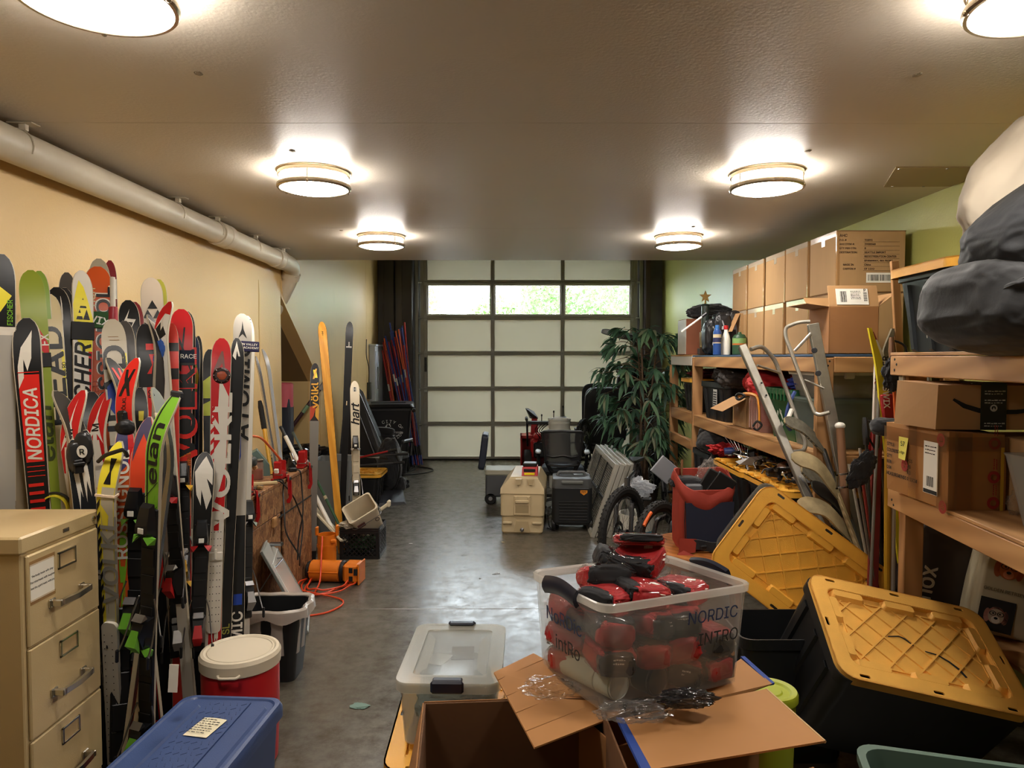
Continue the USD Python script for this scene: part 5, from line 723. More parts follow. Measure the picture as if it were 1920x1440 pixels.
for k in range(24):
    grp = k < 14; px0 = 717 + k * 1.9 + rg.uniform(-.4, .4) if grp else 746 + (k - 14) * 1.35; py0 = rg.uniform(604, 660); px1 = px0 + rg.uniform(34, 52) if grp else px0 + rg.uniform(22, 40); b = at(px1, 860, rg.uniform(11.25, 11.5)); b[2] = .012; a = at(px0, py0, 11.58 + rg.uniform(-.08, .06)); c, col = PC[(k * 3 + (k // 5)) % 7]
    t = Th('slalom_pole', f'{col} slalom gate pole, {ORD[k]} in the row beside the overhead door' if k % 23 == 0 else f'{col} slalom gate pole, {ORD[k]} from left beside the overhead door', 'pole', group='slalom gate poles leaning in the far left corner'); d = b - a; t.part('shaft', tube([a, b], .0135, 8), mat(c, .35)); t.part('hinge', tube([a + d * .86, a + d * .93], .017, 8), BLACK)
    if k % 3 == 0: t.part('stripe', tube([a + d * .3, a + d * .36], .0142, 8), mat('#c9c9c4', .4))
t = solo('floor_net', tube(curve([(-1.75 + .25 * math.cos(a) * (1 - .02 * i) + .1, 11.0 + .5 * math.sin(a), .008 + .002 * (i % 3)) for i, a in enumerate(np.linspace(0, 14 * PI, 90))], 500), .006, 5), mat('#3b4148', .6), 'coiled dark netting and cord on the floor below the slalom poles', 'net')
t = Th('cable_loop', 'thin black cable looped over the floor beside the slalom poles', 'cable'); t.part('cable', tube(curve([(-1.62, 11.2, .008), (-1.3, 11.0, .008), (-1.18, 10.75, .008), (-1.35, 10.45, .008), (-1.65, 10.3, .008)], 40), .008), BLACK)
# little litter on the floor
for i, (px, py, s, c, lab) in enumerate(((675, 1325, .05, '#6f8a80', 'green grey paper scrap on the floor near the blue tote'), (943, 1017, .018, '#c9b890', 'small beige crumb on the floor in front of the tan cooler'), (700, 1030, .03, '#b86a4a', 'crumpled orange and white wrapper beside the crate'), (770, 1020, .02, '#c9c9c4', 'small white paper bit on the floor right of the crate'), (682, 1068, .012, '#2d3a8a', 'tiny blue bit on the floor by the orange motor'), (780, 935, .012, '#b9b9b4', 'tiny white crumb on the floor in the aisle'), (900, 1085, .008, '#8a857c', 'tiny pebble on the aisle floor'))):
    q = flo(px, py); solo('litter', lump(s, s * .6, max(.003, s * .12), i + 40, .6, 2.5, 2, T=tr(q[0], q[1], .004)), mat(c, .8), lab, 'litter')
q = flo(930, 1077); solo('paper_clip', tube(curve([(-.03, 0, .003), (.02, .004, .003), (.028, .02, .003), (0, .022, .003), (-.012, .01, .003), (.0, .002, .003)], 24) + V(q[0], q[1], 0), .0018, 5), STEEL, 'bent wire clip on the aisle floor', 'clip')
# ------------------------------------------------------------------ coolers, power box
TANC = mat('#c7b48e', .5, var=.04, vs=6); t = Th('rolling_cooler', 'big tan hard cooler standing in the middle of the aisle', 'cooler', tr(.12, 6.88, 0) @ rot('z', -5))
def prof(w, h0, h1, ch, y): return [(-w, y, h0), (w, y, h0), (w, y, h1 - ch * .5), (w - ch * .5, y, h1), (-w + ch, y, h1), (-w, y, h1 - ch)]
def box_r(x0, x1, y0, y1, z0, z1, r=.03): return mv(loft([ring(x1 - x0 - .03, y1 - y0 - .03, r, z0), ring(x1 - x0, y1 - y0, r, z0 + .02), ring(x1 - x0, y1 - y0, r, z1 - .006), ring(x1 - x0 - .012, y1 - y0 - .012, r, z1)]), (x0 + x1) / 2, (y0 + y1) / 2, 0)
t.part('base', box_r(-.205, .205, .01, .80, 0, .17), TANC, smooth=25); t.part('body', box_r(-.215, .215, 0, .81, .165, .40), TANC, smooth=25)
l = t.part('lid', hull([(-.215, .0, .40), (.215, 0, .40), (.215, .81, .40), (-.215, .81, .40), (-.215, .02, .45), (.215, .02, .45), (.215, .8, .45), (-.215, .8, .45), (-.13, .03, .545), (.16, .03, .545), (.16, .79, .545), (-.13, .79, .545), (-.12, .06, .56), (.15, .06, .56), (.15, .76, .56), (-.12, .76, .56)]), TANC, smooth=20)
for x in (-.035, .085): t.part('lid_notch', hull([(x - .03, -.004, .545), (x + .03, -.004, .545), (x - .018, -.004, .49), (x + .018, -.004, .49), (x - .03, .03, .55), (x + .03, .03, .55), (x - .018, .03, .49), (x + .018, .03, .49)]), mat('#baa680', .5), under=l)
h = t.part('front_handle', join(span((-.085, -.014, .19), (.085, .002, .385), .008)), TANC); t.part('handle_grip', join(span((-.07, -.03, .31), (.07, -.012, .345), .008), span((-.07, -.02, .345), (-.05, -.012, .375)), span((.05, -.02, .345), (.07, -.012, .375))), TANC, under=h); t.part('handle_recess', span((-.065, -.0155, .215), (.065, -.0135, .29), .001), mat('#9d8a66', .6), under=h)
t.part('drain_recess', hull([(-.08, -.001, .02), (.08, -.001, .02), (-.06, -.001, .13), (.06, -.001, .13), (-.08, .02, .02), (.08, .02, .02), (-.06, .02, .13), (.06, .02, .13)]), mat('#b4a07a', .55)); t.part('drain_plug', join(cyl((0, -.03, .05), (0, 0, .05), .018), cyl((0, -.04, .05), (0, -.03, .05), .011)), STEEL)
for s in (-1, 1): t.part('foot_rib', span((s * .10, -.008, .10), (s * .195, .01, .125), .006), TANC); t.part('wheel', cyl((s * .215, .72, .07), (s * .18, .72, .07), .07, n=24), BLACK)
t.part('hinge_band', span((-.218, -.003, .395), (.218, .812, .405), .002), mat('#a3916d', .5))
t = Th('battery_charger', 'red and black box with a yellow edge on top of the tan cooler', 'charger', tr(.20, 7.02, .562) @ rot('z', -5)); t.part('body', hull([(-.08, -.03, 0), (.08, -.03, 0), (.08, .16, 0), (-.08, .16, 0), (-.075, .0, .085), (.075, 0, .085), (.075, .15, .085), (-.075, .15, .085)]), RED); t.part('top_case', span((-.07, .0, .085), (.07, .15, .12), .008), BLACK); t.part('front_strip', span((-.055, -.034, .008), (.05, -.025, .03), .003), YELLOW); t.part('front_recess', span((-.06, -.02, .035), (.055, .0, .065), .003), BLACK)
t = Th('camp_cooler', 'grey hard cooler with its navy lid standing open behind the tan one', 'cooler', tr(-.08, 8.45, 0)); DG = mat('#4d5054', .5)
t.part('body', box_r(-.21, .24, -.17, .20, .09, .345), DG, smooth=25); t.part('rim', box_r(-.215, .245, -.175, .205, .34, .41), mat('#a9a795', .5), smooth=25)
for y in (-.15, .17): t.part('wheel', join(cyl((-.15, y - .02, .07), (-.15, y + .02, .07), .07, n=24)), BLACK); t.part('wheel_hub', cyl((-.15, y - .023, .07), (-.15, y + .023, .07), .025, n=14), GREY)
l = t.part('lid', xf(loft([ring(.42, .36, .05, -.035), ring(.43, .37, .05, -.02), ring(.43, .37, .05, .02), ring(.40, .34, .05, .035)]), tr(-.24, .01, .62) @ rot('y', -83)), mat('#232b3c', .5), smooth=25); t.part('lid_liner', xf(box(.36, .30, .01, (0, 0, -.038), .004), tr(-.24, .01, .62) @ rot('y', -83)), mat('#3b4352', .5), under=l)
t = Th('power_station', 'black boxy power unit with a grey top rim right of the tan cooler', 'power unit', tr(.63, 7.15, 0) @ rot('z', -3)); BKP = mat('#1b1d1f', .45)
t.part('body', loft([ring(.36, .36, .04, .07), ring(.40, .40, .05, .10), ring(.40, .40, .05, .44), ring(.39, .39, .05, .45)]), BKP, smooth=25); r = t.part('top_rim', loft([ring(.39, .39, .05, .44), ring(.40, .40, .05, .46), ring(.38, .38, .05, .53), ring(.33, .33, .05, .54)]), mat('#4a4c4c', .5), smooth=25); t.part('handle', join(span((-.11, -.215, .485), (.11, -.19, .52), .01)), mat('#6a6d68', .5), under=r); t.part('top_handle', tube(bent([(-.14, .0, .53), (-.13, .0, .575), (.13, .0, .575), (.14, .0, .53)], .03), .016, 8), mat('#5b5e5f', .4)); t.part('papers', box(.16, .14, .008, (.1, .05, .548), .002, rot('z', 12)), mat('#9ea6ae', .5))
for k in range(7): t.part('vent_slat', span((-.13, -.205, .12 + .03 * k), (.15, -.198, .132 + .03 * k), .002), mat('#111213', .5))
t.part('badge', hull([(.08, -.204, .425), (.15, -.204, .425), (.15, -.204, .40), (.115, -.204, .375), (.08, -.204, .40), (.115, -.2, .40)]), mat('#d98a2a', .4)); t.part('badge_print', scribble(.05, 2, .012, .006, face((.115, -.2045, .415), (1, 0, 0), (0, 0, 1)), 1), INK, smooth=False, kind='stuff'); t.part('small_print', scribble(.10, 1, .01, .008, face((-.08, -.2025, .28), (1, 0, 0), (0, 0, 1)), 2), GREY, smooth=False, kind='stuff')
for s in (-1, 1): t.part('wheel', cyl((s * .205, -.12, .07), (s * .165, -.12, .07), .07, n=24), BLACK); t.part('foot', box(.05, .05, .07, (s * .15, .15, .035), .01), BLACK)
t = Th('power_cable', 'black power cable with a clear plug bag between the cooler and the power unit', 'cable'); t.part('cable', tube(curve([(.42, 7.25, .2), (.39, 7.2, .15), (.40, 7.1, .03), (.45, 7.0, .01), (.38, 7.1, .01)], 24), .006), BLACK); t.part('plug_bag', lump(.04, .05, .05, 3, .6, 3, 3, T=tr(.40, 7.2, .16)), clear('#cfd9e2', .35, .1))
# ------------------------------------------------------------------ mesh chair, snow blower, buckets
MESH = usdkit.material(stage, '/World/Looks/chair_mesh', {'t': ('transparent_bsdf', {}), 'p': ('principled_bsdf', {'base_color': (.02, .02, .022), 'roughness': .7}), 'm': ('mix_closure', {'fac': .62})}, [('t.BSDF', 'm.closure1'), ('p.BSDF', 'm.closure2')], surface='m.closure')
t = Th('office_chair', 'black mesh backed office chair turned away behind the power unit', 'chair', tr(.62, 8.25, 0) @ rot('z', -4)); star_base(t, r=.30, m=BLACK); t.part('gas_lift', cyl((0, 0, .1), (0, 0, .40), .026), BLACK); t.part('seat', lump(.25, .24, .05, 2, .06, 1.5, 3, .6, tr(0, .02, .44)), mat('#3a4048', .8)); t.part('seat_pan', box(.4, .4, .03, (0, .02, .395), .01), BLACK)
b = t.part('back_mesh', sheet(lambda u, v: ((u - .5) * (.40 + .06 * v), -.24 - .05 * math.sin(PI * u) - .05 * v, .53 + .36 * v), 9, 9, .004), MESH)
fp = [(-.19, -.24, .52), (-.235, -.29, .90), (0, -.345, .91), (.235, -.29, .90), (.19, -.24, .52), (0, -.29, .50)]
t.part('back_frame', tube(bent(fp + fp[:2], .04)[3:], .016, 8), BLACK, under=b); t.part('lumbar_bar', tube(curve([(-.2, -.24, .63), (-.1, -.28, .61), (0, -.30, .63), (.1, -.28, .61), (.2, -.24, .63)], 24), .016, 8), BLACK, under=b); t.part('spine', tube(bent([(-.19, -.25, .56), (-.13, -.2, .42), (.13, -.2, .42), (.19, -.25, .56)], .05), .024, 8), BLACK)
for s in (-1, 1): t.part('armrest', tube(bent([(s * .2, .05, .40), (s * .28, .05, .44), (s * .285, -.02, .62)], .04), .02, 8), BLACK); t.part('arm_pad', lump(.035, .12, .02, 4, .05, 1, 2, .7, tr(s * .285, -.05, .64) @ rot('y', -s * 12)), mat('#b9bcc2', .5))
t = Th('snow_blower', 'red snow blower with black controls parked by the overhead door', 'snow blower', tr(.50, 10.35, 0)); SR = mat('#a81d20', .35)
t.part('auger_housing', join(prism([(-.33, .0), (.33, 0), (.33, .50), (.25, .56), (-.25, .56), (-.33, .5)], .02, fr((0, .42, .03), (1, 0, 0), (0, 0, 1), (0, -1, 0))), span((-.34, .05, .03), (-.32, .42, .58)), span((.32, .05, .03), (.34, .42, .58)), span((-.34, .05, .54), (.34, .42, .58))), SR); t.part('engine', join(span((-.2, -.25, .28), (.22, .1, .55), .03), span((-.15, -.2, .55), (.12, .05, .63), .02)), SR); t.part('engine_cover', join(span((-.16, -.3, .3), (.0, -.24, .52), .02), cyl((.1, -.32, .42), (.1, -.24, .42), .09)), BLACK)
for s in (-1, 1): t.part('wheel', lathe([(.08, -.05), (.19, -.05), (.2, -.03), (.2, .03), (.19, .05), (.08, .05)], 26, fr((s * .24, -.15, .2), (0, 1, 0), (0, 0, 1), (1, 0, 0)), True), RUBBER)
t.part('chute', hull([(-.19, .2, .55), (-.07, .2, .55), (-.19, .32, .55), (-.07, .32, .55), (-.17, .2, .82), (-.09, .2, .82), (-.17, .28, .82), (-.09, .28, .82)]), SR); t.part('deflector', hull([(-.19, .12, .86), (-.08, .12, .84), (-.2, .3, .82), (-.08, .3, .80), (-.27, .2, .98), (-.22, .3, .97), (-.14, .22, .93)]), BLACK)
for s in (-1, 1): t.part('handle_bar', tube(bent([(s * .24, -.1, .45), (s * .26, -.45, .86), (s * .27, -.55, .90), (s * .27, -.65, .89)], .06), .015, 8), BLACK); t.part('grip', cyl((s * .27, -.56, .9), (s * .27, -.68, .885), .02), RUBBER)
p = t.part('control_panel', span((-.27, -.5, .80), (.27, -.36, .84), .01), mat('#26272a', .5))
for x, h in ((-.05, .05), (.12, .1), (.25, .17)): t.part('lever', join(cyl((x, -.43, .83), (x, -.43, .86 + h), .006, n=8), cyl((x, -.43, .86 + h), (x, -.43, .89 + h), .011, n=8)), BLACK, under=p)
t.part('cable_bundle', join(*[tube(curve([(-.1 + .05 * k, -.4, .8), (-.14 + .03 * k, -.38, .7), (-.08 + .04 * k, -.34, .6), (-.12, -.28, .5)], 14), .006, 5) for k in range(4)]), BLACK); t.part('fuel_cap', cyl((.05, -.1, .63), (.05, -.1, .66), .035), BLACK)
BUCK = mat('#d3d2c8', .4); bk = None
for k in range(5):
    M_ = tr(.66, 9.35, .14 * k)
    lb = ('top white plastic bucket of the nested stack behind the mesh chair', 'second white bucket from the top of the nested stack', 'middle white bucket of the nested stack', 'second lowest white bucket of the nested stack', 'lowest white bucket of the nested stack')[4 - k]
    if bk is None:
        bk = Th('bucket', lb, 'bucket', M_, 'nested white buckets'); bk.part('body', lathe([(0, 0), (.125, 0), (.13, .01), (.145, .30), (.152, .30), (.152, .315), (.147, .315), (.147, .34), (.153, .345), (.153, .37), (.145, .37), (.122, .012), (0, .012)], 32), BUCK); bk.part('bail', tube([(.15 * math.cos(a), .15 * math.sin(a) * .6 - .02, .30 - .1 * math.sin(a)) for a in np.linspace(PI, 2 * PI, 16)], .003, 6), STEEL)
    else: dup(bk, M_, lb)
# ------------------------------------------------------------------ high backed chairs in the far right corner
def exec_chair(lab, M, pads=True):
    t = Th('office_chair', lab, 'chair', M); star_base(t, r=.32, m=BLACK); t.part('gas_lift', cyl((0, 0, .1), (0, 0, .42), .028), BLACK); t.part('seat', lump(.28, .28, .07, 2, .06, 1.5, 3, .5, tr(0, 0, .47)), BLACKM); bk_ = t.part('backrest', lump(.29, .07, .42, 6, .05, 1.2, 4, .35, tr(0, .27, .92) @ rot('x', -8)), BLACKM)
    t.part('back_piping', tube([(.268 * math.copysign(abs(math.cos(a)) ** .4, math.cos(a)), .275 + .055 * math.sin(a) * .9, .93 + .385 * math.copysign(abs(math.sin(a)) ** .4, math.sin(a))) for a in np.linspace(0, 2 * PI, 60, endpoint=False)], .006, 5, True), mat('#9a9da2', .4), under=bk_)
    for s in (-1, 1): t.part('armrest', tube(bent([(s * .28, -.15, .45), (s * .33, -.18, .68), (s * .33, .12, .70), (s * .28, .24, .6)], .06), .018, 8), BLACK); t.part('arm_pad', lump(.04, .16, .025, 3, .04, 1, 2, .6, tr(s * .33, -.02, .715)), mat('#777a80', .5))
    return t
exec_chair('tall black high backed office chair at the back of the corner, behind the plant', tr(1.42, 10.75, 0)); exec_chair('black office chair with its back to the aisle, in front of the taller one', tr(1.30, 10.0, .0) @ rot('z', 184) @ tr(0, 0, 0))
t = Th('upturned_chair', 'grey padded chair arm sticking out above the plant, part of an upturned chair', 'chair', tr(1.62, 9.55, 1.45)); t.part('seat', lump(.27, .27, .06, 3, .05, 1.5, 3, .5, tr(.1, 0, .12)), BLACKM); t.part('arm_pad', lump(.26, .055, .045, 5, .05, 1, 3, .5, tr(-.14, -.1, .60) @ rot('y', 10)), mat('#8d8f93', .4)); t.part('arm_core', lump(.2, .05, .04, 6, .05, 1, 3, .5, tr(-.1, -.115, .575) @ rot('y', 10)), BLACK); t.part('arm_post', tube(bent([(.05, -.1, .15), (.12, -.1, .4), (.0, -.1, .57)], .05), .02, 8), BLACK); t.part('backrest', lump(.27, .06, .36, 2, .05, 1.5, 3, .4, tr(.12, .2, -.28)), BLACKM)
# ------------------------------------------------------------------ artificial tree
t = Th('artificial_plant', 'artificial leafy tree with drooping dark green leaves in front of the corner chairs', 'plant', tr(1.52, 7.9, 0)); rg = np.random.default_rng(4)
t.part('pot', lathe([(0, 0), (.12, 0), (.15, .26), (.16, .26), (.16, .28), (.14, .28), (.13, .25), (0, .25)], 28), mat('#3a2f28', .6)); TRK = mat('#5f4a36', .8, var=.2, vs=20, bump=.003, bs=40)
stems = []
for k in range(3): c = curve([(.03 * math.cos(2 * k), .03 * math.sin(2 * k), .25), (.04 * math.cos(2 * k + 1), .04 * math.sin(2 * k + 1), .8), (.07 * math.cos(2.1 * k), .07 * math.sin(2.1 * k), 1.35), (.14 * math.cos(2.1 * k), .14 * math.sin(2.1 * k), 1.95)], 20); stems.append(c); t.part('stem', tube(c, np.linspace(.022, .008, 20), 8), TRK)
LF = [leafmat(c) for c in ('#3d5a46', '#4b6f52', '#5a8062', '#36503f', '#6f8d69', '#7d8066')]
def leaf(o, d, L, w, droop, roll):
    d = nrm(d); s = nrm(np.cross(d, (0, 0, 1)) + 1e-6); u = np.cross(s, d); s = s * math.cos(roll) + u * math.sin(roll); u = np.cross(s, d); P_ = []
    for q in np.linspace(0, 1, 5): c = o + d * L * q - V(0, 0, 1) * droop * L * q * q; h = w * (math.sin(PI * min(1, q * .93 + .05)) ** .8); P_ += [c - s * h + u * h * .25, c, c + s * h + u * h * .25]
    f = []
    for i in range(4):
        for j in (0, 1): f.append((3 * i + j, 3 * i + j + 1, 3 * i + j + 4, 3 * i + j + 3))
    return np.array(P_), quads(f)
leaves = []
for k in range(120):
    c = stems[k % 3]; z = .62 + 1.42 * ((k * .618) % 1); b = c[np.argmin(abs(c[:, 2] - min(z, 1.9)))]; a = rg.uniform(0, 2 * PI); R = .52 * (.55 + .45 * math.sin(PI * (z - .45) / 1.75)) * rg.uniform(.7, 1.08)
    tip = V(R * math.cos(a), R * math.sin(a), z + rg.uniform(-.02, .12)); t.part('twig', tube(curve([b, (b + tip) / 2 + V(0, 0, .06), tip], 8), np.linspace(.005, .002, 8), 5), TRK) if k < 60 else None
    for q in range(7): aa = a + rg.uniform(-1.3, 1.3); e = rg.uniform(-.9, .5); leaves.append(leaf(tip - V(math.cos(a), math.sin(a), 0) * rg.uniform(0, .1), V(math.cos(aa), math.sin(aa), e), rg.uniform(.12, .21), rg.uniform(.017, .027), rg.uniform(.25, .9), rg.uniform(-.6, .6)))
order = np.argsort([l[0][:, 1].mean() for l in leaves])
for k in order[:296]: t.part('leaf', leaves[k], LF[k % 6], smooth=True)
for j in range(2): t.part('foliage', join([leaves[k] for k in order[296:] if k % 2 == j]), LF[j * 2], smooth=True, kind='stuff')
# ------------------------------------------------------------------ leaning stack of framed wire screens
for k in range(4):
    M_ = fr((.80 + .052 * k, 6.75, .0), (0, 1, 0), nrm((.32, 0, .95)), np.cross((0, 1, 0), nrm((.32, 0, .95)))) ; lb = ('nearest the aisle', 'second from the aisle', 'third from the aisle', 'against the wheels')[k]
    t = Th('wire_screen', f'aluminium framed wire grid panel leaning in a stack, {lb}', 'panel', M_, 'framed wire panels'); AL = mat('#b5b2a6', .4, .3); W_, H_ = 1.55, .75
    t.part('frame', join(span((0, 0, -.022), (.05, H_, .022)), span((W_ - .05, 0, -.022), (W_, H_, .022)), span((.05, 0, -.022), (W_ - .05, .05, .022)), span((.05, H_ - .05, -.022), (W_ - .05, H_, .022))), AL)
    for x in (W_ / 3, 2 * W_ / 3): t.part('mullion', span((x - .02, .05, -.012), (x + .02, H_ - .05, .014)), mat('#2b2b2a', .5))
    t.part('cross_rail', span((.05, H_ * .48, -.012), (W_ - .05, H_ * .48 + .03, .014)), mat('#2b2b2a', .5))
    if k == 0:
        t.part('wire_grid', join(*[span((x - .003, .05, -.003), (x + .003, H_ - .05, .003), 0) for x in np.arange(.09, W_ - .05, .065)], *[span((.05, y - .002, -.003), (W_ - .05, y + .002, .003), 0) for y in np.arange(.07, H_ - .05, .022)]), mat('#a9a69a', .4, .4), smooth=False, kind='stuff')
        for q in range(9): t.part('rivet', xf(ico(1), tr(.05 + q * .18, H_ - .025, .023) @ sc(.008, .008, .005)), CHROME)
# ------------------------------------------------------------------ bicycles
RIM = mat('#151516', .35, .3); SPK = mat('#8c8c8c', .3, .8)
def wheel(t, R, under=None, text_=None, C=(0, 0, 0), ry=0, hide=False):
    """wheel in the local xz plane about C"""
    M_ = tr(*C) @ rot('z', ry); T0 = M_ @ fr((0, 0, 0), (1, 0, 0), (0, 0, 1), (0, -1, 0)); ri = R - .062
    prof_ = [(ri, -.016), (ri + .012, -.026), (R - .022, -.029), (R - .006, -.02), (R, 0), (R - .006, .02), (R - .022, .029), (ri + .012, .026), (ri, .016)]
    w = t.part('wheel', join(lathe([(ri - .02, -.012), (ri - .014, -.015), (ri + .004, -.015), (ri + .004, .015), (ri - .014, .015), (ri - .02, .012)], 56, T0, True)), RIM, label='bicycle wheel rim'); t.part('tire', lathe(prof_, 56, T0, True), RUBBER, under=w)
    kn = []
    for i in range(64):
        a = 2 * PI * i / 64
        for z, r in ((-.021, R - .008), (.021, R - .008), (-.008 if i % 2 else .008, R)): kn.append(xf(box(.010, .014, .009, b=.002), T0 @ rot('z', math.degrees(a)) @ tr(r, 0, z)))
    t.part('tread_knobs', join(kn), RUBBER, under=w, smooth=False, kind='stuff'); sp = []
    for i in range(28): a = 2 * PI * i / 28; s = 1 if i % 2 else -1; a2 = a + (.9 if i % 4 < 2 else -.9); sp.append(tube(xf((np.array([(.022 * math.cos(a2), .022 * math.sin(a2), s * .03), ((ri - .01) * math.cos(a), (ri - .01) * math.sin(a), 0)]), np.zeros((0, 3), int)), T0)[0], .0011, 4))
    t.part('spokes', join(sp), SPK, under=w, smooth=False, kind='stuff'); t.part('hub', xf(lathe([(0, -.055), (.008, -.055), (.008, -.045), (.03, -.04), (.03, -.03), (.016, -.025), (.016, .025), (.03, .03), (.03, .04), (.008, .045), (.008, .055), (0, .055)], 20), T0), BLACK, under=w); t.part('brake_disc', lathe([(.055, .04), (.085, .04), (.085, .042), (.055, .042)], 36, T0, True), STEEL, under=w)
    if text_:
        for a0 in text_[1]:
            for i, ch in enumerate(text_[0]): a = math.radians(a0 - i * 5.6); t.part('lettering', text(ch, .024, .0012, True, T=T0 @ tr((R - .042) * math.cos(a), (R - .042) * math.sin(a), .0288) @ rot('z', math.degrees(a) - 90)), mat('#d9902a', .5), under=w, smooth=False)
    return w
def bike(lab, F_, Rr, R=.365, col='#1d1f22', steer=0, txt=None):
    """F_, Rr: front and rear wheel floor contact; local x runs forward"""
    F_, Rr = V(*F_, 0), V(*Rr, 0); d = F_ - Rr; L = np.linalg.norm(d); d = d / L; t = Th('bicycle', lab, 'bicycle', fr(Rr, d, np.cross((0, 0, 1), d), (0, 0, 1))); FC = mat(col, .3, coat=.4)
    wheel(t, R, C=(0, 0, R)); wheel(t, R, C=(L, 0, R), ry=steer, text_=txt); bb = V(.42, 0, .33); st = V(.22, 0, .68); ht, hb = V(L - .33, 0, .72), V(L - .28, 0, .60)
    t.part('frame', join(tube([bb, st], .018), tube([st, ht], .02), tube([bb, hb], .025), tube([ht + (ht - hb) * .15, hb], .024), *[tube(bent([V(0, s * .06, R), V(.3, s * .045, .34), bb], .05), .011) for s in (-1, 1)], *[tube(bent([V(0, s * .06, R), V(.17, s * .045, .58), st - V(0, 0, .06)], .05), .01) for s in (-1, 1)]), FC)
    fo = tr(L - .28, 0, 0) @ rot('z', steer) @ tr(-L + .28, 0, 0); c = V(L, 0, R)
    t.part('fork', xf(join(*[tube(bent([c + V(0, s * .062, 0), c + V(-.10, s * .062, .2), hb + V(.0, s * .05, -.02), hb], .03), .018) for s in (-1, 1)]), I4()), BLACK); t.part('saddle', hull([(.06, -.07, .80), (.06, .07, .80), (.1, -.06, .77), (.1, .06, .77), (.32, -.015, .80), (.32, .015, .80), (.2, 0, .765)]), BLACK); t.part('seat_post', tube([st, st + V(-.03, 0, .1)], .014), BLACK)
    t.part('chainring', lathe([(.055, .06), (.09, .06), (.09, .064), (.055, .064)], 32, fr(bb, (1, 0, 0), (0, 0, 1), (0, -1, 0)), True), STEEL); t.part('crank', join(tube([bb + V(0, -.07, 0), bb + V(.12, -.08, -.12)], .01), tube([bb + V(0, .07, 0), bb + V(-.12, .08, .12)], .01)), BLACK); [t.part('pedal', box(.09, .08, .02, bb + V(s * .12, -s * .12, -s * .12), .005), BLACK) for s in (-1, 1)]
    t.part('cassette', lathe([(.02, .02), (.06, .022), (.06, .028), (.045, .04), (.02, .045)], 24, fr((0, 0, R), (1, 0, 0), (0, 0, 1), (0, -1, 0))), STEEL); t.part('chain', join(tube([V(0, -.035, R + .05), bb + V(0, -.062, .085)], .004), tube([V(.03, -.035, R - .1), bb + V(0, -.062, -.085)], .004)), STEEL); return t
bike('mountain bike with its knobby front wheel nearest the aisle', (.89, 5.5), (1.22, 6.72), steer=-22, txt=('MAXXIS', (205, 30)))
bike('mountain bike standing behind the stool with an orange mark on its front tire', (1.05, 4.95), (1.62, 5.62), txt=('MAXXIS', (95, 250)))
solo('tire_strap', tube([V(1.05, 4.95, .365) + .352 * V(-.65 * math.cos(a), -.76 * math.cos(a), math.sin(a)) + V(.03, -.026, 0) * .9 for a in np.linspace(.75, 1.1, 8)], .012, 8), mat('#e0682a', .4), 'short orange strip on the front tire behind the stool', 'strip')
bike('smaller dark bike behind the plant pot beside the shelf', (1.68, 7.35), (1.70, 8.4), R=.33)
t = Th('child_bicycle', 'small bicycle upended in front of the two office chairs', 'bicycle', tr(.98, 9.3, .68) @ rot('z', 62)); wheel(t, .25); t.part('fork', join(*[tube([(0, s * .05, 0), (.2, s * .04, -.2)], .012) for s in (-1, 1)]), BLACK); t.part('frame', join(tube([(.2, 0, -.2), (.45, 0, -.3)], .016), tube([(.2, 0, -.2), (.4, 0, -.66)], .016), tube([(.45, 0, -.3), (.4, 0, -.66)], .016)), BLACK); t.part('handlebar', tube([(.18, -.25, -.1), (.18, .25, -.1)], .011), BLACK)
solo('plastic_bag', lump(.13, .10, .085, 3, .7, 2.2, 4, T=tr(1.12, 6.05, .62)), clear('#e2e6ec', .45, .15), 'crumpled white plastic bag hanging between the bike wheels', 'bag')
solo('bubble_mailer', box(.26, .02, .2, (0, 0, 0), .006, tr(1.55, 7.0, .62) @ rot('y', 40) @ rot('z', 20)), mat('#b9bcc4', .5), 'pale grey padded envelope wedged behind the rear bike wheel', 'envelope')
t = Th('floor_bucket', 'white bucket with a blue label seen through the front bike wheel', 'bucket', tr(1.12, 6.15, 0)); t.part('body', lathe([(0, 0), (.13, 0), (.155, .36), (.16, .36), (.16, .38), (.15, .38), (.126, .01), (0, .01)], 28), BUCK); t.part('label', lathe([(.147, .17), (.151, .24)], 28), mat('#2f8fa8', .4))
# ------------------------------------------------------------------ stool with the red backpack
t = Th('wooden_stool', 'round wooden stool holding the red backpack', 'stool', tr(1.27, 4.55, 0)); OAK = wood('#b9743a', '#9c5c2a', (1.5, 1.5, 1.5), .4); t.part('seat', lathe([(0, .475), (.33, .475), (.36, .485), (.365, .50), (.36, .515), (.345, .525), (0, .525)], 48), OAK); t.part('apron', lathe([(.29, .42), (.30, .42), (.30, .475), (.29, .475)], 40, None, True), OAK)
for k in range(4): a = k * PI / 2 + .6; t.part('leg', tube([(.24 * math.cos(a), .24 * math.sin(a), .47), (.30 * math.cos(a), .30 * math.sin(a), .0)], [.022, .016], 10), OAK)
RB = mat('#96301f', .75, var=.08, vs=8, bump=.001, bs=40); NV = mat('#1d2135', .8, bump=.0006, bs=300); t = Th('backpack', 'red and navy backpack standing open on the round wooden stool', 'backpack', tr(1.24, 4.50, .526) @ rot('z', 8))
def bag_ring(w, d, z, k, r=.07): p = ring(w, d, r, z, 8); p[:, 2] += (.03 * np.cos(2 * np.arctan2(p[:, 1], p[:, 0])) + .5 * p[:, 1]) * k; return p
o = [bag_ring(.32, .17, .0, 0, .05), bag_ring(.36, .22, .04, 0), bag_ring(.365, .23, .2, 0), bag_ring(.36, .22, .34, .5), bag_ring(.35, .22, .44, 1)]; i = [bag_ring(.335, .205, .44, 1), bag_ring(.34, .2, .3, .4), bag_ring(.33, .19, .1, 0)]
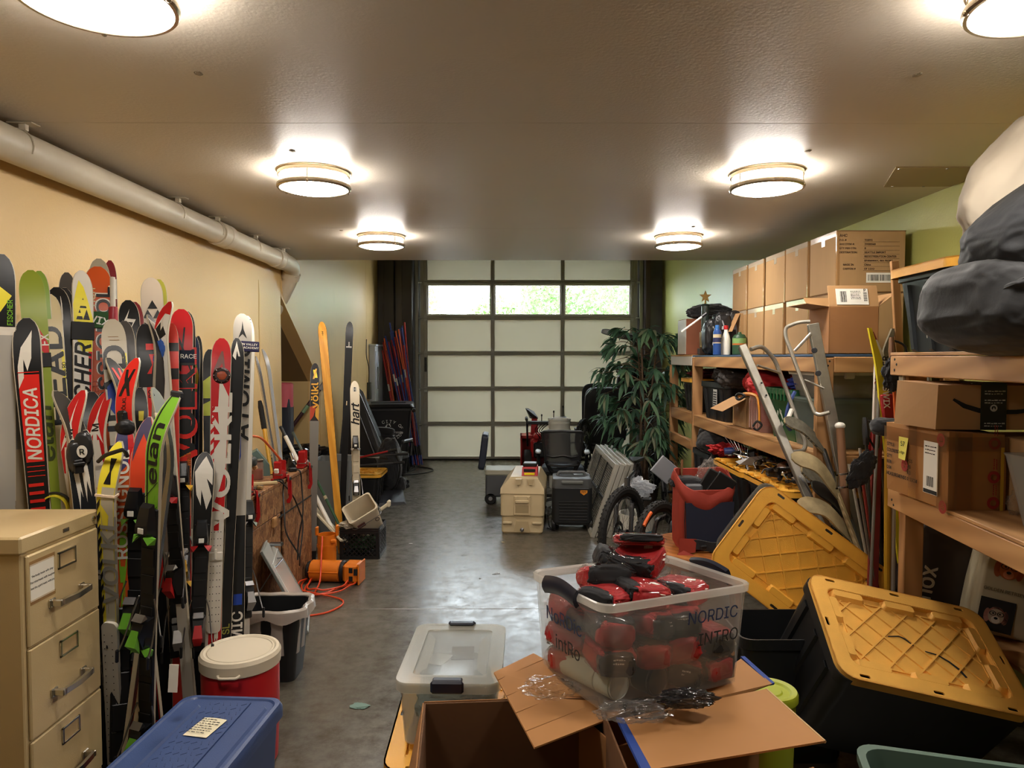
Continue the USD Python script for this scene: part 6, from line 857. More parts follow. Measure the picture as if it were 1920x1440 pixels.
t.part('body', loft(o + i), RB, smooth=40); t.part('front_panel', sheet(lambda u, v: ((u - .5) * (.30 + .02 * v), -.116 - .006 * math.sin(PI * u), .05 + .26 * v), 8, 6, .006), NV)
def cuff(u, v): a = 2 * PI * u; k = (abs(math.cos(a)) ** 4 + abs(math.sin(a)) ** 4) ** -.25; return (k * math.cos(a) * (.176 + .012 * math.sin(PI * v)), k * math.sin(a) * (.112 + .014 * math.sin(PI * v)), .445 + .03 * math.cos(2 * a) + .055 * math.sin(a) - .085 * v + (-.05 * v * math.exp(-((a - 4.4) / .45) ** 2)) + .006 * math.sin(9 * a))
t.part('turned_collar', sheet(cuff, 61, 7, .006), RB); t.part('zip', tube([(-.158, -.115, .05), (-.165, -.115, .2), (-.16, -.112, .32)], .003, 5), BLACK); t.part('zip', tube([(.158, -.115, .05), (.165, -.115, .2), (.16, -.112, .32)], .003, 5), BLACK)
t.part('hip_belt', sheet(lambda u, v: (-.2 + .4 * u, -.13 - .02 * math.sin(PI * u), .015 + .06 * v + .012 * math.sin(8 * u)), 16, 4, .018), BLACKF); [t.part('belt_flap', hull([(x - .06, -.16, .0), (x + .05, -.16, .01), (x - .05, -.15, .10), (x + .06, -.15, .09), (x, -.12, .05)]), RB, smooth=False) for x in (-.16, .11)]; t.part('belt_flap', hull([(-.2, -.14, -.003), (-.25, -.17, -.02), (-.13, -.19, -.0), (-.2, -.15, .03)]), RB, smooth=False); [t.part('buckle', box(.045, .02, .03, (x, -.17, .045), .006, rot('z', 10)), BLACK) for x in (-.1, .07)]; t.part('strap', tube(curve([(.1, -.16, .03), (.13, -.24, .02), (.17, -.22, .004), (.2, -.17, .02)], 14), .012, 6), BLACK)
for k, (x, y, r, lb) in enumerate(((.05, -.04, 28, 'black boxed item standing in the mouth of the red backpack'), (.10, -.06, 32, 'second black flat item beside the first in the red backpack'))): solo('boxed_item', box(.13, .03, .16, (0, 0, 0), .004, tr(1.24 + x, 4.5 + y, .526 + .42 - .02 * k) @ rot('y', r) @ rot('x', 12)), mat('#1c1b1b', .5), lb, 'box')
t = Th('stick', 'thin brown wooden stick poking out of the red backpack', 'stick'); t.part('shaft', tube(curve([V(1.13, 4.56, .83), V(1.12, 4.56, .98), V(1.125, 4.57, 1.08)], 10), [.006] * 6 + [.008] * 4, 8), mat('#7a5230', .6)); t.part('pale_band', tube([V(1.128, 4.56, .87), V(1.122, 4.56, .93)], .0085, 8), mat('#cfb892', .5))
solo('clear_wrap', lump(.05, .035, .10, 9, .7, 3.5, 4, T=tr(1.27, 4.54, 1.0) @ rot('y', 25)), FILM, 'crinkled clear film sticking out of the red backpack', 'film')
solo('dark_pouch', lump(.11, .06, .04, 3, .3, 2, 3, .7, tr(1.14, 4.53, .94)), BLACKF, 'black pouch inside the mouth of the red backpack', 'pouch'); solo('grey_case', box(.12, .05, .08, (0, 0, 0), .012, tr(1.17, 4.47, .90)), mat('#55585c', .5), 'grey case inside the front of the red backpack', 'case')
solo('phone_wallet', box(.10, .07, .012, (0, 0, 0), .003, tr(1.36, 4.29, .533) @ rot('z', 10)), mat('#151518', .2), 'small glossy black wallet on the stool in front of the backpack', 'wallet')
# ------------------------------------------------------------------ far shelving unit on the right
SX, SY0, SY1 = 1.75, 4.0, 6.75
t = Th('storage_rack', 'far wooden lumber rack along the green wall carrying the big cartons', 'shelf')
for y in (SY0, SY1 - .05): t.part('post', span((SX - .01, y - .02, 0), (SX + .085, y + .02, 1.745), .004), PINEZ); t.part('post', span((XR - .12, y - .02, 0), (XR - .03, y + .02, 1.745), .004), PINEZ)
for z in (1.66, 1.095, .43): t.part('front_beam', span((SX + .0, SY0 + .021, z), (SX + .04, SY1 - .071, z + .089), .004), PINE); t.part('end_beam', span((SX + .086, SY0 - .02, z), (XR - .121, SY0 + .02, z + .089), .004), PINEX); t.part('back_beam', span((XR - .07, SY0 + .021, z), (XR - .03, SY1 - .071, z + .089), .004), PINE); t.part('deck', span((SX, SY0 - .01, z + .09), (XR - .03, SY1, z + .104), .002), mat('#37506e', .6) if z > 1.6 else PINE)
for (x, y, z) in ((.02, 0, 1.72), (.05, 0, 1.70), (.02, 0, 1.69), (.06, 0, 1.725)): t.part('screw_hole', cyl((SX + x, SY0 - .0215, z), (SX + x, SY0 - .019, z), .006, n=8), INK)
t = Th('rack_extension', 'white painted rack end behind the plant', 'shelf'); [t.part('beam', span((SX + .0, SY1 + .03, z), (SX + .04, SY1 + .9, z + .09), .003), mat('#c9c6bc', .5) if z > 1.6 else PINE) for z in (1.665, 1.10, .85)]; [t.part('deck', span((SX, SY1 + .03, z + .09), (XR - .03, SY1 + .9, z + .104), .002), PINE) for z in (1.665, 1.10)]; [t.part('post', span((x, SY1 + .88, 0), (x + .09, SY1 + .92, 1.665), .003), PINEZ) for x in (SX - .01, XR - .13)]
t = Th('lumber_upright', 'tall loose pine board standing upright between the cartons and the near rack', 'board'); a, b = at(1692, 780, 3.78), at(1677, 489, 3.72); d = nrm(a - b); k = (a[2]) / -d[2]; t.part('board', xf(box(.042, .02, np.linalg.norm(b - a) + k, (0, 0, 0), .003), fr((b + a + d * k) / 2, nrm(np.cross((0, 1, 0), -d)), (0, 1, 0), -d)), PINEZ)
# big cartons, two rows of five
CX = 2.08; W_, D_, H_ = .44, .40, .39
def flaps_tape(t, w, d, h): pass
row = {0: 'lower', 1: 'upper'}; colw = ('nearest', 'second nearest', 'middle', 'second farthest', 'farthest'); ct = None; rg = np.random.default_rng(3)
for r in (0, 1):
    for k in range(5):
        M_ = tr(CX + W_ / 2 + rg.uniform(-.006, .006), 4.5 + D_ / 2 + .425 * k, 1.768 + r * (H_ + .004)) @ rot('z', rg.uniform(-.8, .8)); lb = f'big brown carton, {colw[k]} of the {row[r]} row on the far rack'
        t = Th('cardboard_carton', lb, 'box', M_, 'big cartons on the far rack'); t.part('carton', box(W_, D_, H_, (0, 0, H_ / 2), .006), CARD)
        for x in (-.001,): t.part('flap_seam', join(span((-W_ / 2 - .001, -D_ / 2, H_ - .004), (W_ / 2, D_ / 2, H_ + .001), .001)), CARDIN)
        if k > 0 or r: t.part('packing_tape', join(span((-W_ / 2 - .0012, -D_ / 2 + .01, H_ - .035), (-W_ / 2 + .03, D_ / 2 - .01, H_ + .0022), .001), span((-W_ / 2 - .0014, -.03, H_ - .075), (-W_ / 2, .02, H_ - .02), .0005)), clear('#efe6d2', .75, .12))
        t.part('corner_tape', span((-W_ / 2 - .0014, -D_ / 2 - .0014, .0), (-W_ / 2 + .02, -D_ / 2 + .012, H_), .0008), clear('#d9b98a', .15, .1))
        if k == 0:
            F_ = face((0, -D_ / 2 - .0012, H_ / 2), (1, 0, 0), (0, 0, 1)); IK = mat('#3a2a1c', .8)
            if r == 1:
                for i, (a, b) in enumerate((('AHC', ''), ('P.O. #', 'T18Y2'), ('AHC ITEM #:', '3908548'), ('QTY PER CTN:', '8'), ('DESTINATION:', 'SEATTLE IMPORT'), ('', 'REDISTRIBUTION CENTER'), ('', 'SPANAWAY, WA 98387'), ('MADE IN', 'China'), ('CARTON #', 'OF 1232'))):
                    h = .017 if i == 0 else .0115; y = .155 - .026 * i
                    for s_, x in ((a, -.205 if i < 6 else -.18), (b, -.045)):
                        if s_: t.part('lettering', text(s_, h, .0005, True, mid=False, T=F_ @ tr(x, y, 0)), IK, smooth=False)
                    if i > 0: t.part('form_line', xf(span((-.05, y - .007, 0), (.18, y - .0058, .0004), 0), F_), IK)
                lbp = t.part('barcode_label', xf(span((-.03, -.135, 0), (.15, -.072, .0005), 0), F_), WHITE); xs_ = np.cumsum(rg.uniform(.0018, .005, 44)); t.part('barcode', join([xf(span((-.022 + x, -.123, .0005), (-.022 + x + rg.uniform(.0008, .0024), -.084, .0008), 0), F_) for x in xs_ if x < .155]), INK, under=lbp, smooth=False)
            else:
                F_ = face((-W_ / 2 - .0012, -.12, .30), (0, -1, 0), (0, 0, 1)); t.part('lettering', text('QTY PER CTN', .012, .0005, True, T=F_), IK, smooth=False); t.part('lettering', text('CARTON #', .012, .0005, True, T=F_ @ tr(0, -.025, 0)), IK, smooth=False)
solo('black_cloth', lump(.14, .5, .03, 3, .5, 3, 3, T=tr(2.32, 5.3, 2.575)), BLACKF, 'black cloth lying on top of the big cartons', 'cloth')
# open carton with a labelled flap in front
t = Th('open_carton', 'open brown carton with a white shipping label on its raised flap', 'box', tr(1.97, 4.17, 1.768)); w, d, h = .285, .27, .27
t.part('carton', join(span((-w / 2, -d / 2, 0), (w / 2, -d / 2 + .005, h), .002), span((-w / 2, d / 2 - .005, 0), (w / 2, d / 2, h), .002), span((-w / 2, -d / 2, 0), (-w / 2 + .005, d / 2, h), .002), span((w / 2 - .005, -d / 2, 0), (w / 2, d / 2, h), .002), span((-w / 2, -d / 2, 0), (w / 2, d / 2, .005), .002)), mat('#9a6a3e', .8, var=.06, vs=3, bump=.0004, bs=60))
f = t.part('front_flap', xf(span((-w / 2, -.002, 0), (w / 2, .002, .125), .001), tr(0, -d / 2 + .003, h) @ rot('x', -14)), CARD2); FF = tr(0, -d / 2 + .0008, h) @ rot('x', -14) @ fr((0, -.0025, .06), (1, 0, 0), (0, 0, 1), (0, -1, 0)); lb = t.part('shipping_label', xf(span((-.1, -.05, 0), (.085, .045, .0006), 0), FF), WHITE, under=f)
for a, b in ((-.07, .025), ): t.part('barcode', join([xf(span((-.075 + .0045 * i, -.035, .0006), (-.075 + .0045 * i + (.003 if i % 3 else .0015), .03, .001), 0), FF) for i in range(8)] + [xf(span((.058, -.03 + .004 * i, .0006), (.078, -.03 + .004 * i + (.0026 if i % 2 else .0013), .001), 0), FF) for i in range(14)]), INK, under=f, smooth=False)
t.part('lettering', text('P', .016, .0005, True, T=FF @ tr(.068, .036, .0006)), INK, under=f, smooth=False); t.part('small_print', scribble(.06, 6, .009, .0035, FF @ tr(.015, .03, .0006), 4), INK, under=f, smooth=False, kind='stuff')
t.part('side_flap', xf(span((-.13, -d / 2 + .006, -.002), (0, d / 2 - .006, .002), .001), tr(-w / 2, 0, h) @ rot('y', 8)), CARD2); t.part('side_flap', xf(span((0, -d / 2 + .006, -.002), (.13, d / 2 - .006, .002), .001), tr(w / 2, 0, h) @ rot('y', -38)), CARD2); t.part('back_flap', xf(span((-w / 2, -.002, 0), (w / 2, .002, .12), .001), tr(0, d / 2, h) @ rot('x', -50)), CARD2)
# bottles at the front of the top shelf
t = Th('spray_bottle_can', 'tall blue aerosol can with a lighter band on the top shelf', 'can', tr(1.83, 6.22, 1.768)); t.part('body', lathe([(0, 0), (.033, 0), (.035, .005), (.035, .2), (.024, .225), (0, .225)], 24), mat('#234a8c', .3)); t.part('band', lathe([(.0355, .1), (.0355, .18)], 24), mat('#c2b493', .4)); t.part('label', lathe([(.0357, .11), (.0357, .15)], 24), mat('#2a2f58', .4)); t.part('cap', lathe([(0, .262), (.018, .26), (.02, .25), (.02, .225)], 18), mat('#2f6ab0', .35))
t = Th('white_jug', 'white bottle with a red cap between the blue can and the green canister', 'bottle', tr(1.92, 6.26, 1.768)); t.part('body', lathe([(0, 0), (.038, 0), (.04, .006), (.04, .13), (.03, .17), (.018, .2), (.016, .23), (0, .23)], 24), WHITE); t.part('cap', lathe([(0, .262), (.018, .26), (.02, .25), (.02, .225)], 18), RED)
t = Th('fuel_canister', 'short dark green fuel canister beside the white bottle', 'canister', tr(2.02, 6.2, 1.768)); t.part('body', lathe([(0, 0), (.055, 0), (.06, .006), (.06, .15), (.045, .175), (.02, .182), (.015, .2), (0, .2)], 28), mat('#274a30', .4)); t.part('label', lathe([(.0605, .10), (.0605, .145)], 28), mat('#7aa060', .4)); t.part('orange_mark', lathe([(.0608, .085), (.0608, .10)], 28), mat('#b5652a', .4))
t = Th('flap_carton', 'carton with a long drooping flap beside the green canister', 'box', tr(2.2, 6.42, 1.768) @ rot('z', 6)); t.part('carton', join(span((-.16, -.12, 0), (.24, -.115, .37), .002), span((-.16, .16, 0), (.24, .165, .37), .002), span((-.16, -.12, 0), (-.155, .165, .37), .002), span((-.16, -.12, 0), (.24, .165, .005), .001)), CARD); t.part('flap', xf(span((-.004, -.12, -.18), (0, .16, 0), .001), tr(-.16, 0, .37) @ rot('y', 24)), CARD2)
t = Th('cardboard_box', 'brown box with one white side at the far end of the top shelf', 'box', tr(1.93, 7.25, 1.772)); t.part('box', box(.32, .34, .36, (0, 0, .18), .004), mat('#8a5238', .8, var=.05)); t.part('white_side', span((-.162, -.168, .005), (-.158, .168, .355), .001), mat('#cfccc4', .6))
solo('sports_bag', lump(.24, .2, .09, 4, .35, 2, 4, T=tr(2.02, 7.15, 2.20)), BLACKF, 'black bag heaped on the white sided box', 'bag'); solo('black_bag', lump(.3, .2, .13, 8, .35, 2, 4, T=tr(2.30, 6.75, 2.06)), BLACKF, 'black bag heap behind the boot bags on the top shelf', 'bag')
t = Th('trophy', 'star topped trophy with a dark column on the top shelf', 'trophy', tr(1.86, 6.72, 1.772)); GD = mat('#8f7a4a', .3, .7); t.part('plinth', box(.12, .09, .06, (0, 0, .03), .004), mat('#3a2a20', .4)); t.part('column', lathe([(0, .06), (.038, .06), (.036, .07), (.036, .30), (.042, .31), (.03, .32), (0, .325)], 20, tr(0, 0, .16)), mat('#26322e', .2)); t.part('column_base', box(.09, .07, .16, (0, 0, .14), .01), GD); t.part('star', prism([(.06 * (1 if i % 2 == 0 else .42) * math.sin(i * PI / 5), .06 * (1 if i % 2 == 0 else .42) * math.cos(i * PI / 5)) for i in range(10)], .012, fr((0, .006, .55), (1, 0, 0), (0, 0, 1), (0, -1, 0))), GD); t.part('star_stem', cyl((0, 0, .48), (0, 0, .53), .008), GD)
for k, (x, y, s, h) in enumerate(((1.86, 6.48, .085, .17), (1.93, 6.44, .09, .2), (2.04, 6.46, .10, .21), (2.14, 6.5, .09, .18))):
    t = Th('boot_bag', ('small black boot bag', 'black boot bag with white buckles', 'broad black boot bag', 'black boot bag against the carton')[k] + (' leftmost on the top shelf', ' second from left on the top shelf', ' left of the blue can behind it', ' behind the white bottle')[k], 'bag', tr(x, y, 1.77), 'black boot bags'); t.part('bag', lump(s, .09, h, 30 + k, .18, 2, 4, .6, tr(0, 0, h * .93)), mat('#17181b', .4)); [t.part('buckle', box(.022, .012, .03, (-.01 + .02 * (q % 2), -.085, .1 + .07 * q), .003), mat('#b9b9bc', .3)) for q in range(3)]; t.part('strap', tube(curve([(-.03, -.06, h * 1.8), (.0, -.1, h * 1.2), (.02, -.095, .06)], 12), .006, 5), mat('#9a9aa0', .5))
t = Th('ski_pole', 'pale ski pole slanting across the boot bags', 'ski pole'); t.part('shaft', tube([at(1278, 622, 6.35), at(1324, 588, 6.3)], .009, 8), WHITE); t.part('grip', tube([at(1316, 594, 6.31), at(1325, 587, 6.3)], .014, 8), BLACK)
# middle shelf (z 1.2)
MZ = 1.20
t = Th('storage_tote', 'black tote with a thin yellow lid at the far end of the middle shelf', 'tote', tr(2.1, 7.1, MZ)); tote_body(t, .6, .42, .33, TOTE); yellow_lid(t, .66, .46, .33)
solo('red_jacket', lump(.25, .16, .05, 3, .5, 3, 4, T=tr(2.02, 7.0, 1.585)), mat('#5d1820', .8), 'dark red jacket on the far yellow lidded tote', 'jacket')
t = Th('storage_tote', 'open black tote stuffed with a dark puffer jacket on the middle shelf', 'tote', tr(2.02, 6.15, MZ) @ rot('z', 4)); tote_body(t, .50, .62, .33, TOTE); t.part('label', span((-.262, -.13, .10), (-.2585, -.04, .27), .0005), mat('#b9b9b4', .6)); [t.part('label_line', span((-.2635, -.12, .12 + .02 * i), (-.2618, -.05, .13 + .02 * i), 0), INK) for i in range(7)]
BRN = mat('#2a2320', .6, bump=.002, bs=20)
def puff(name, lab, M, sx, sy, sz, m, seed, n=3, cat='jacket'):
    t = Th(name, lab, cat, M)
    for k in range(n): t.part('puffed_panel', lump(sx * .62, sy, sz * .8, seed + k, .22, 2.0, 4, .9, tr((k - (n - 1) / 2) * sx * .75, 0, sz * (.75 - .25 * abs(k - (n - 1) / 2))) @ rot('y', (k - (n - 1) / 2) * 14)), m)
    return t
puff('puffer_jacket', 'dark brown puffer jacket bulging out of the open black tote', tr(1.98, 6.1, MZ + .31) @ rot('z', 80), .26, .20, .12, BRN, 3); puff('puffer_jacket', 'black puffer jacket behind the brown one on the middle shelf', tr(2.2, 5.75, MZ + .36) @ rot('z', 70), .22, .18, .1, BLACKF, 8)
t = Th('flap_box', 'cardboard box with its flap bent out toward the aisle on the middle shelf', 'box', tr(2.0, 5.53, MZ)); t.part('carton', join(span((-.19, -.17, 0), (.19, -.166, .23), .001), span((-.19, .166, 0), (.19, .17, .23), .001), span((-.19, -.17, 0), (-.186, .17, .23), .001), span((.186, -.17, 0), (.19, .17, .23), .001), span((-.19, -.17, 0), (.19, .17, .004), .001)), CARD); t.part('flap', xf(span((-.21, -.16, -.002), (0, .16, .002), .001), tr(-.19, 0, .23) @ rot('y', -28)), CARD2)
RJ = mat('#b01c1e', .75, bump=.001, bs=30); puff('red_jacket', 'bright red jacket piled on the boxes under the top beam', tr(1.98, 5.35, MZ + .28) @ rot('z', 75), .3, .18, .13, RJ, 4)
solo('red_hood', lump(.16, .16, .15, 5, .3, 2, 4, T=tr(2.16, 5.0, MZ + .36)), RJ, 'red hood lump right of the red jacket', 'jacket')
t = Th('red_tote', 'clear tote full of red things left of the green bin', 'tote', tr(2.0, 5.17, MZ)); tote_body(t, .40, .26, .27, clear('#d9b0a4', .3, .2)); t.part('contents', lump(.15, .10, .1, 6, .3, 2, 4, .7, tr(0, 0, .12)), mat('#b8505a', .6)); [t.part('side_rib', span((-.2, -.1 + .05 * i, .02), (-.194, -.085 + .05 * i, .24), .002), clear('#e6c9c0', .5, .2)) for i in range(5)]
t = Th('yellow_snowshoe', 'yellow orange plastic snowshoe end with a black buckle beside the green bin', 'snowshoe'); pts = np.array([at(1384, 741, 4.95), at(1400, 737, 4.93), at(1418, 742, 4.9), at(1423, 762, 4.88), at(1424, 790, 4.87)]); c = curve(pts, 24); t.part('blade', sheet(lambda u, v: c[int(round(u * 23))] + V(.0, .07 * (v - .5), -.012 * math.sin(PI * v)) + V(.028 * (v - .5), 0, 0), 24, 5, .012), mat('#d98d26', .4)); t.part('buckle', tube(curve(np.array([at(1380, 744, 4.93), at(1386, 738, 4.9), at(1396, 742, 4.88), at(1386, 749, 4.9)]), 16, True), .01, 6), BLACK); t.part('heel_buckle', tube(curve(np.array([at(1412, 800, 4.85), at(1420, 790, 4.84), at(1428, 797, 4.83), at(1420, 806, 4.84)]), 16, True), .008, 6), BLACK)
t = Th('recycling_bin', 'dark green plastic bin with a white recycling symbol on the middle shelf', 'bin', tr(1.99, 4.70, MZ)); GB = mat('#14502c', .4); t.part('body', loft([ring(.30, .44, .04, 0), ring(.38, .52, .04, .30), ring(.40, .54, .04, .30), ring(.40, .54, .04, .34), ring(.375, .515, .04, .34), ring(.29, .43, .04, .01)]), GB, smooth=25); [t.part('rim_rib', span((-.205, y - .008, .26), (-.19, y + .008, .335), .003), GB) for y in np.arange(-.24, .25, .06)]
F_ = fr((-.168, .02, .14), (0, -1, 0), nrm((-.04, 0, .3)), nrm((-1, 0, -.13))); [t.part('recycling_arrow', prism(sg.Polygon([(-.03, -.05), (.02, -.05), (.02, -.062), (.052, -.04), (.02, -.018), (.02, -.03), (-.03, -.03)]), .001, F_ @ tr(0, 0, .004) @ rot('z', 120 * k)), mat('#c2c8bd', .6), smooth=False) for k in range(3)]; t.part('label', xf(span((-.13, .0, .004), (-.09, .07, .005), 0), F_ @ tr(-.03, .03, .0)), WHITE)
solo('blue_cloth', lump(.1, .17, .06, 7, .5, 2.5, 4, T=tr(1.92, 4.55, MZ + .38)), mat('#2c3f9a', .8), 'blue cloth draped over the green bin', 'cloth'); solo('blue_strap', tube(curve([at(1490, 735, 4.3), at(1478, 762, 4.25), at(1474, 790, 4.25), at(1482, 806, 4.28)], 16), .012, 6), mat('#31437c', .7), 'blue strap hanging from the blue cloth', 'strap')
CP = clear('#c3cac6', .3, .2)
for k, (z, h, lb, cm, lidc) in enumerate(((MZ, .28, 'lower large clear tote holding dark clothes behind the rack post', '#3b4642', '#8ea09a'), (MZ + .305, .14, 'upper clear tote with a white lid and red contents behind the rack post', '#b9a48a', '#c9c6bb'))):
    t = Th('storage_tote', lb, 'tote', tr(2.13, 4.33, z)); t.part('body', loft([ring(.60, .34, .04, 0), ring(.66, .40, .04, h), ring(.645, .385, .04, h), ring(.585, .325, .04, .005)]), clear('#a9b5ae' if k == 0 else '#cfcac0', .38, .22), smooth=25); t.part('lid', loft([ring(.68, .42, .04, h - .005), ring(.69, .43, .04, h + .012), ring(.64, .38, .04, h + .022)]), mat(lidc, .4) if k else clear('#a9b8b0', .55, .2), smooth=25); t.part('contents', lump(.27, .15, h * .42, 9 + k, .3, 2, 4, .6, tr(0, 0, h * .45)), mat(cm, .8, var=.3, vs=6)); t.part('red_contents', lump(.1, .05, h * .3, 5 + k, .3, 2, 3, .7, tr(.1 if k else .14, -.13, h * .45)), mat('#9a2a22', .7))
    if k: t.part('handwriting', join(text('SKI VALLEY', .022, .0006, False, T=face((.12, -.198, .09), (1, 0, 0), (0, .2, 1))), text('unis', .02, .0006, False, T=face((.1, -.191, .05), (1, 0, 0), (0, .2, 1)))), mat('#6a2a22', .6), smooth=False); [t.part('latch', box(.06, .02, .05, (x, -.212, h), .006), WHITE) for x in (-.29, -.14)]
    else: t.part('paper_label', box(.07, .001, .08, (.2, -.196, .19), 0), mat('#9aa695', .6))
# below: black totes with warped yellow lids carrying tools
for k, (y, lb) in enumerate(((5.42, 'farther black tote with a yellow lid of tools under the middle shelf'), (4.66, 'nearer black tote with a yellow lid of tools under the middle shelf'))):
    t = Th('storage_tote', lb, 'tote', tr(1.93, y, .536)); tote_body(t, .46, .68, .36, TOTE); yellow_lid(t, .52, .77, .37 + .01 * k); [t.part('lug_block', box(.035, .05, .022, (-.245, q, .386 + .01 * k), .005), YEL) for q in (-.22, -.06, .1, .24)]
rg = np.random.default_rng(9)
TL = [('long black allen key handle', BLACK), ('chrome socket wrench', CHROME), ('black ski binding screwdriver', BLACK), ('steel brake lever', STEEL), ('black bike pump', DARK), ('black binding part', BLACKM), ('silver binding clamp', CHROME), ('thin black rod', BLACK), ('black clamp jaw', BLACK), ('dull grey file', GREY), ('black trigger lever', BLACK), ('dark bolt box', DARK), ('black hinge piece', BLACKM), ('chrome hook', CHROME), ('long steel spoke bundle piece', STEEL), ('black boot buckle', BLACK)]
pos_ = ('at the far end of the lids', 'left side of the far lid', 'middle of the far lid', 'right side of the far lid', 'far corner of the near lid', 'middle of the near lid', 'near edge of the near lid', 'right side of the near lid')
for k in range(40):
    n, m = TL[k % 16]; y = 5.72 - (k / 40) * 1.42; x = 1.76 + rg.uniform(0, .32); L = rg.uniform(.09, .26); M_ = tr(x, y, .935 + rg.uniform(.0, .05)) @ rot('z', rg.uniform(0, 180)) @ rot('y', rg.uniform(-14, 14)); lb = f'{n} in the tool heap, {pos_[int(k / 40 * 8)]}' + (', crosswise' if k % 16 != k else '')
    t = Th('hand_tool', lb, 'tool', M_, 'tools heaped on the yellow lids'); kind = k % 4
    if kind == 0: t.part('handle', tube([(-L / 2, 0, 0), (-L / 8, 0, 0)], [.014, .017], 10), m); t.part('shaft', tube([(-L / 8, 0, 0), (L / 2, 0, 0)], .006, 8), STEEL)
    elif kind == 1: t.part('body', join(box(L, .02, .012, b=.004), cyl((-L / 2, 0, -.012), (-L / 2, 0, .012), .02), cyl((L / 2, 0, -.01), (L / 2, 0, .01), .016)), m)
    elif kind == 2: t.part('body', hull([(-L / 2, -.03, -.02), (-L / 2, .03, -.02), (L / 3, -.02, -.02), (L / 3, .02, -.02), (-L / 3, 0, .05), (0, .02, .04), (L / 2, 0, 0)]), m, smooth=False); t.part('lever', tube([(0, 0, .03), (L / 2, .02, .06)], .006, 6), CHROME)
    else: t.part('wire', tube(curve([(-L / 2, 0, 0), (-L / 6, .03, .02), (L / 6, -.02, .03), (L / 2, .02, .0), (L / 2 + .03, .05, .01)], 16), .0045, 6), m); t.part('clip', box(.05, .03, .03, (0, 0, .01), .006), BLACK)
for k in range(7): a = V(1.80, 5.5 - .03 * k, .98); b = a + V(-.07 + .02 * k, .16 - .01 * k, .13); solo('bike_spoke', tube([a - (b - a) * .8, b], .0025, 5), STEEL, f'steel spoke fanned out of the tool heap, number-like fan position {("far left", "left", "left of centre", "centre", "right of centre", "right", "far right")[k]}'.replace('number-like fan position ', 'fan '), 'spoke', 'steel spokes in the tool heap')
solo('blue_cap_tube', cyl((1.72, 5.62, .99), (1.80, 5.60, 1.0), .03, n=16), mat('#2a3f7c', .4), 'blue cap at the far end of the tool heap', 'cap')
puff('puffer_jacket', 'black puffer jacket heaped under the middle shelf behind the plant', tr(1.93, 6.45, .93) @ rot('z', 75), .30, .2, .14, BLACKF, 12); solo('red_fleece', lump(.16, .2, .06, 6, .5, 3, 4, T=tr(1.86, 6.0, .955)), RJ, 'red fleece lying on the tote under the middle shelf', 'jacket')
t = Th('storage_tote', 'black ribbed tote under the red fleece below the middle shelf', 'tote', tr(1.95, 6.35, .536)); tote_body(t, .44, .60, .36, TOTE)
solo('white_carton', box(.22, .3, .16, (1.98, 5.0, .08), .004), mat('#c4b8a8', .7), 'white carton with a red stripe on the floor behind the stool', 'box'); solo('carton_stripe', span((1.868, 4.86, .10), (1.8695, 5.14, .115), 0), RED, parent='/World/white_carton')
# ------------------------------------------------------------------ galvanised frames leaning on the rack
GALV = mat('#a9a59a', .38, .75, var=.12, vs=14)
def ptz(*p): return [at(*q) for q in p]
t = Th('leaning_rack', 'galvanised steel frame with an arched tube leaning on the rack, left one', 'frame'); a, b = at(1391, 648, 4.25), at(1487, 868, 4.0); b = b + (b - a) * .6; d = nrm(b - a); t.part('square_post', xf(box(.045, .045, np.linalg.norm(b - a), (0, 0, np.linalg.norm(b - a) / 2), .004), orient(a, b, (0, 1, 0))), GALV); t.part('arched_tube', tube(bent(ptz((1408, 655, 4.22), (1428, 648, 4.26), (1452, 672, 4.28), (1478, 740, 4.25), (1511, 832, 4.1), (1507, 846, 4.08), (1484, 848, 4.05)), .08), .013, 10), GALV)
t.part('cross_brace', tube(ptz((1420, 685, 4.2), (1462, 699, 4.26)), .008, 8), GALV); [t.part('bolt_hole', cyl(at(*p, 4.19 - .0009 * (p[1] - 650)), at(*p, 4.17 - .0009 * (p[1] - 650)), .006, n=8), INK) for p in ((1428, 718), (1437, 741))]; solo('white_tape', tube(ptz((1485, 768, 4.2), (1478, 785, 4.18)), .014, 8), WHITE, 'strip of white tape on the left leaning rack', 'tape')
t = Th('leaning_rack', 'galvanised steel frame with a long perforated channel leaning on the rack, right one', 'frame'); a, b = at(1524, 607, 4.0), at(1604, 1010, 3.86); b = b + (b - a) * .45; t.part('channel', xf(box(.06, .03, np.linalg.norm(b - a), (0, 0, np.linalg.norm(b - a) / 2), .003), orient(a, b, (0, 1, 0))), GALV); t.part('loop_tube', tube(bent(ptz((1519, 603, 4.0), (1498, 604, 4.02), (1472, 614, 4.05), (1473, 632, 4.04), (1500, 705, 3.98), (1528, 775, 3.9), (1537, 778, 3.88), (1556, 773, 3.85)), .05), .011, 10), GALV)
t.part('cross_brace', tube(ptz((1490, 658, 4.02), (1521, 625, 3.98)), .008, 8), mat('#c9c6bc', .3, .5)); t.part('cross_brace', tube(ptz((1508, 712, 3.97), (1545, 728, 3.93)), .006, 8), GALV)
for p, z in (((1527, 657), 3.93), ((1534, 700), 3.88)): t.part('wing_knob', cyl(at(*p, z - .02), at(*p, z - .06), .016, n=12), DARK)
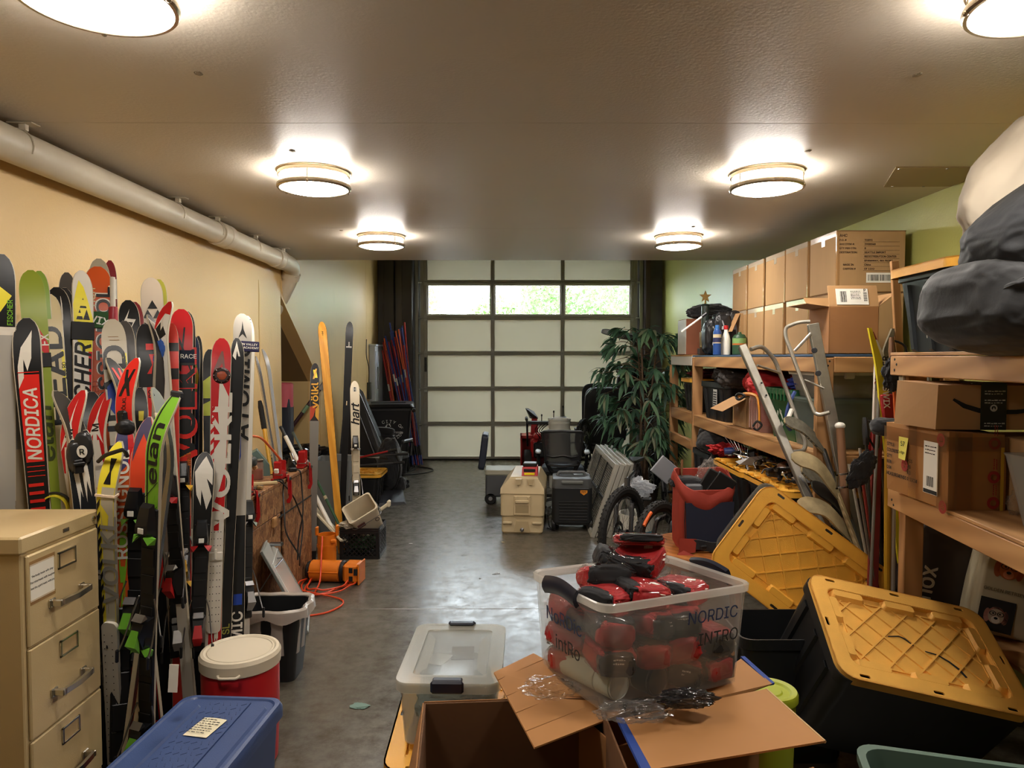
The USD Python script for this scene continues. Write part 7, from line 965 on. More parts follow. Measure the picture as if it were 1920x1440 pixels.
# ------------------------------------------------------------------ hockey sticks, blades up
def hockey(lab, tip, mid, heel, end, z0, z1, blade, shaft, wd=.075, tape=None):
    t = Th('hockey_stick', lab, 'hockey stick', None, 'hockey sticks leaning between the racks'); T_, M_, H2, E_ = at(*tip, z0), at(*mid, z0 + .02), at(*heel, z0 + .03), at(*end, z1); c = curve([T_, M_, H2], 16); n0 = nrm(np.cross(c[-1] - c[0], E_ - H2)); n0 = n0 if n0[1] < 0 else -n0
    def B(u, v): i = u * 15; q = min(int(i), 14); p = c[q] * (1 - i + q) + c[q + 1] * (i - q); g = nrm(c[q + 1] - c[q]); s = np.cross(n0, g); w = wd * (.35 + .65 * min(1, (u / .18)) ** .5) * (1 if u < .75 else 1 - .45 * (u - .75) / .25); return p + s * w * (v - .5) + n0 * .012 * math.sin(PI * u)
    t.part('blade', sheet(B, 18, 5, .009), blade); d = nrm(E_ - H2); t.part('shaft', xf(box(.028, .02, np.linalg.norm(E_ - H2) + .03, (0, 0, np.linalg.norm(E_ - H2) / 2), .005), orient(H2, E_, n0)), shaft)
    if tape: t.part('blade_tape', sheet(lambda u, v: B(.02 + tape * u, v) , 16, 5, .0125), mat('#5f5a4c', .9, bump=.003, bs=60, var=.3, vs=30))
BLD = mat('#b3a078', .6, c2='#7d6f50', vs=9); SHB = mat('#2a2724', .4); SHW = wood('#a08a62', '#7d6744', (6, 6, .4), .5)
hockey('hockey stick with a grey taped blade, topmost of the bundle', (1470, 788), (1505, 806), (1545, 845), (1636, 1110), 3.95, 3.5, BLD, SHB, .085, .95)
hockey('hockey stick with a bare tan blade in the middle of the bundle', (1484, 856), (1530, 876), (1572, 930), (1650, 1140), 3.7, 3.42, BLD, SHW, .10)
hockey('hockey stick with a crumpled camouflage taped blade below the tan one', (1502, 878), (1540, 905), (1585, 945), (1655, 1150), 3.78, 3.46, BLD, SHB, .10, .95)
hockey('hockey stick with a black blade and red tip', (1522, 908), (1562, 940), (1600, 985), (1660, 1160), 3.72, 3.4, mat('#1e1b1a', .5), SHB, .11, None)
hockey('hockey stick with a long bare tan blade, lowest of the bundle', (1496, 944), (1545, 958), (1594, 1008), (1655, 1170), 3.62, 3.36, BLD, SHW, .10)
hockey('hockey stick with a short grey blade pointing down left', (1500, 893), (1514, 925), (1530, 960), (1640, 1160), 3.85, 3.5, GREY, mat('#6d675c', .4), .07)
hockey('hockey stick with a small taped blade behind the black one', (1556, 975), (1570, 1000), (1590, 1030), (1648, 1165), 3.8, 3.45, BLD, SHW, .08, .8)
solo('steel_bracket', join(xf(join(span((0, 0, 0), (.12, .01, .01), .001), span((0, 0, .07), (.12, .01, .08), .001), span((0, 0, 0), (.01, .01, .08), .001), span((.11, 0, 0), (.12, .01, .08), .001), span((.055, 0, 0), (.063, .01, .08), .001)), fr(at(1568, 918, 3.66), nrm((1, 0, .15)), (0, 1, 0), (0, 0, 1)))), CHROME, 'small chrome bracket frame among the hockey sticks', 'bracket')
t = Th('rolled_target', 'brown rolled mat with a white end standing behind the steel channel', 'roll'); a, b = at(1575, 800, 3.85), at(1588, 985, 3.75); t.part('roll', tube([a, b], .022, 14), mat('#7d5638', .7)); t.part('end_cap', xf(ico(2), tr(*(a + V(0, 0, .005))) @ sc(.028, .026, .02)), WHITE)
# cross country skis, poles
XS = [((1630, 615), (1657, 760), (1686, 1000), 3.6, '#d9c62a', 'yellow cross country ski with black lettering and a red strap', -.10), ((1634, 622), (1648, 700), (1642, 900), 3.68, '#7a2a26', 'white and red cross country ski leaning beside the yellow one', -.08), ((1674, 616), (1668, 680), (1694, 1000), 3.72, '#6e6655', 'pale cross country ski tip crossing behind the yellow one', .08)]
for k, (a, m, b, z, c, lb, cu) in enumerate(XS):
    t = Th('cross_country_ski', lb, 'ski', None, None); pts = [at(*a, z + .03), at(*((np.array(a) + m) / 2 + (7 if cu < 0 else -7, 8)), z + .01), at(*m, z), at(*b, z - .12)]; d = nrm(pts[3] - pts[2]); e = pts[3] + d * ((pts[3][2] - .02) / -d[2]); cc = np.vstack([curve(pts[:3], 14), curve([pts[2], pts[3], e], 12)[1:]]); s_ = V(1, 0, .0)
    t.part('ski', loft([[p - s_ * w + V(0, -.008, 0), p + s_ * w + V(0, -.008, 0), p + s_ * w + V(0, .008, 0), p - s_ * w + V(0, .008, 0)] for p, w in zip(cc, np.r_[np.linspace(.008, .024, 8), np.full(len(cc) - 8, .024)])]), G(c), smooth=20); L0 = cc[0]
    def onsk(q, k2=.0): i = q * (len(cc) - 1); j = min(int(i), len(cc) - 2); return cc[j] + (cc[j + 1] - cc[j]) * (i - j) + V(0, -.0095, 0)
    p1, p2 = onsk(.55), onsk(.60); up = nrm(p1 - p2); F_ = face(onsk(.53), up, np.cross((0, -1, 0), up) * 1)
    if k == 0: t.part('lettering', text('FISCHER', .03, .001, True, T=face(at(1662, 700, z - .02), nrm(at(1657, 690, z) - at(1664, 800, z)), (-1, 0, 0))), INK, smooth=False); t.part('strap', xf(box(.06, .035, .13, (0, 0, 0), .006), orient(at(1664, 770, z - .015), at(1661, 740, z - .01), (0, 1, 0)) @ tr(0, 0, .02)), mat('#9c1a1c', .7)); t.part('lettering', text('SWIX', .03, .001, True, T=face(at(1662, 745, z - .035), nrm(at(1657, 690, z) - at(1664, 800, z)) * -1, (1, 0, 0))), WHITE, smooth=False); t.part('lettering', text('FISCHER', .03, .001, True, T=face(at(1672, 850, z - .06), nrm(at(1657, 690, z) - at(1664, 800, z)), (-1, 0, 0))), INK, smooth=False)
    if k == 1: t.part('white_panel', loft([[p - s_ * w + V(0, -.0092, 0), p + s_ * w + V(0, -.0092, 0), p + s_ * w + V(0, .0092, 0), p - s_ * w + V(0, .0092, 0)] for p, w in zip(cc[2:17], np.r_[np.linspace(.012, .0245, 6), np.full(9, .0245)])]), G('#c9bfb2'), smooth=20); t.part('red_panel', join(*[xf(box(.04, .001, .13, b=.0), orient(at(1646 - i * 7, 770 + i * 46, z - .012 - .01 * i), at(1650 - i * 7, 745 + i * 46, z - .01 - .01 * i), (0, 1, 0))) for i in range(3)]), RED); t.part('lettering', text('SALOMON', .026, .001, True, T=face(at(1645, 715, z - .02), nrm(at(1650, 690, z) - at(1642, 760, z)), (-1, 0, 0))), RED, smooth=False)
PL = [((1672, 640), (1690, 1000), '#c9561f', 'orange', True), ((1655, 860), (1668, 1150), '#4a3a2c', 'brown', False), ((1612, 840), (1655, 1150), '#8c857a', 'grey', False), ((1634, 960), (1664, 1160), '#3a3733', 'dark grey', False), ((1700, 880), (1660, 1140), '#6a5a44', 'tan', False), ((1622, 790), (1640, 1120), '#2a2826', 'black', True), ((1592, 870), (1645, 1150), '#9b9488', 'pale grey', False), ((1650, 690), (1641, 900), '#6d6961', 'dull silver', True), ((1602, 860), (1650, 1160), '#5a5148', 'bronze', False), ((1690, 930), (1672, 1150), '#23211f', 'matt black', False), ((1630, 900), (1654, 1150), '#1c1b1a', 'jet black', False), ((1642, 870), (1660, 1150), '#2f2a26', 'dark brown', False), ((1618, 905), (1652, 1150), '#8a2a20', 'dark red', False), ((1684, 850), (1676, 1150), '#33302c', 'charcoal', False), ((1604, 930), (1650, 1150), '#262422', 'sooty black', False)]
for k, (a, b, c, n, grip) in enumerate(PL):
    z = 3.5 + .03 * (k % 4); A_, B_ = at(*a, z + .06), at(*b, z - .08); t = Th('ski_pole', f'{n} ski pole standing in the bundle between the two racks', 'ski pole', None, 'poles bundled between the racks'); d = nrm(B_ - A_); E_ = B_ + d * max(0, (B_[2] - .02) / -d[2]); t.part('shaft', tube([A_, E_], .008, 8), mat(c, .35)); t.part('basket', lathe([(.008, 0), (.035, .004), (.04, 0), (.035, -.006), (.008, -.006)], 16, orient(E_ - d * .07, E_ - d * .2)), BLACK)
    if grip: t.part('grip', tube([A_ - d * .02, A_ + d * .05, A_ + d * .12], [.012, .018, .014], 10), BLACK if k else mat('#7a5538', .6)); t.part('wrist_strap', tube(curve([A_, A_ + V(.06, -.02, -.03), A_ + V(.05, -.03, -.14), A_ + V(.01, -.02, -.08)], 16, True), .006, 5), BLACK)
solo('ski_glove', lump(.07, .04, .09, 12, .4, 2, 4, T=tr(*at(1680, 700, 3.5))), BLACKF, 'black strap glove tangled at the top of the ski poles', 'glove'); solo('black_cover', lump(.055, .02, .10, 13, .45, 2.2, 4, T=tr(*at(1615, 880, 3.42)) @ rot('y', 30)), BLACKF, 'black cloth cover hanging over the poles', 'cover'); solo('black_boot_toe', lump(.07, .05, .045, 5, .2, 2, 3, .8, tr(*at(1660, 800, 3.4))), BLACKF, 'black boot toe left of the taped box', 'boot')
for nm, c, a, b, lb in (('white_pole', '#c4c0b6', (1673, 925), (1672, 1090), 'white metal pole standing left of the near rack post'), ('yellow_pole', '#b98d22', (1665, 800), (1664, 1090), 'yellow pole standing behind the white pole')): A_, B_ = at(*a, 3.4), at(*b, 3.38); d = nrm(B_ - A_); solo(nm, tube([A_, B_ + d * ((B_[2] - .01) / -d[2])], .016, 10), mat(c, .4), lb, 'pole')
t = Th('folding_chair', 'folded grey tube chair in the dark beside the near rack post', 'chair'); t.part('tube_frame', tube(bent(ptz((1705, 690, 3.6), (1690, 720, 3.62), (1683, 770, 3.62), (1690, 1090, 3.5), (1740, 1120, 3.5), (1750, 800, 3.6), (1740, 690, 3.62)), .1), .012, 8), GALV); t.part('slat', tube(ptz((1690, 1000, 3.52), (1745, 975, 3.55)), .01, 8), GALV); t.part('seat', xf(box(.3, .05, .2, (0, 0, 0), .02), tr(*at(1725, 1010, 3.6))), mat('#5d4430', .6))
# ------------------------------------------------------------------ near rack
NR = tr(1.81, 3.22, 0) @ rot('z', -6.6); NL = 2.0
t = Th('storage_rack', 'near wooden lumber rack at the right edge of the picture', 'shelf', NR)
for y in (0, -NL): t.part('post', span((-.0, y - .03, 0), (.085, y + .03, 1.755), .004), PINEZ); t.part('post', span((.60, y - .03, 0), (.66, y + .03, 1.755), .004), PINEZ)
for z in (1.665, 1.05): t.part('front_beam', span((-.045, -NL, z), (-.003, .05, z + .089), .004), PINE); t.part('back_beam', span((.665, -NL, z), (.70, .05, z + .089), .004), PINE); t.part('deck', span((-.045, -NL, z + .091), (.70, .05, z + .105), .002), PINE); t.part('end_beam', span((.09, -.02, z), (.595, .02, z + .089), .004), PINEX)
t.part('white_strip', span((-.012, -.01, 1.25), (-.001, .035, 1.66), .001), mat('#b9b09c', .6)); [t.part('screw', cyl((-.047, -.0 - .02 * (i % 2), z), (-.044, -.0 - .02 * (i % 2), z), .006, n=8), INK) for i, z in enumerate((1.69, 1.715, 1.738, 1.07, 1.09))]
t = Th('storage_tote', 'black tote with a yellow lid and a white label on the near top shelf', 'tote', tr(2.05, 2.86, 1.772) @ rot('z', -3)); TG = mat('#2a3136', .4, bump=.0004, bs=300); tote_body(t, .72, .47, .345, TG); yellow_lid(t, .79, .53, .35); t.part('label', xf(span((-.055, -.05, 0), (.055, .05, .0008), 0), fr((-.338, -.03, .105), (0, -1, 0), nrm((-.12, 0, 1)), nrm((-1, 0, -.12)))), WHITE); FL = fr((-.3395, -.03, .105), (0, -1, 0), nrm((-.12, 0, 1)), nrm((-1, 0, -.12)))
t.part('lettering', text('HDX', .014, .0006, True, T=FL @ tr(-.03, .035, .001)), mat('#6a3a34', .6), smooth=False); t.part('small_print', scribble(.045, 4, .012, .005, FL @ tr(-.025, .018, .001), 6), mat('#6a3a34', .6), smooth=False, kind='stuff'); t.part('red_patch', xf(span((.005, -.042, .0008), (.035, -.022, .0014), 0), FL), RED); t.part('bar_strip', xf(span((.04, -.04, .0008), (.05, .04, .0014), 0), FL), INK)
DUF = mat('#101113', .75, bump=.0012, bs=35, sheen=.15)
def boxy(v, n): pass
t = Th('duffel_bag', 'large round black duffel bag overhanging the near top shelf', 'bag', tr(1.80, 2.34, 1.905)); t.part('body', lump(.36, .30, .165, 41, .07, 1.4, 5, .62, rot('y', 6)), DUF); t.part('flap', lump(.2, .2, .03, 4, .2, 1.5, 3, .6, tr(-.13, -.1, .125) @ rot('y', -24)), DUF); t.part('seam', tube(curve([(-.33, -.1, .02), (-.25, -.2, .08), (-.1, -.24, .125), (.1, -.26, .13)], 20), .006, 6), mat('#26282c', .6)); t.part('grey_tab', xf(box(.09, .03, .008, b=.003), tr(-.20, -.16, .125) @ rot('y', -28)), mat('#6a6450', .7))
t = Th('duffel_bag', 'dark grey duffel bag piled on top of the round black one', 'bag', tr(1.83, 2.26, 2.205) @ rot('y', -32)); t.part('body', lump(.36, .26, .17, 52, .09, 1.5, 5, .68), mat('#17191c', .7, bump=.0012, bs=35)); t.part('strap', tube(curve([(-.34, -.1, -.09), (-.2, -.24, -.05), (0, -.27, .0), (.2, -.26, .05)], 20), .022, 6), BLACKF); t.part('handle', lump(.13, .04, .05, 5, .2, 1.5, 3, T=tr(-.2, -.2, -.12)), BLACKF)
t = solo('pillow', lump(.33, .14, .26, 9, .16, 1.3, 4, .8, tr(1.93, 2.54, 2.33) @ rot('y', -52)), mat('#b0a491', .85), 'off white pillow behind the stacked duffel bags', 'pillow')
# taped carton, delivery box, clear tote on the lower shelf
TB = Th('taped_carton', 'taped brown carton with red prints and a yellow note on the near shelf', 'box', fr((1.695, 2.70, 1.156), nrm((.995, -.02, 0)), nrm((.025, 1, 0)), (0, 0, 1))); w, d, h = .22, .46, .305
TB.part('carton', hull([(0, 0, 0), (w, 0, 0), (w, d, 0), (0, d, 0), (-.004, -.004, h * .5), (w, 0, h * .5), (0, 0, h), (w - .01, .0, h - .012), (w, d, h), (-.008, d, h - .004), (-.012, d * .5, h * .6)]), mat('#a5743f', .7, var=.06, vs=4, bump=.0008, bs=30), smooth=False)
FA = fr((-.013, d, 0), (0, -1, 0), (0, 0, 1), (-1, 0, 0)); FB = fr((0, -.0045, 0), (1, 0, 0), (0, 0, 1), (0, -1, 0)); IK = mat('#33261a', .8); RP = mat('#9a2a20', .6)
for i, s_ in enumerate(('STYLE', 'COLOR/SIZE', 'QTY', 'N/W', 'G/W', 'MEASUREMENT')): TB.part('lettering', text(s_, .0145, .0006, True, mid=False, T=FA @ tr(.02, .20 - .026 * i, .001)), IK, smooth=False)
for i, s_ in enumerate(('PCS', 'KG', 'KG', '55 X 53CM')): TB.part('lettering', text(s_, .0145, .0006, True, mid=False, T=FA @ tr(.19 if i < 3 else .16, .148 - .026 * i, .001)), IK, smooth=False)
for x, y in ((.17, .13), (.43, .27), (.45, .01)): TB.part('red_stamp', xf(lathe([(.014, 0), (.02, .0004), (.026, 0)], 18), FA @ tr(x, y, .002)), RP); TB.part('stamp_bar', xf(join(span((-.012, -.003, 0), (.012, .003, .0006), 0), span((-.012, .006, 0), (.012, .010, .0006), 0), span((-.012, -.012, 0), (.012, -.008, .0006), 0)), FA @ tr(x, y, .002)), RP, smooth=False)
for x, y in ((.17, .13), (.17, .26), (.17, .03)): TB.part('stamp', xf(lathe([(.012, 0), (.018, .0006), (.024, 0)], 18), FB @ tr(x, y, .001)), RP); TB.part('lettering', scribble(.05, 2, .009, .005, FB @ tr(x + .0, y + .055, .001) @ rot('z', 90), 8), RP, smooth=False)
TB.part('packing_tape', xf(span((-.005, .225, .0012), (d + .01, .285, .0018), 0), FA), TAPE); TB.part('packing_tape', xf(span((.2, .0, .0014), (.26, h, .002), 0), FA), TAPE); TB.part('packing_tape', xf(span((-.01, .23, .0012), (w + .002, .285, .0018), 0), FB), TAPE); TB.part('packing_tape', xf(span((.02, 0, .0014), (.085, h, .002), 0), FB), TAPE); TB.part('corner_tape', hull([(-.016, -.007, .0), (-.016, -.007, h), (.03, -.006, h), (.03, -.006, 0), (-.016, .05, .0), (-.016, .05, h)]), TAPE, smooth=False); TB.part('yellow_edge', xf(span((.195, .0, .0016), (.207, h - .06, .0022), 0), FB), mat('#c9a22a', .5))
nt = TB.part('yellow_note', xf(sheet(lambda u, v: (.125 + .075 * u, .155 + .095 * v, .004 + .012 * (1 - v) * u), 5, 5, .0006), FA), mat('#d9cc55', .7)); TB.part('handwriting', join(text('57', .02, .0005, False, T=FA @ tr(.162, .222, .0075)), text('Lodge', .012, .0005, False, T=FA @ tr(.162, .185, .012))), INK, under=nt, smooth=False)
lb = TB.part('shipping_label', xf(span((.315, .045, .002), (.415, .255, .0028), 0), FA), WHITE); TB.part('barcode', join([xf(span((.34 + .005 * i, .075, .0028), (.34 + .005 * i + (.003 if i % 3 else .0016), .115, .0032), 0), FA) for i in range(10)] + [xf(span((.318, .047, .0028), (.412, .062, .0032), 0), FA)]), INK, under=lb, smooth=False); TB.part('label_text', scribble(.08, 3, .014, .005, FA @ tr(.365, .235, .0028), 7), IK, under=lb, smooth=False)
t = Th('delivery_box', 'brown delivery box with a black curved arrow print and black tape on the taped carton', 'box', fr((1.665, 2.74, 1.466), nrm((1, -.06, 0)), nrm((.06, 1, 0)), (0, 0, 1))); w, d, h = .56, .27, .175
t.part('carton', hull([(0, 0, 0), (w, 0, 0), (w, d, 0), (-.03, d, 0), (.005, -.003, h), (w, 0, h - .004), (w, d, h), (-.02, d, h + .008)]), CARD2, smooth=False); FB = fr((0, -.004, 0), (1, 0, 0), (0, 0, 1), (0, -1, 0))
t.part('curved_arrow', xf(prism(sg.Polygon([(.06, .115), (.10, .085), (.16, .066), (.22, .060), (.30, .062), (.37, .072), (.43, .092), (.425, .10), (.37, .086), (.30, .079), (.22, .078), (.16, .085), (.11, .100), (.066, .122)]), .0008), FB), INK, smooth=False); t.part('arrow_head', xf(prism(sg.Polygon([(.385, .118), (.425, .124), (.462, .128), (.455, .095), (.44, .066), (.428, .085), (.432, .106), (.41, .11)]), .0008), FB), INK, smooth=False)
tp = t.part('black_tape', join(xf(span((.165, .0, .001), (.262, h + .001, .002), 0), FB), span((.165, -.004, h), (.262, d, h + .007), .001)), mat('#17181c', .35)); t.part('round_mark', xf(lathe([(.008, 0), (.011, .0004), (.014, 0)], 18), FB @ tr(.214, .085, .0022)), mat('#b9b9b4', .5), under=tp, smooth=False); t.part('small_print', join(*[scribble(.07, 2, .01, .005, FB @ tr(.214, yy_, .0022), 9) for yy_ in (.15, .115, .025)]), mat('#b9b9b4', .5), under=tp, smooth=False, kind='stuff'); t.part('tape_triangle', xf(prism(TRI(0, .006, .006, -.012), .0005), FB @ tr(.214, .083, .0022)), mat('#b9b9b4', .5), under=tp, smooth=False)
t = Th('printed_carton', 'brown carton with big black letters behind the clear tote', 'box', fr((1.93, 2.62, 1.157), (1, 0, 0), (0, 1, 0), (0, 0, 1))); t.part('carton', box(.32, .3, .28, (.16, .15, .14), .004), CARD); [t.part('lettering', text(s_, .03, .0008, True, mid=False, T=fr((.01, -.001, .235 - .045 * i), (1, 0, 0), (0, 0, 1), (0, -1, 0))), IK, smooth=False) for i, s_ in enumerate(('D', 'US', 'DU', 'CT', 'MA'))]
t = Th('storage_tote', 'clear tote with a loose cardboard flap at the right edge of the picture', 'tote', tr(2.02, 2.30, 1.157)); t.part('body', loft([ring(.44, .34, .04, 0), ring(.52, .42, .04, .24), ring(.53, .43, .04, .25), ring(.505, .405, .04, .25), ring(.43, .33, .04, .005)]), clear('#c6c8c4', .35, .2), smooth=25); t.part('contents', lump(.18, .14, .09, 3, .3, 2, 4, .7, tr(0, 0, .11)), mat('#6a6560', .8)); solo('cardboard_flap', box(.24, .3, .005, (0, 0, 0), .001, tr(1.95, 2.19, 1.42) @ rot('y', 9)), CARD2, 'pale cardboard flap lying over the clear tote on the near shelf', 'cardboard')
solo('clear_wrap', lump(.03, .03, .045, 4, .7, 3, 3, T=tr(1.90, 2.62, 1.2)), FILM, 'crumpled clear film between the taped carton and clear tote', 'film'); solo('red_tube', cyl((2.22, 3.1, 1.5), (2.2, 3.08, 1.64), .022, n=14), RED, 'red tube end standing behind the delivery box', 'tube')
# pet food sacks on the bottom shelf
BZ = .48; t = Th('low_platform', 'low plywood platform under the sacks at the right wall', 'platform'); t.part('deck', span((2.09, 2.55, .455), (2.56, 3.66, .478), .003), PINE); [t.part('leg', span((x, y, 0), (x + .07, y + .04, .455)), PINEZ) for x in (2.10, 2.48) for y in (2.58, 3.60)]; SACK = mat('#3a302a', .6, var=.1, vs=5, bump=.0015, bs=18)
t = Th('pet_food_sack', 'dark brown sack with white vertical lettering on the bottom shelf', 'sack', tr(2.24, 3.40, BZ) @ rot('z', -10) @ sc(1.05, 1.05, 1)); t.part('sack', lump(.30, .14, .25, 14, .10, 1.8, 4, .38, tr(0, 0, .235) @ rot('y', 8)), SACK); t.part('top_fold', lump(.2, .05, .04, 3, .2, 2, 3, .7, tr(.02, 0, .47)), mat('#4c2420', .6)); t.part('lettering', text('nox', .07, .002, True, T=fr((-.225, -.143, .20), nrm((.2, 0, 1)), nrm((-1, 0, .2)), (0, -1, 0))), WHITE, smooth=False)
DM = tr(2.25, 3.14, BZ) @ sc(1.1, 1.1, 1) @ rot('z', -14) @ rot('y', 12) @ rot('x', -10); t = Th('pet_food_sack', 'cream sack printed with dog faces on the bottom shelf', 'sack', DM); t.part('sack', lump(.175, .075, .215, 8, .05, 1.8, 4, .3, tr(0, 0, .215)), mat('#b3a88c', .7, var=.05)); t.part('top_hem', box(.30, .012, .03, (0, -.01, .41), .004), mat('#a39878', .7)); FD = fr((0, -.078, 0), (1, 0, 0), (0, 0, 1), (0, -1, 0))
E2 = lambda x, y, a, b, z=0: xf(prism(affinity.scale(sg.Point(0, 0).buffer(1, quad_segs=6), a, b), .0006), FD @ tr(x, y, z))
def dog(x, y, s, base, ear, muzz, glasses):
    t.part('dog_print', join(E2(x, y, .036 * s, .042 * s), E2(x - .036 * s, y - .005, .014 * s, .034 * s), E2(x + .036 * s, y - .005, .014 * s, .034 * s)), mat(ear, .7), smooth=False); t.part('dog_print', E2(x, y - .004, .032 * s, .036 * s, .0008), mat(base, .7), smooth=False); t.part('dog_print', join(E2(x, y - .022 * s, .018 * s, .017 * s, .0016)), mat(muzz, .7), smooth=False); t.part('dog_print', join(E2(x, y - .014 * s, .008 * s, .006 * s, .0024), E2(x - .014 * s, y + .008 * s, .004 * s, .004 * s, .0024), E2(x + .014 * s, y + .008 * s, .004 * s, .004 * s, .0024)), INK, smooth=False)
    if glasses: t.part('dog_print', xf(prism(affinity.scale(sg.Point(-.016 * s, 0).buffer(.014 * s).union(sg.Point(.016 * s, 0).buffer(.014 * s)).difference(sg.Point(-.016 * s, 0).buffer(.011 * s).union(sg.Point(.016 * s, 0).buffer(.011 * s))), 1, .8), .0006), FD @ tr(x, y + .008 * s, .003)), INK, smooth=False)
t.part('dark_panel', xf(span((-.15, .02, 0), (-.02, .16, .0006), 0), FD), mat('#24211f', .7)); dog(-.07, .30, 1.1, '#b5652f', '#a3552a', '#d98a6a', True); dog(.09, .25, 1.1, '#8a3a22', '#2a211d', '#d9cfc0', False); dog(-.085, .09, .9, '#b9a68e', '#c98a7a', '#d9cfc0', True); t.part('lettering', text('GOLDEN RETRIEVER', .013, .0006, True, T=FD @ tr(-.06, .20, .0005)), mat('#6f664e', .7), smooth=False)
solo('black_pouch', lump(.08, .05, .11, 7, .3, 2, 4, .7, tr(2.25, 2.84, BZ + .10)), mat('#141213', .3), 'glossy black pouch in front of the dog print sack', 'pouch')
t = Th('red_jug_box', 'red package with a yellow label at the right edge on the bottom shelf', 'package', tr(2.42, 2.84, BZ) @ rot('z', -8)); t.part('package', hull([(-.06, -.05, 0), (.07, -.05, 0), (.07, .05, 0), (-.06, .05, 0), (-.06, -.05, .19), (.07, -.05, .16), (.07, .05, .16), (-.06, .05, .19), (-.03, 0, .23), (.04, 0, .21)]), RED, smooth=False); t.part('yellow_label', join(span((-.058, -.053, .03), (.065, -.05, .08), .0005), span((-.058, -.053, .08), (-.035, -.05, .16), .0005)), YELLOW); t.part('lettering', text('rox', .03, .001, True, T=face((.012, -.0535, .055), (1, 0, 0), (0, 0, 1))), INK, smooth=False)
t = Th('dark_panel_board', 'bluish panel standing at the right edge below the near rack', 'panel', tr(2.48, 2.72, BZ)); t.part('panel', box(.12, .03, .3, (.03, 0, .15), .004), mat('#3a3d5c', .5))
# ------------------------------------------------------------------ foreground right: yellow lids and black totes
t = Th('storage_tote', 'big black tote with a cracked dusty yellow lid tilted in the right foreground', 'tote', fr((1.636, 2.80, .60), nrm((.976, -.011, -.219)), nrm((.108, .868, .485)), np.cross(nrm((.976, -.011, -.219)), nrm((.108, .868, .485)))))
body = Th.part; tote_body(t, .755, .505, .445, TOTE, z0=-.457, taper=.95); YD_ = mat('#ecb354', .5, var=.12, vs=4, bump=.0006, bs=200); l = yellow_lid(t, .77, .52, 0, YD_)
t.part('crack', join(xf(prism(sg.Polygon([(0, .004), (.05, .0), (.09, -.022), (.12, -.05), (.135, -.085), (.126, -.088), (.11, -.055), (.085, -.028), (.048, -.006), (0, .0)]), .0012), tr(.04, -.03, -.0138)), xf(prism(sg.Polygon([(-.12, -.02), (-.07, -.005), (-.045, -.012), (-.02, -.04), (-.024, -.043), (-.048, -.018), (-.07, -.01), (-.12, -.024)]), .0012), tr(.02, .03, -.0138))), INK, under=l, smooth=False); t.part('tape_scrap', xf(join(box(.002, .05, .02, b=.0005), box(.002, .015, .05, b=.0005)), tr(-.368, .05, -.12)), WHITE)
t = Th('tote_lid', 'yellow tote lid seen from its ribbed underside, leaning behind the big tote', 'lid', fr((1.476, 3.523, .675), nrm((.773, -.239, -.588)), nrm((.623, .113, .774)), np.cross(nrm((.773, -.239, -.588)), nrm((.623, .113, .774))))); yellow_lid(t, .77, .52, 0, YEL, part='rim', under=False)
TLID = t
t = Th('storage_tote', 'tall black bin with a white label in front of the leaning yellow lid', 'tote', tr(1.22, 3.12, 0)); tote_body(t, .46, .36, .55, TOTE); t.part('label', xf(span((-.05, 0, 0), (.03, .14, .0008), 0), fr((-.2255, -.06, .42), (0, -1, 0), nrm((-.04, 0, 1)), nrm((-1, 0, -.04))) @ tr(0, -.06, 0)), WHITE); t.part('red_label_strip', xf(span((-.05, .02, .0008), (.03, .045, .0014), 0), fr((-.2255, -.06, .42), (0, -1, 0), nrm((-.04, 0, 1)), nrm((-1, 0, -.04))) @ tr(0, -.06, 0)), RED)
t = Th('storage_tote', 'greyish clear tote tipped up behind the leaning yellow lid', 'tote', TLID.M @ tr(-.05, .04, -.30)); t.part('body', loft([ring(.70, .46, .06, .25), ring(.64, .40, .06, .0), ring(.63, .39, .06, .006), ring(.69, .45, .06, .25)]), clear('#8f918c', .45, .2), smooth=25)
t = Th('green_tub', 'grey green plastic tub at the bottom right edge of the picture', 'tub', tr(1.22, 1.78, -.05) @ rot('z', -16)); GG = mat('#5d7468', .45); t.part('body', loft([ring(.40, .30, .06, .05), ring(.50, .38, .06, .62), ring(.53, .41, .06, .63), ring(.53, .41, .06, .655), ring(.49, .37, .06, .655), ring(.39, .29, .06, .06)]), GG, smooth=25); t.part('handle', tube(bent([(.27, -.1, .62), (.31, -.1, .66), (.31, .1, .66), (.27, .1, .62)], .03), .012, 8), GG)
t = Th('lime_bucket', 'lime green bucket with a round lid between the cardboard and the big tote', 'bucket', tr(.94, 2.50, -.045)); LM = mat('#a9b42a', .45); t.part('body', lathe([(0, .046), (.075, .046), (.09, .57), (0, .57)], 32), LM); t.part('lid', lathe([(.091, .56), (.098, .565), (.098, .585), (.093, .595), (.075, .592), (.068, .586), (.045, .586), (.04, .59), (0, .59)], 40), LM)
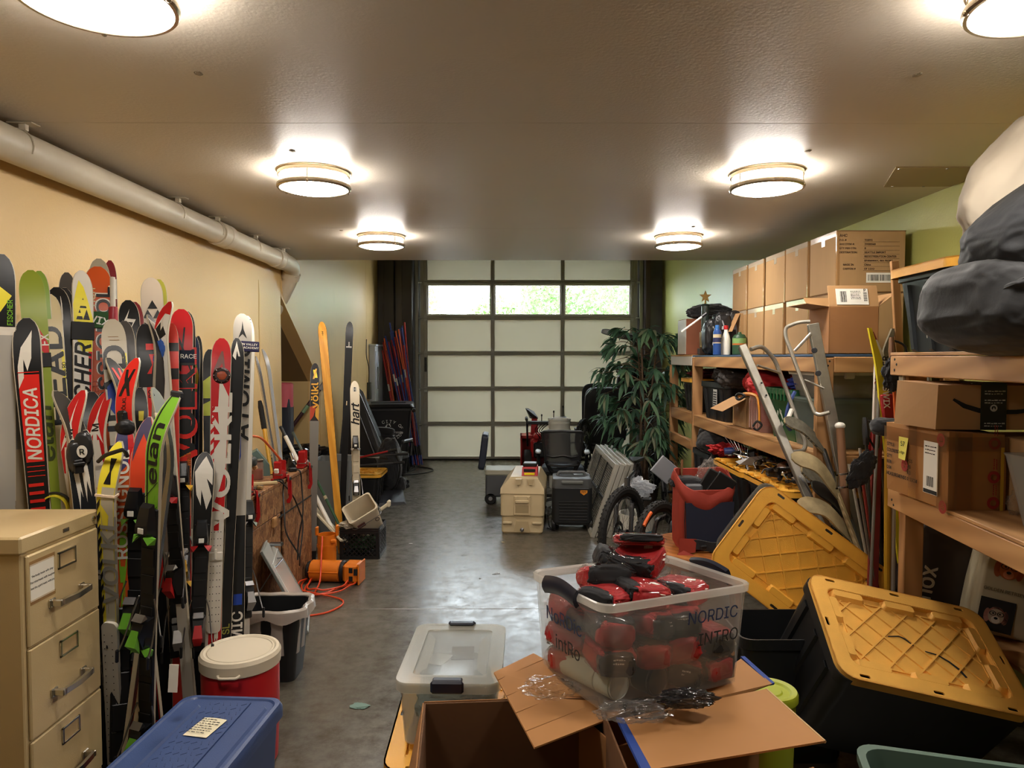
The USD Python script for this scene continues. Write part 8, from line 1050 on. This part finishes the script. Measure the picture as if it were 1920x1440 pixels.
# ------------------------------------------------------------------ cardboard boxes in the foreground
CB = mat('#9c6c3e', .8, var=.06, vs=3, bump=.0005, bs=50); CBL = mat('#b98450', .75, var=.05, vs=2, bump=.0004, bs=40); CBI = mat('#6a4527', .9)
def open_box(t, w, d, h, th=.006, CB=CB):
    for n, a, b in (('wall', (-w / 2, -d / 2, 0), (w / 2, -d / 2 + th, h)), ('wall', (-w / 2, d / 2 - th, 0), (w / 2, d / 2, h)), ('wall', (-w / 2, -d / 2, 0), (-w / 2 + th, d / 2, h)), ('wall', (w / 2 - th, -d / 2, 0), (w / 2, d / 2, h)), ('bottom', (-w / 2, -d / 2, 0), (w / 2, d / 2, th))): t.part(n, span(a, b, .002), CB)
BTP = mat('#2a4a9c', .6)
t = Th('open_carton', 'open carton of black clothes in front of the clear lidded tote', 'box', tr(.03, 1.88, 0) @ rot('z', 4)); open_box(t, .56, .66, .655, CB=mat('#6f4b2d', .85, var=.06, vs=3, bump=.0005, bs=50)); t.part('blue_tape', span((-.2815, -.2, .50), (-.2802, .335, .545), 0), BTP); t.part('long_flap', xf(span((-.004, -.33, -.26), (0, .33, 0), .001), tr(-.28, 0, .655) @ rot('y', 12)), CB); t.part('back_flap', xf(span((-.28, 0, -.2), (.28, .004, 0), .001), tr(0, .335, .655) @ rot('x', 8)), CB)
solo('leaflet', xf(box(.16, .12, .004, b=.001), tr(-.08, 1.80, .44) @ rot('x', 10) @ rot('z', 20)), PAPER, 'white leaflet lying inside the open carton of black clothes', 'paper'); solo('black_clothes', lump(.24, .30, .18, 23, .3, 2, 4, .6, tr(.03, 1.9, .24)), BLACKF, 'black clothes filling the open front carton', 'clothes'); solo('packing_straps', tube(curve([(.05, 2.0, .30), (.10, 2.05, .44), (.13, 2.12, .3)], 14), .004, 5), BLACK, 'thin black strap inside the open carton of black clothes', 'strap')
t = Th('open_carton', 'blue taped carton with spread flaps carrying the big clear bin', 'box', tr(.47, 2.37, 0) @ rot('z', 27)); open_box(t, .58, .46, .60)
def quad_flap(P_, th=.006): P_ = [V(*p) for p in P_]; n = nrm(np.cross(P_[1] - P_[0], P_[3] - P_[0])); return hull([p + n * s * th / 2 for p in P_ for s in (-1, 1)])
Ti = np.linalg.inv(t.M); W2 = lambda m: xf(m, Ti)
fl_ = t.part('flap', W2(quad_flap([at(926, 1262, 2.32), at(1000, 1226, 2.47), at(1190, 1330, 2.20), at(1002, 1403, 1.99)])), CBL, smooth=False)
for k in range(4): a = at(926, 1262, 2.32) * (1 - k * .23 - .12) + at(1002, 1403, 1.99) * (k * .23 + .12); b = at(1000, 1226, 2.47) * (1 - k * .23 - .12) + at(1190, 1330, 2.20) * (k * .23 + .12); t.part('crease', W2(tube([a + V(0, 0, .003), b + V(0, 0, .003)], .0018, 6)), mat('#a37443', .8), under=fl_)
t.part('flap', W2(quad_flap([at(1160, 1350, 2.10), at(1437, 1293, 2.28), at(1547, 1391, 1.98), at(1212, 1446, 1.85)])), CBL, smooth=False); t.part('flap_edge', W2(tube([at(1437, 1293, 2.28), at(1547, 1391, 1.98)], .005, 6)), mat('#c9a678', .8)); t.part('blue_tape', W2(quad_flap([at(1155, 1346, 2.10), at(1172, 1348, 2.11), at(1222, 1446, 1.85), at(1203, 1446, 1.84)], .007)), BTP, smooth=False)
t.part('back_flap', W2(quad_flap([at(1250, 1330, 2.2), at(1390, 1235, 2.52), at(1447, 1283, 2.36), at(1320, 1330, 2.25)])), CBL, smooth=False); t.part('blue_tape', W2(quad_flap([at(1388, 1232, 2.52), at(1396, 1232, 2.53), at(1452, 1282, 2.37), at(1444, 1284, 2.36)], .007)), BTP, smooth=False)
t = Th('flat_carton', 'lower carton edge with a torn tape strip under the right flap', 'box', tr(.70, 1.78, 0) @ rot('z', 14)); t.part('carton', box(.42, .30, .56, (0, 0, .28), .004), CB); t.part('torn_flap', box(.40, .26, .006, (.03, .0, .572), .001, rot('y', -3)), CBL); t.part('clear_tape', box(.36, .03, .004, (.02, .12, .577), .001), TAPE)
solo('black_shoe', lump(.075, .04, .035, 4, .15, 1.6, 3, .8, tr(.58, 1.80, .612)), mat('#18181a', .3), 'black rounded sole end poking out under the right flap', 'shoe')
# clear bin of red wrapped items
ex, ey = nrm((.882, .467, -.040)), nrm((-.471, .881, -.03)); BM = fr(V(.279, 2.059, 1.01) + ex * .31 + ey * .225, ex, ey, np.cross(ex, ey)); CLB = clear('#ecebe6', .10, .12, gl=.5); w, d, h = .62, .45, .335
t = Th('storage_bin', 'big clear plastic bin full of red wrapped items, lettered by hand in marker', 'bin', BM)
t.part('body', loft([ring(w * .89, d * .88, .035, -h), ring(w * .97, d * .97, .04, -.02), ring(w * .955, d * .95, .04, -.02), ring(w * .88, d * .87, .035, -h + .004)]), CLB, smooth=25)
t.part('rim', loft([ring(w * .97, d * .97, .04, -.028), ring(w * 1.0, d * 1.0, .045, -.024), ring(w * 1.005, d * 1.005, .045, -.002), ring(w * .99, d * .99, .045, .002), ring(w * .955, d * .95, .04, -.004), ring(w * .955, d * .95, .04, -.026), ring(w * .97, d * .97, .04, -.028)], False), clear('#ebe8e0', .5, .15), smooth=25); HN = mat('#1c2030', .35)
for s in (-1, 1): t.part('handle', xf(sheet(lambda u, v: (s * (w / 2 + .006 + .012 * math.sin(PI * v)), (u - .5) * .19, .012 + .014 * math.sin(PI * u) - .05 * v), 14, 6, .014), I4()), HN)
MK = mat('#2c3a5c', .6); MK2 = mat('#2a2a2c', .6)
for i, (s_, hh, x, y) in enumerate((('NoRDic', .045, .015, -.115), ('intRo', .045, -.01, -.195))): t.part('handwriting', text(s_, hh, .0006, False, T=fr((-w * .4785 + .0015 * i, x, y), (0, -1, 0), nrm((-.06, 0, 1)), (-1, 0, -.06))), MK if i == 0 else MK2, smooth=False)
for i, (s_, hh, x, y) in enumerate((('NORDIC', .040, .135, -.085), ('INTRO', .040, .16, -.16))): t.part('handwriting', text(s_, hh, .0006, False, T=fr((x, -d * .482 + .002 * i, y), (1, 0, 0), nrm((0, -.08, 1)), (0, -1, -.08))), MK if i == 0 else MK2, smooth=False)
RF = mat('#a5181b', .7, var=.1, vs=12); BF2 = mat('#17171a', .75); rg = np.random.default_rng(21)
GLS = usdkit.material(stage, '/World/Looks/cellophane', {'t': ('transparent_bsdf', {'color': (.98, .98, .98)}), 'g': ('glossy_bsdf', {'roughness': .07}), 'lw': ('layer_weight', {'blend': .5}), 'pw': ('math', {'math_type': 'power', 'value2': 3.0}), 'a': ('math', {'math_type': 'multiply_add', 'value2': .4, 'value3': .05}), 'm': ('mix_closure', {})}, [('lw.facing', 'pw.value1'), ('pw.value', 'a.value1'), ('a.value', 'm.fac'), ('t.BSDF', 'm.closure1'), ('g.BSDF', 'm.closure2')], surface='m.closure')
LV = {0: 'bottom', 1: 'middle', 2: 'upper', 3: 'top'}; COLN = ('first from left', 'second from left', 'third from left', 'rightmost'); k = 0
for lv in range(3):
    for i in range(4):
        for j in range(2):
            x, y, z = -.20 + .135 * i + rg.uniform(-.012, .012), -.10 + .19 * j + rg.uniform(-.01, .01), -h + .055 + .085 * lv
            if lv == 0 and i < 2 and j == 0: continue
            if lv == 2 and i == 3: continue
            red = rg.random() < .76; side = 'front' if j == 0 else 'back'; M_ = BM @ tr(x, y, z) @ rot('z', rg.uniform(-25, 25)) @ rot('y', rg.uniform(-14, 14)); t = Th('wrapped_package', f'{"red" if red else "black"} wrapped cloth item, {LV[lv]} layer of clear bin, {side} row, {COLN[i]}', 'package', M_, 'wrapped items in the clear bin'); t.part('cloth', lump(.070, .092, .046, 60 + k, .16, 2.2, 4, .5), RF if red else BF2); t.part('dark_cuff', lump(.062, .026, .04, 3 + k, .2, 2.4, 3, .55, tr(0, -.072, -.006)), BF2 if red else RF); t.part('film', lump(.076, .1, .051, 90 + k, .22, 3.0, 4, .55), GLS); k += 1
            if red and j == 0: t.part('white_print', scribble(.04, 2, .012, .006, fr((0.0, -.096, .012), (1, 0, 0), (0, 0, 1), (0, -1, 0)), k), WHITE, smooth=False, kind='stuff')
TOPP = [((-.17, -.06, -.04), 15, 0, 'red cloth item heaped near the left handle of the clear bin'), ((-.06, -.09, -.025), -10, 8, 'red padded item with stripes lying at the front of the heap in the clear bin'), ((.02, .03, .05), 30, -18, 'red item with white marks highest in the heap of the clear bin'), ((.035, .05, .115), 60, 10, 'flat red packet on the very top of the heap'), ((-.05, .06, .03), -30, 25, 'black cloth item behind the front of the heap in the clear bin'), ((.12, -.07, -.045), 20, 0, 'small red item sunk right of the heap in the clear bin'), ((-.12, .04, .0), 70, 15, 'red and black item at the left of the heap in the clear bin')]
for k, (p, rz, ry, lb) in enumerate(TOPP):
    t = Th('wrapped_package', lb, 'package', BM @ tr(*p) @ rot('z', rz) @ rot('y', ry), 'wrapped items heaped on the clear bin'); blk = 'black cloth' in lb; flat = .018 if 'flat' in lb else .042; t.part('cloth', lump(.082, .086, flat, 130 + k, .16, 2.2, 4, .5), BF2 if blk else RF); t.part('dark_cuff', lump(.03, .075, flat * .85, 33 + k, .25, 2.4, 3, .6, tr(-.06, -.0, .008)), BF2); t.part('film', lump(.084, .09, flat + .008, 160 + k, .26, 3.2, 4, .6), GLS)
    if not blk: [t.part('white_print', box(.016, .009, .001, (.02 + .006 * q, -.085, .004 + .016 * q), .0003, rot('x', 0)), WHITE) for q in range(2)]; t.part('white_mark', xf(box(.02, .03, .0015, b=.0004), tr(.025, -.03, flat * .98) @ rot('z', 20)), WHITE)
for k, (x, y, r_, c, lb) in enumerate(((-.20, -.10, .045, '#b5bfae', 'pale green can lying at the front bottom corner of the clear bin'), (-.07, -.13, .05, '#2a2a2c', 'black roll lying beside the pale green can in the clear bin'))): t = Th('can', lb, 'can', BM @ tr(x, y, -h + .006 + r_) @ rot('z', 8)); t.part('body', cyl((0, -.05, 0), (0, .19, 0), r_, n=28), mat(c, .45)); t.part('rim', join(lathe([(r_, 0), (r_ + .002, .003), (r_, .006)], 28, orient((0, .02, 0), (0, 1, 0)))), mat('#8f9a86', .4)); t.part('end', cyl((0, -.053, 0), (0, -.049, 0), r_ * .93, n=28), mat('#c9cbc0', .5) if k == 0 else BLACK)
solo('red_ball', lump(.035, .035, .035, 2, .08, 2, 3, T=BM @ tr(-.24, .13, -h + .045)), mat('#a8222c', .4), 'red rounded cap at the left bottom corner of the clear bin', 'cap')
t = Th('photo_carton', 'small carton printed with dark figures at the right end of the clear bin', 'box', BM @ tr(.235, -.12, -h + .075)); t.part('carton', box(.07, .13, .13, (0, 0, 0), .003), mat('#8d8574', .6)); [t.part('figure_print', xf(lump(.009, .02 + .008 * (q % 2), .001, q, .4, 2, 2), fr((-.022 + .015 * q, -.0655, -.01 * (q % 2)), (1, 0, 0), (0, 0, 1), (0, -1, 0))), INK) for q in range(4)]; [t.part('face_print', xf(lathe([(0, .001), (.007, .001), (.008, 0)], 10), fr((-.022 + .015 * q, -.066, .028 - .01 * (q % 2)), (1, 0, 0), (0, 0, 1), (0, -1, 0))), mat('#b5825a', .6)) for q in range(4)]
for k, (px, py, z, sx, sy, c, lb) in enumerate(((1030, 1292, 2.18, .09, .06, GLS, 'shiny crumpled clear film under the left side of the clear bin'), (1185, 1338, 2.06, .11, .05, FILM, 'crumpled clear film under the front of the clear bin'), (1215, 1330, 2.08, .08, .05, GLS, 'glossy clear film puffed out under the front right of the clear bin'), (1290, 1312, 2.10, .09, .04, clear('#3a3a3c', .6, .1), 'dark clear plastic bag under the right side of the clear bin'))): solo('plastic_film', lump(sx, sy, .026, 14 + k, .5, 2.8, 4, T=tr(*(at(px, py, z) + V(0, 0, .005)))), c, lb, 'film', group=None)
# clear lidded tote on a yellow lidded black tote
t = Th('storage_tote', 'black tote with a yellow lid under the clear lidded tote', 'tote', tr(-.175, 2.665, 0) @ rot('z', 1)); tote_body(t, .48, .72, .375, TOTE); yellow_lid(t, .52, .77, .375)
CM = tr(-.21, 2.668, .385) @ rot('z', -1.6); t = Th('storage_tote', 'clear tote with a clear lid and black clips standing on a yellow lid', 'tote', CM); hh = .215; w, d = .365, .535
t.part('body', loft([ring(w * .88, d * .9, .04, 0), ring(w * .97, d * .97, .05, hh), ring(w * .95, d * .955, .05, hh), ring(w * .865, d * .89, .04, .004)]), clear('#c5cccb', .2, .2), smooth=25); CLID = clear('#dcdcd2', .34, .25, gl=.5)
l = t.part('lid', join(prism(rrect(w * 1.02, d * 1.02, .05).difference(rrect(w - .10, d - .12, .02)), .008, tr(0, 0, hh + .012)), prism(rrect(w * 1.02, d * 1.02, .05).difference(rrect(w * 1.005, d * 1.005, .048)), .035, tr(0, 0, hh - .018))), CLID, smooth=25); t.part('lid_window', sheet(lambda u, v: ((u - .5) * (w - .098), (v - .5) * (d - .118), hh + .014 - .010 * math.sin(PI * u) * math.sin(PI * v)), 12, 12, .003), clear('#e2e4e0', .25, .2), under=l)
for s in (-1, 1): t.part('side_panel', xf(prism(sg.Polygon([(0, -d / 2 + .075), (.035, -d / 4), (.04, 0), (.035, d / 4), (0, d / 2 - .075)]), .003), tr(s * (w / 2 - .055), 0, hh + .008) @ sc(-s, 1, 1)), clear('#c6c6bc', .5, .25), under=l); t.part('clip', xf(box(.115, .016, .045, (0, 0, 0), .008), tr(0, s * (d * .51 + .004), hh + .008)), HN); t.part('clip_top', xf(box(.105, .03, .012, (0, 0, 0), .005), tr(0, s * (d * .51 - .01), hh + .026)), HN)
G1 = mat('#6f7d78', .8, var=.2, vs=10)
solo('grey_clothes', lump(.145, .22, .085, 17, .35, 2.2, 4, .7, CM @ tr(0, -.01, .092)), G1, 'grey green clothes folded inside the clear lidded tote', 'clothes'); solo('dark_card', xf(box(.09, .12, .004, b=.001), CM @ tr(.02, .10, .183) @ rot('z', 4)), mat('#4a4d4e', .6), 'dark grey card lying on the clothes in the clear lidded tote', 'card'); solo('grey_tray', xf(hull([(-.09, -.16, 0), (.09, -.16, 0), (.06, .08, 0), (-.05, .1, 0), (-.05, -.1, .015), (.05, -.1, .015)]), CM @ tr(0, -.02, .178)), mat('#84898a', .5), 'grey folded cloth on top inside the clear lidded tote', 'cloth'); solo('paper_sleeve', xf(box(.08, .10, .004, b=.001), CM @ tr(-.07, .04, .184) @ rot('z', -20)), mat('#b5b9b4', .6), 'pale paper sleeve inside the clear lidded tote', 'paper')
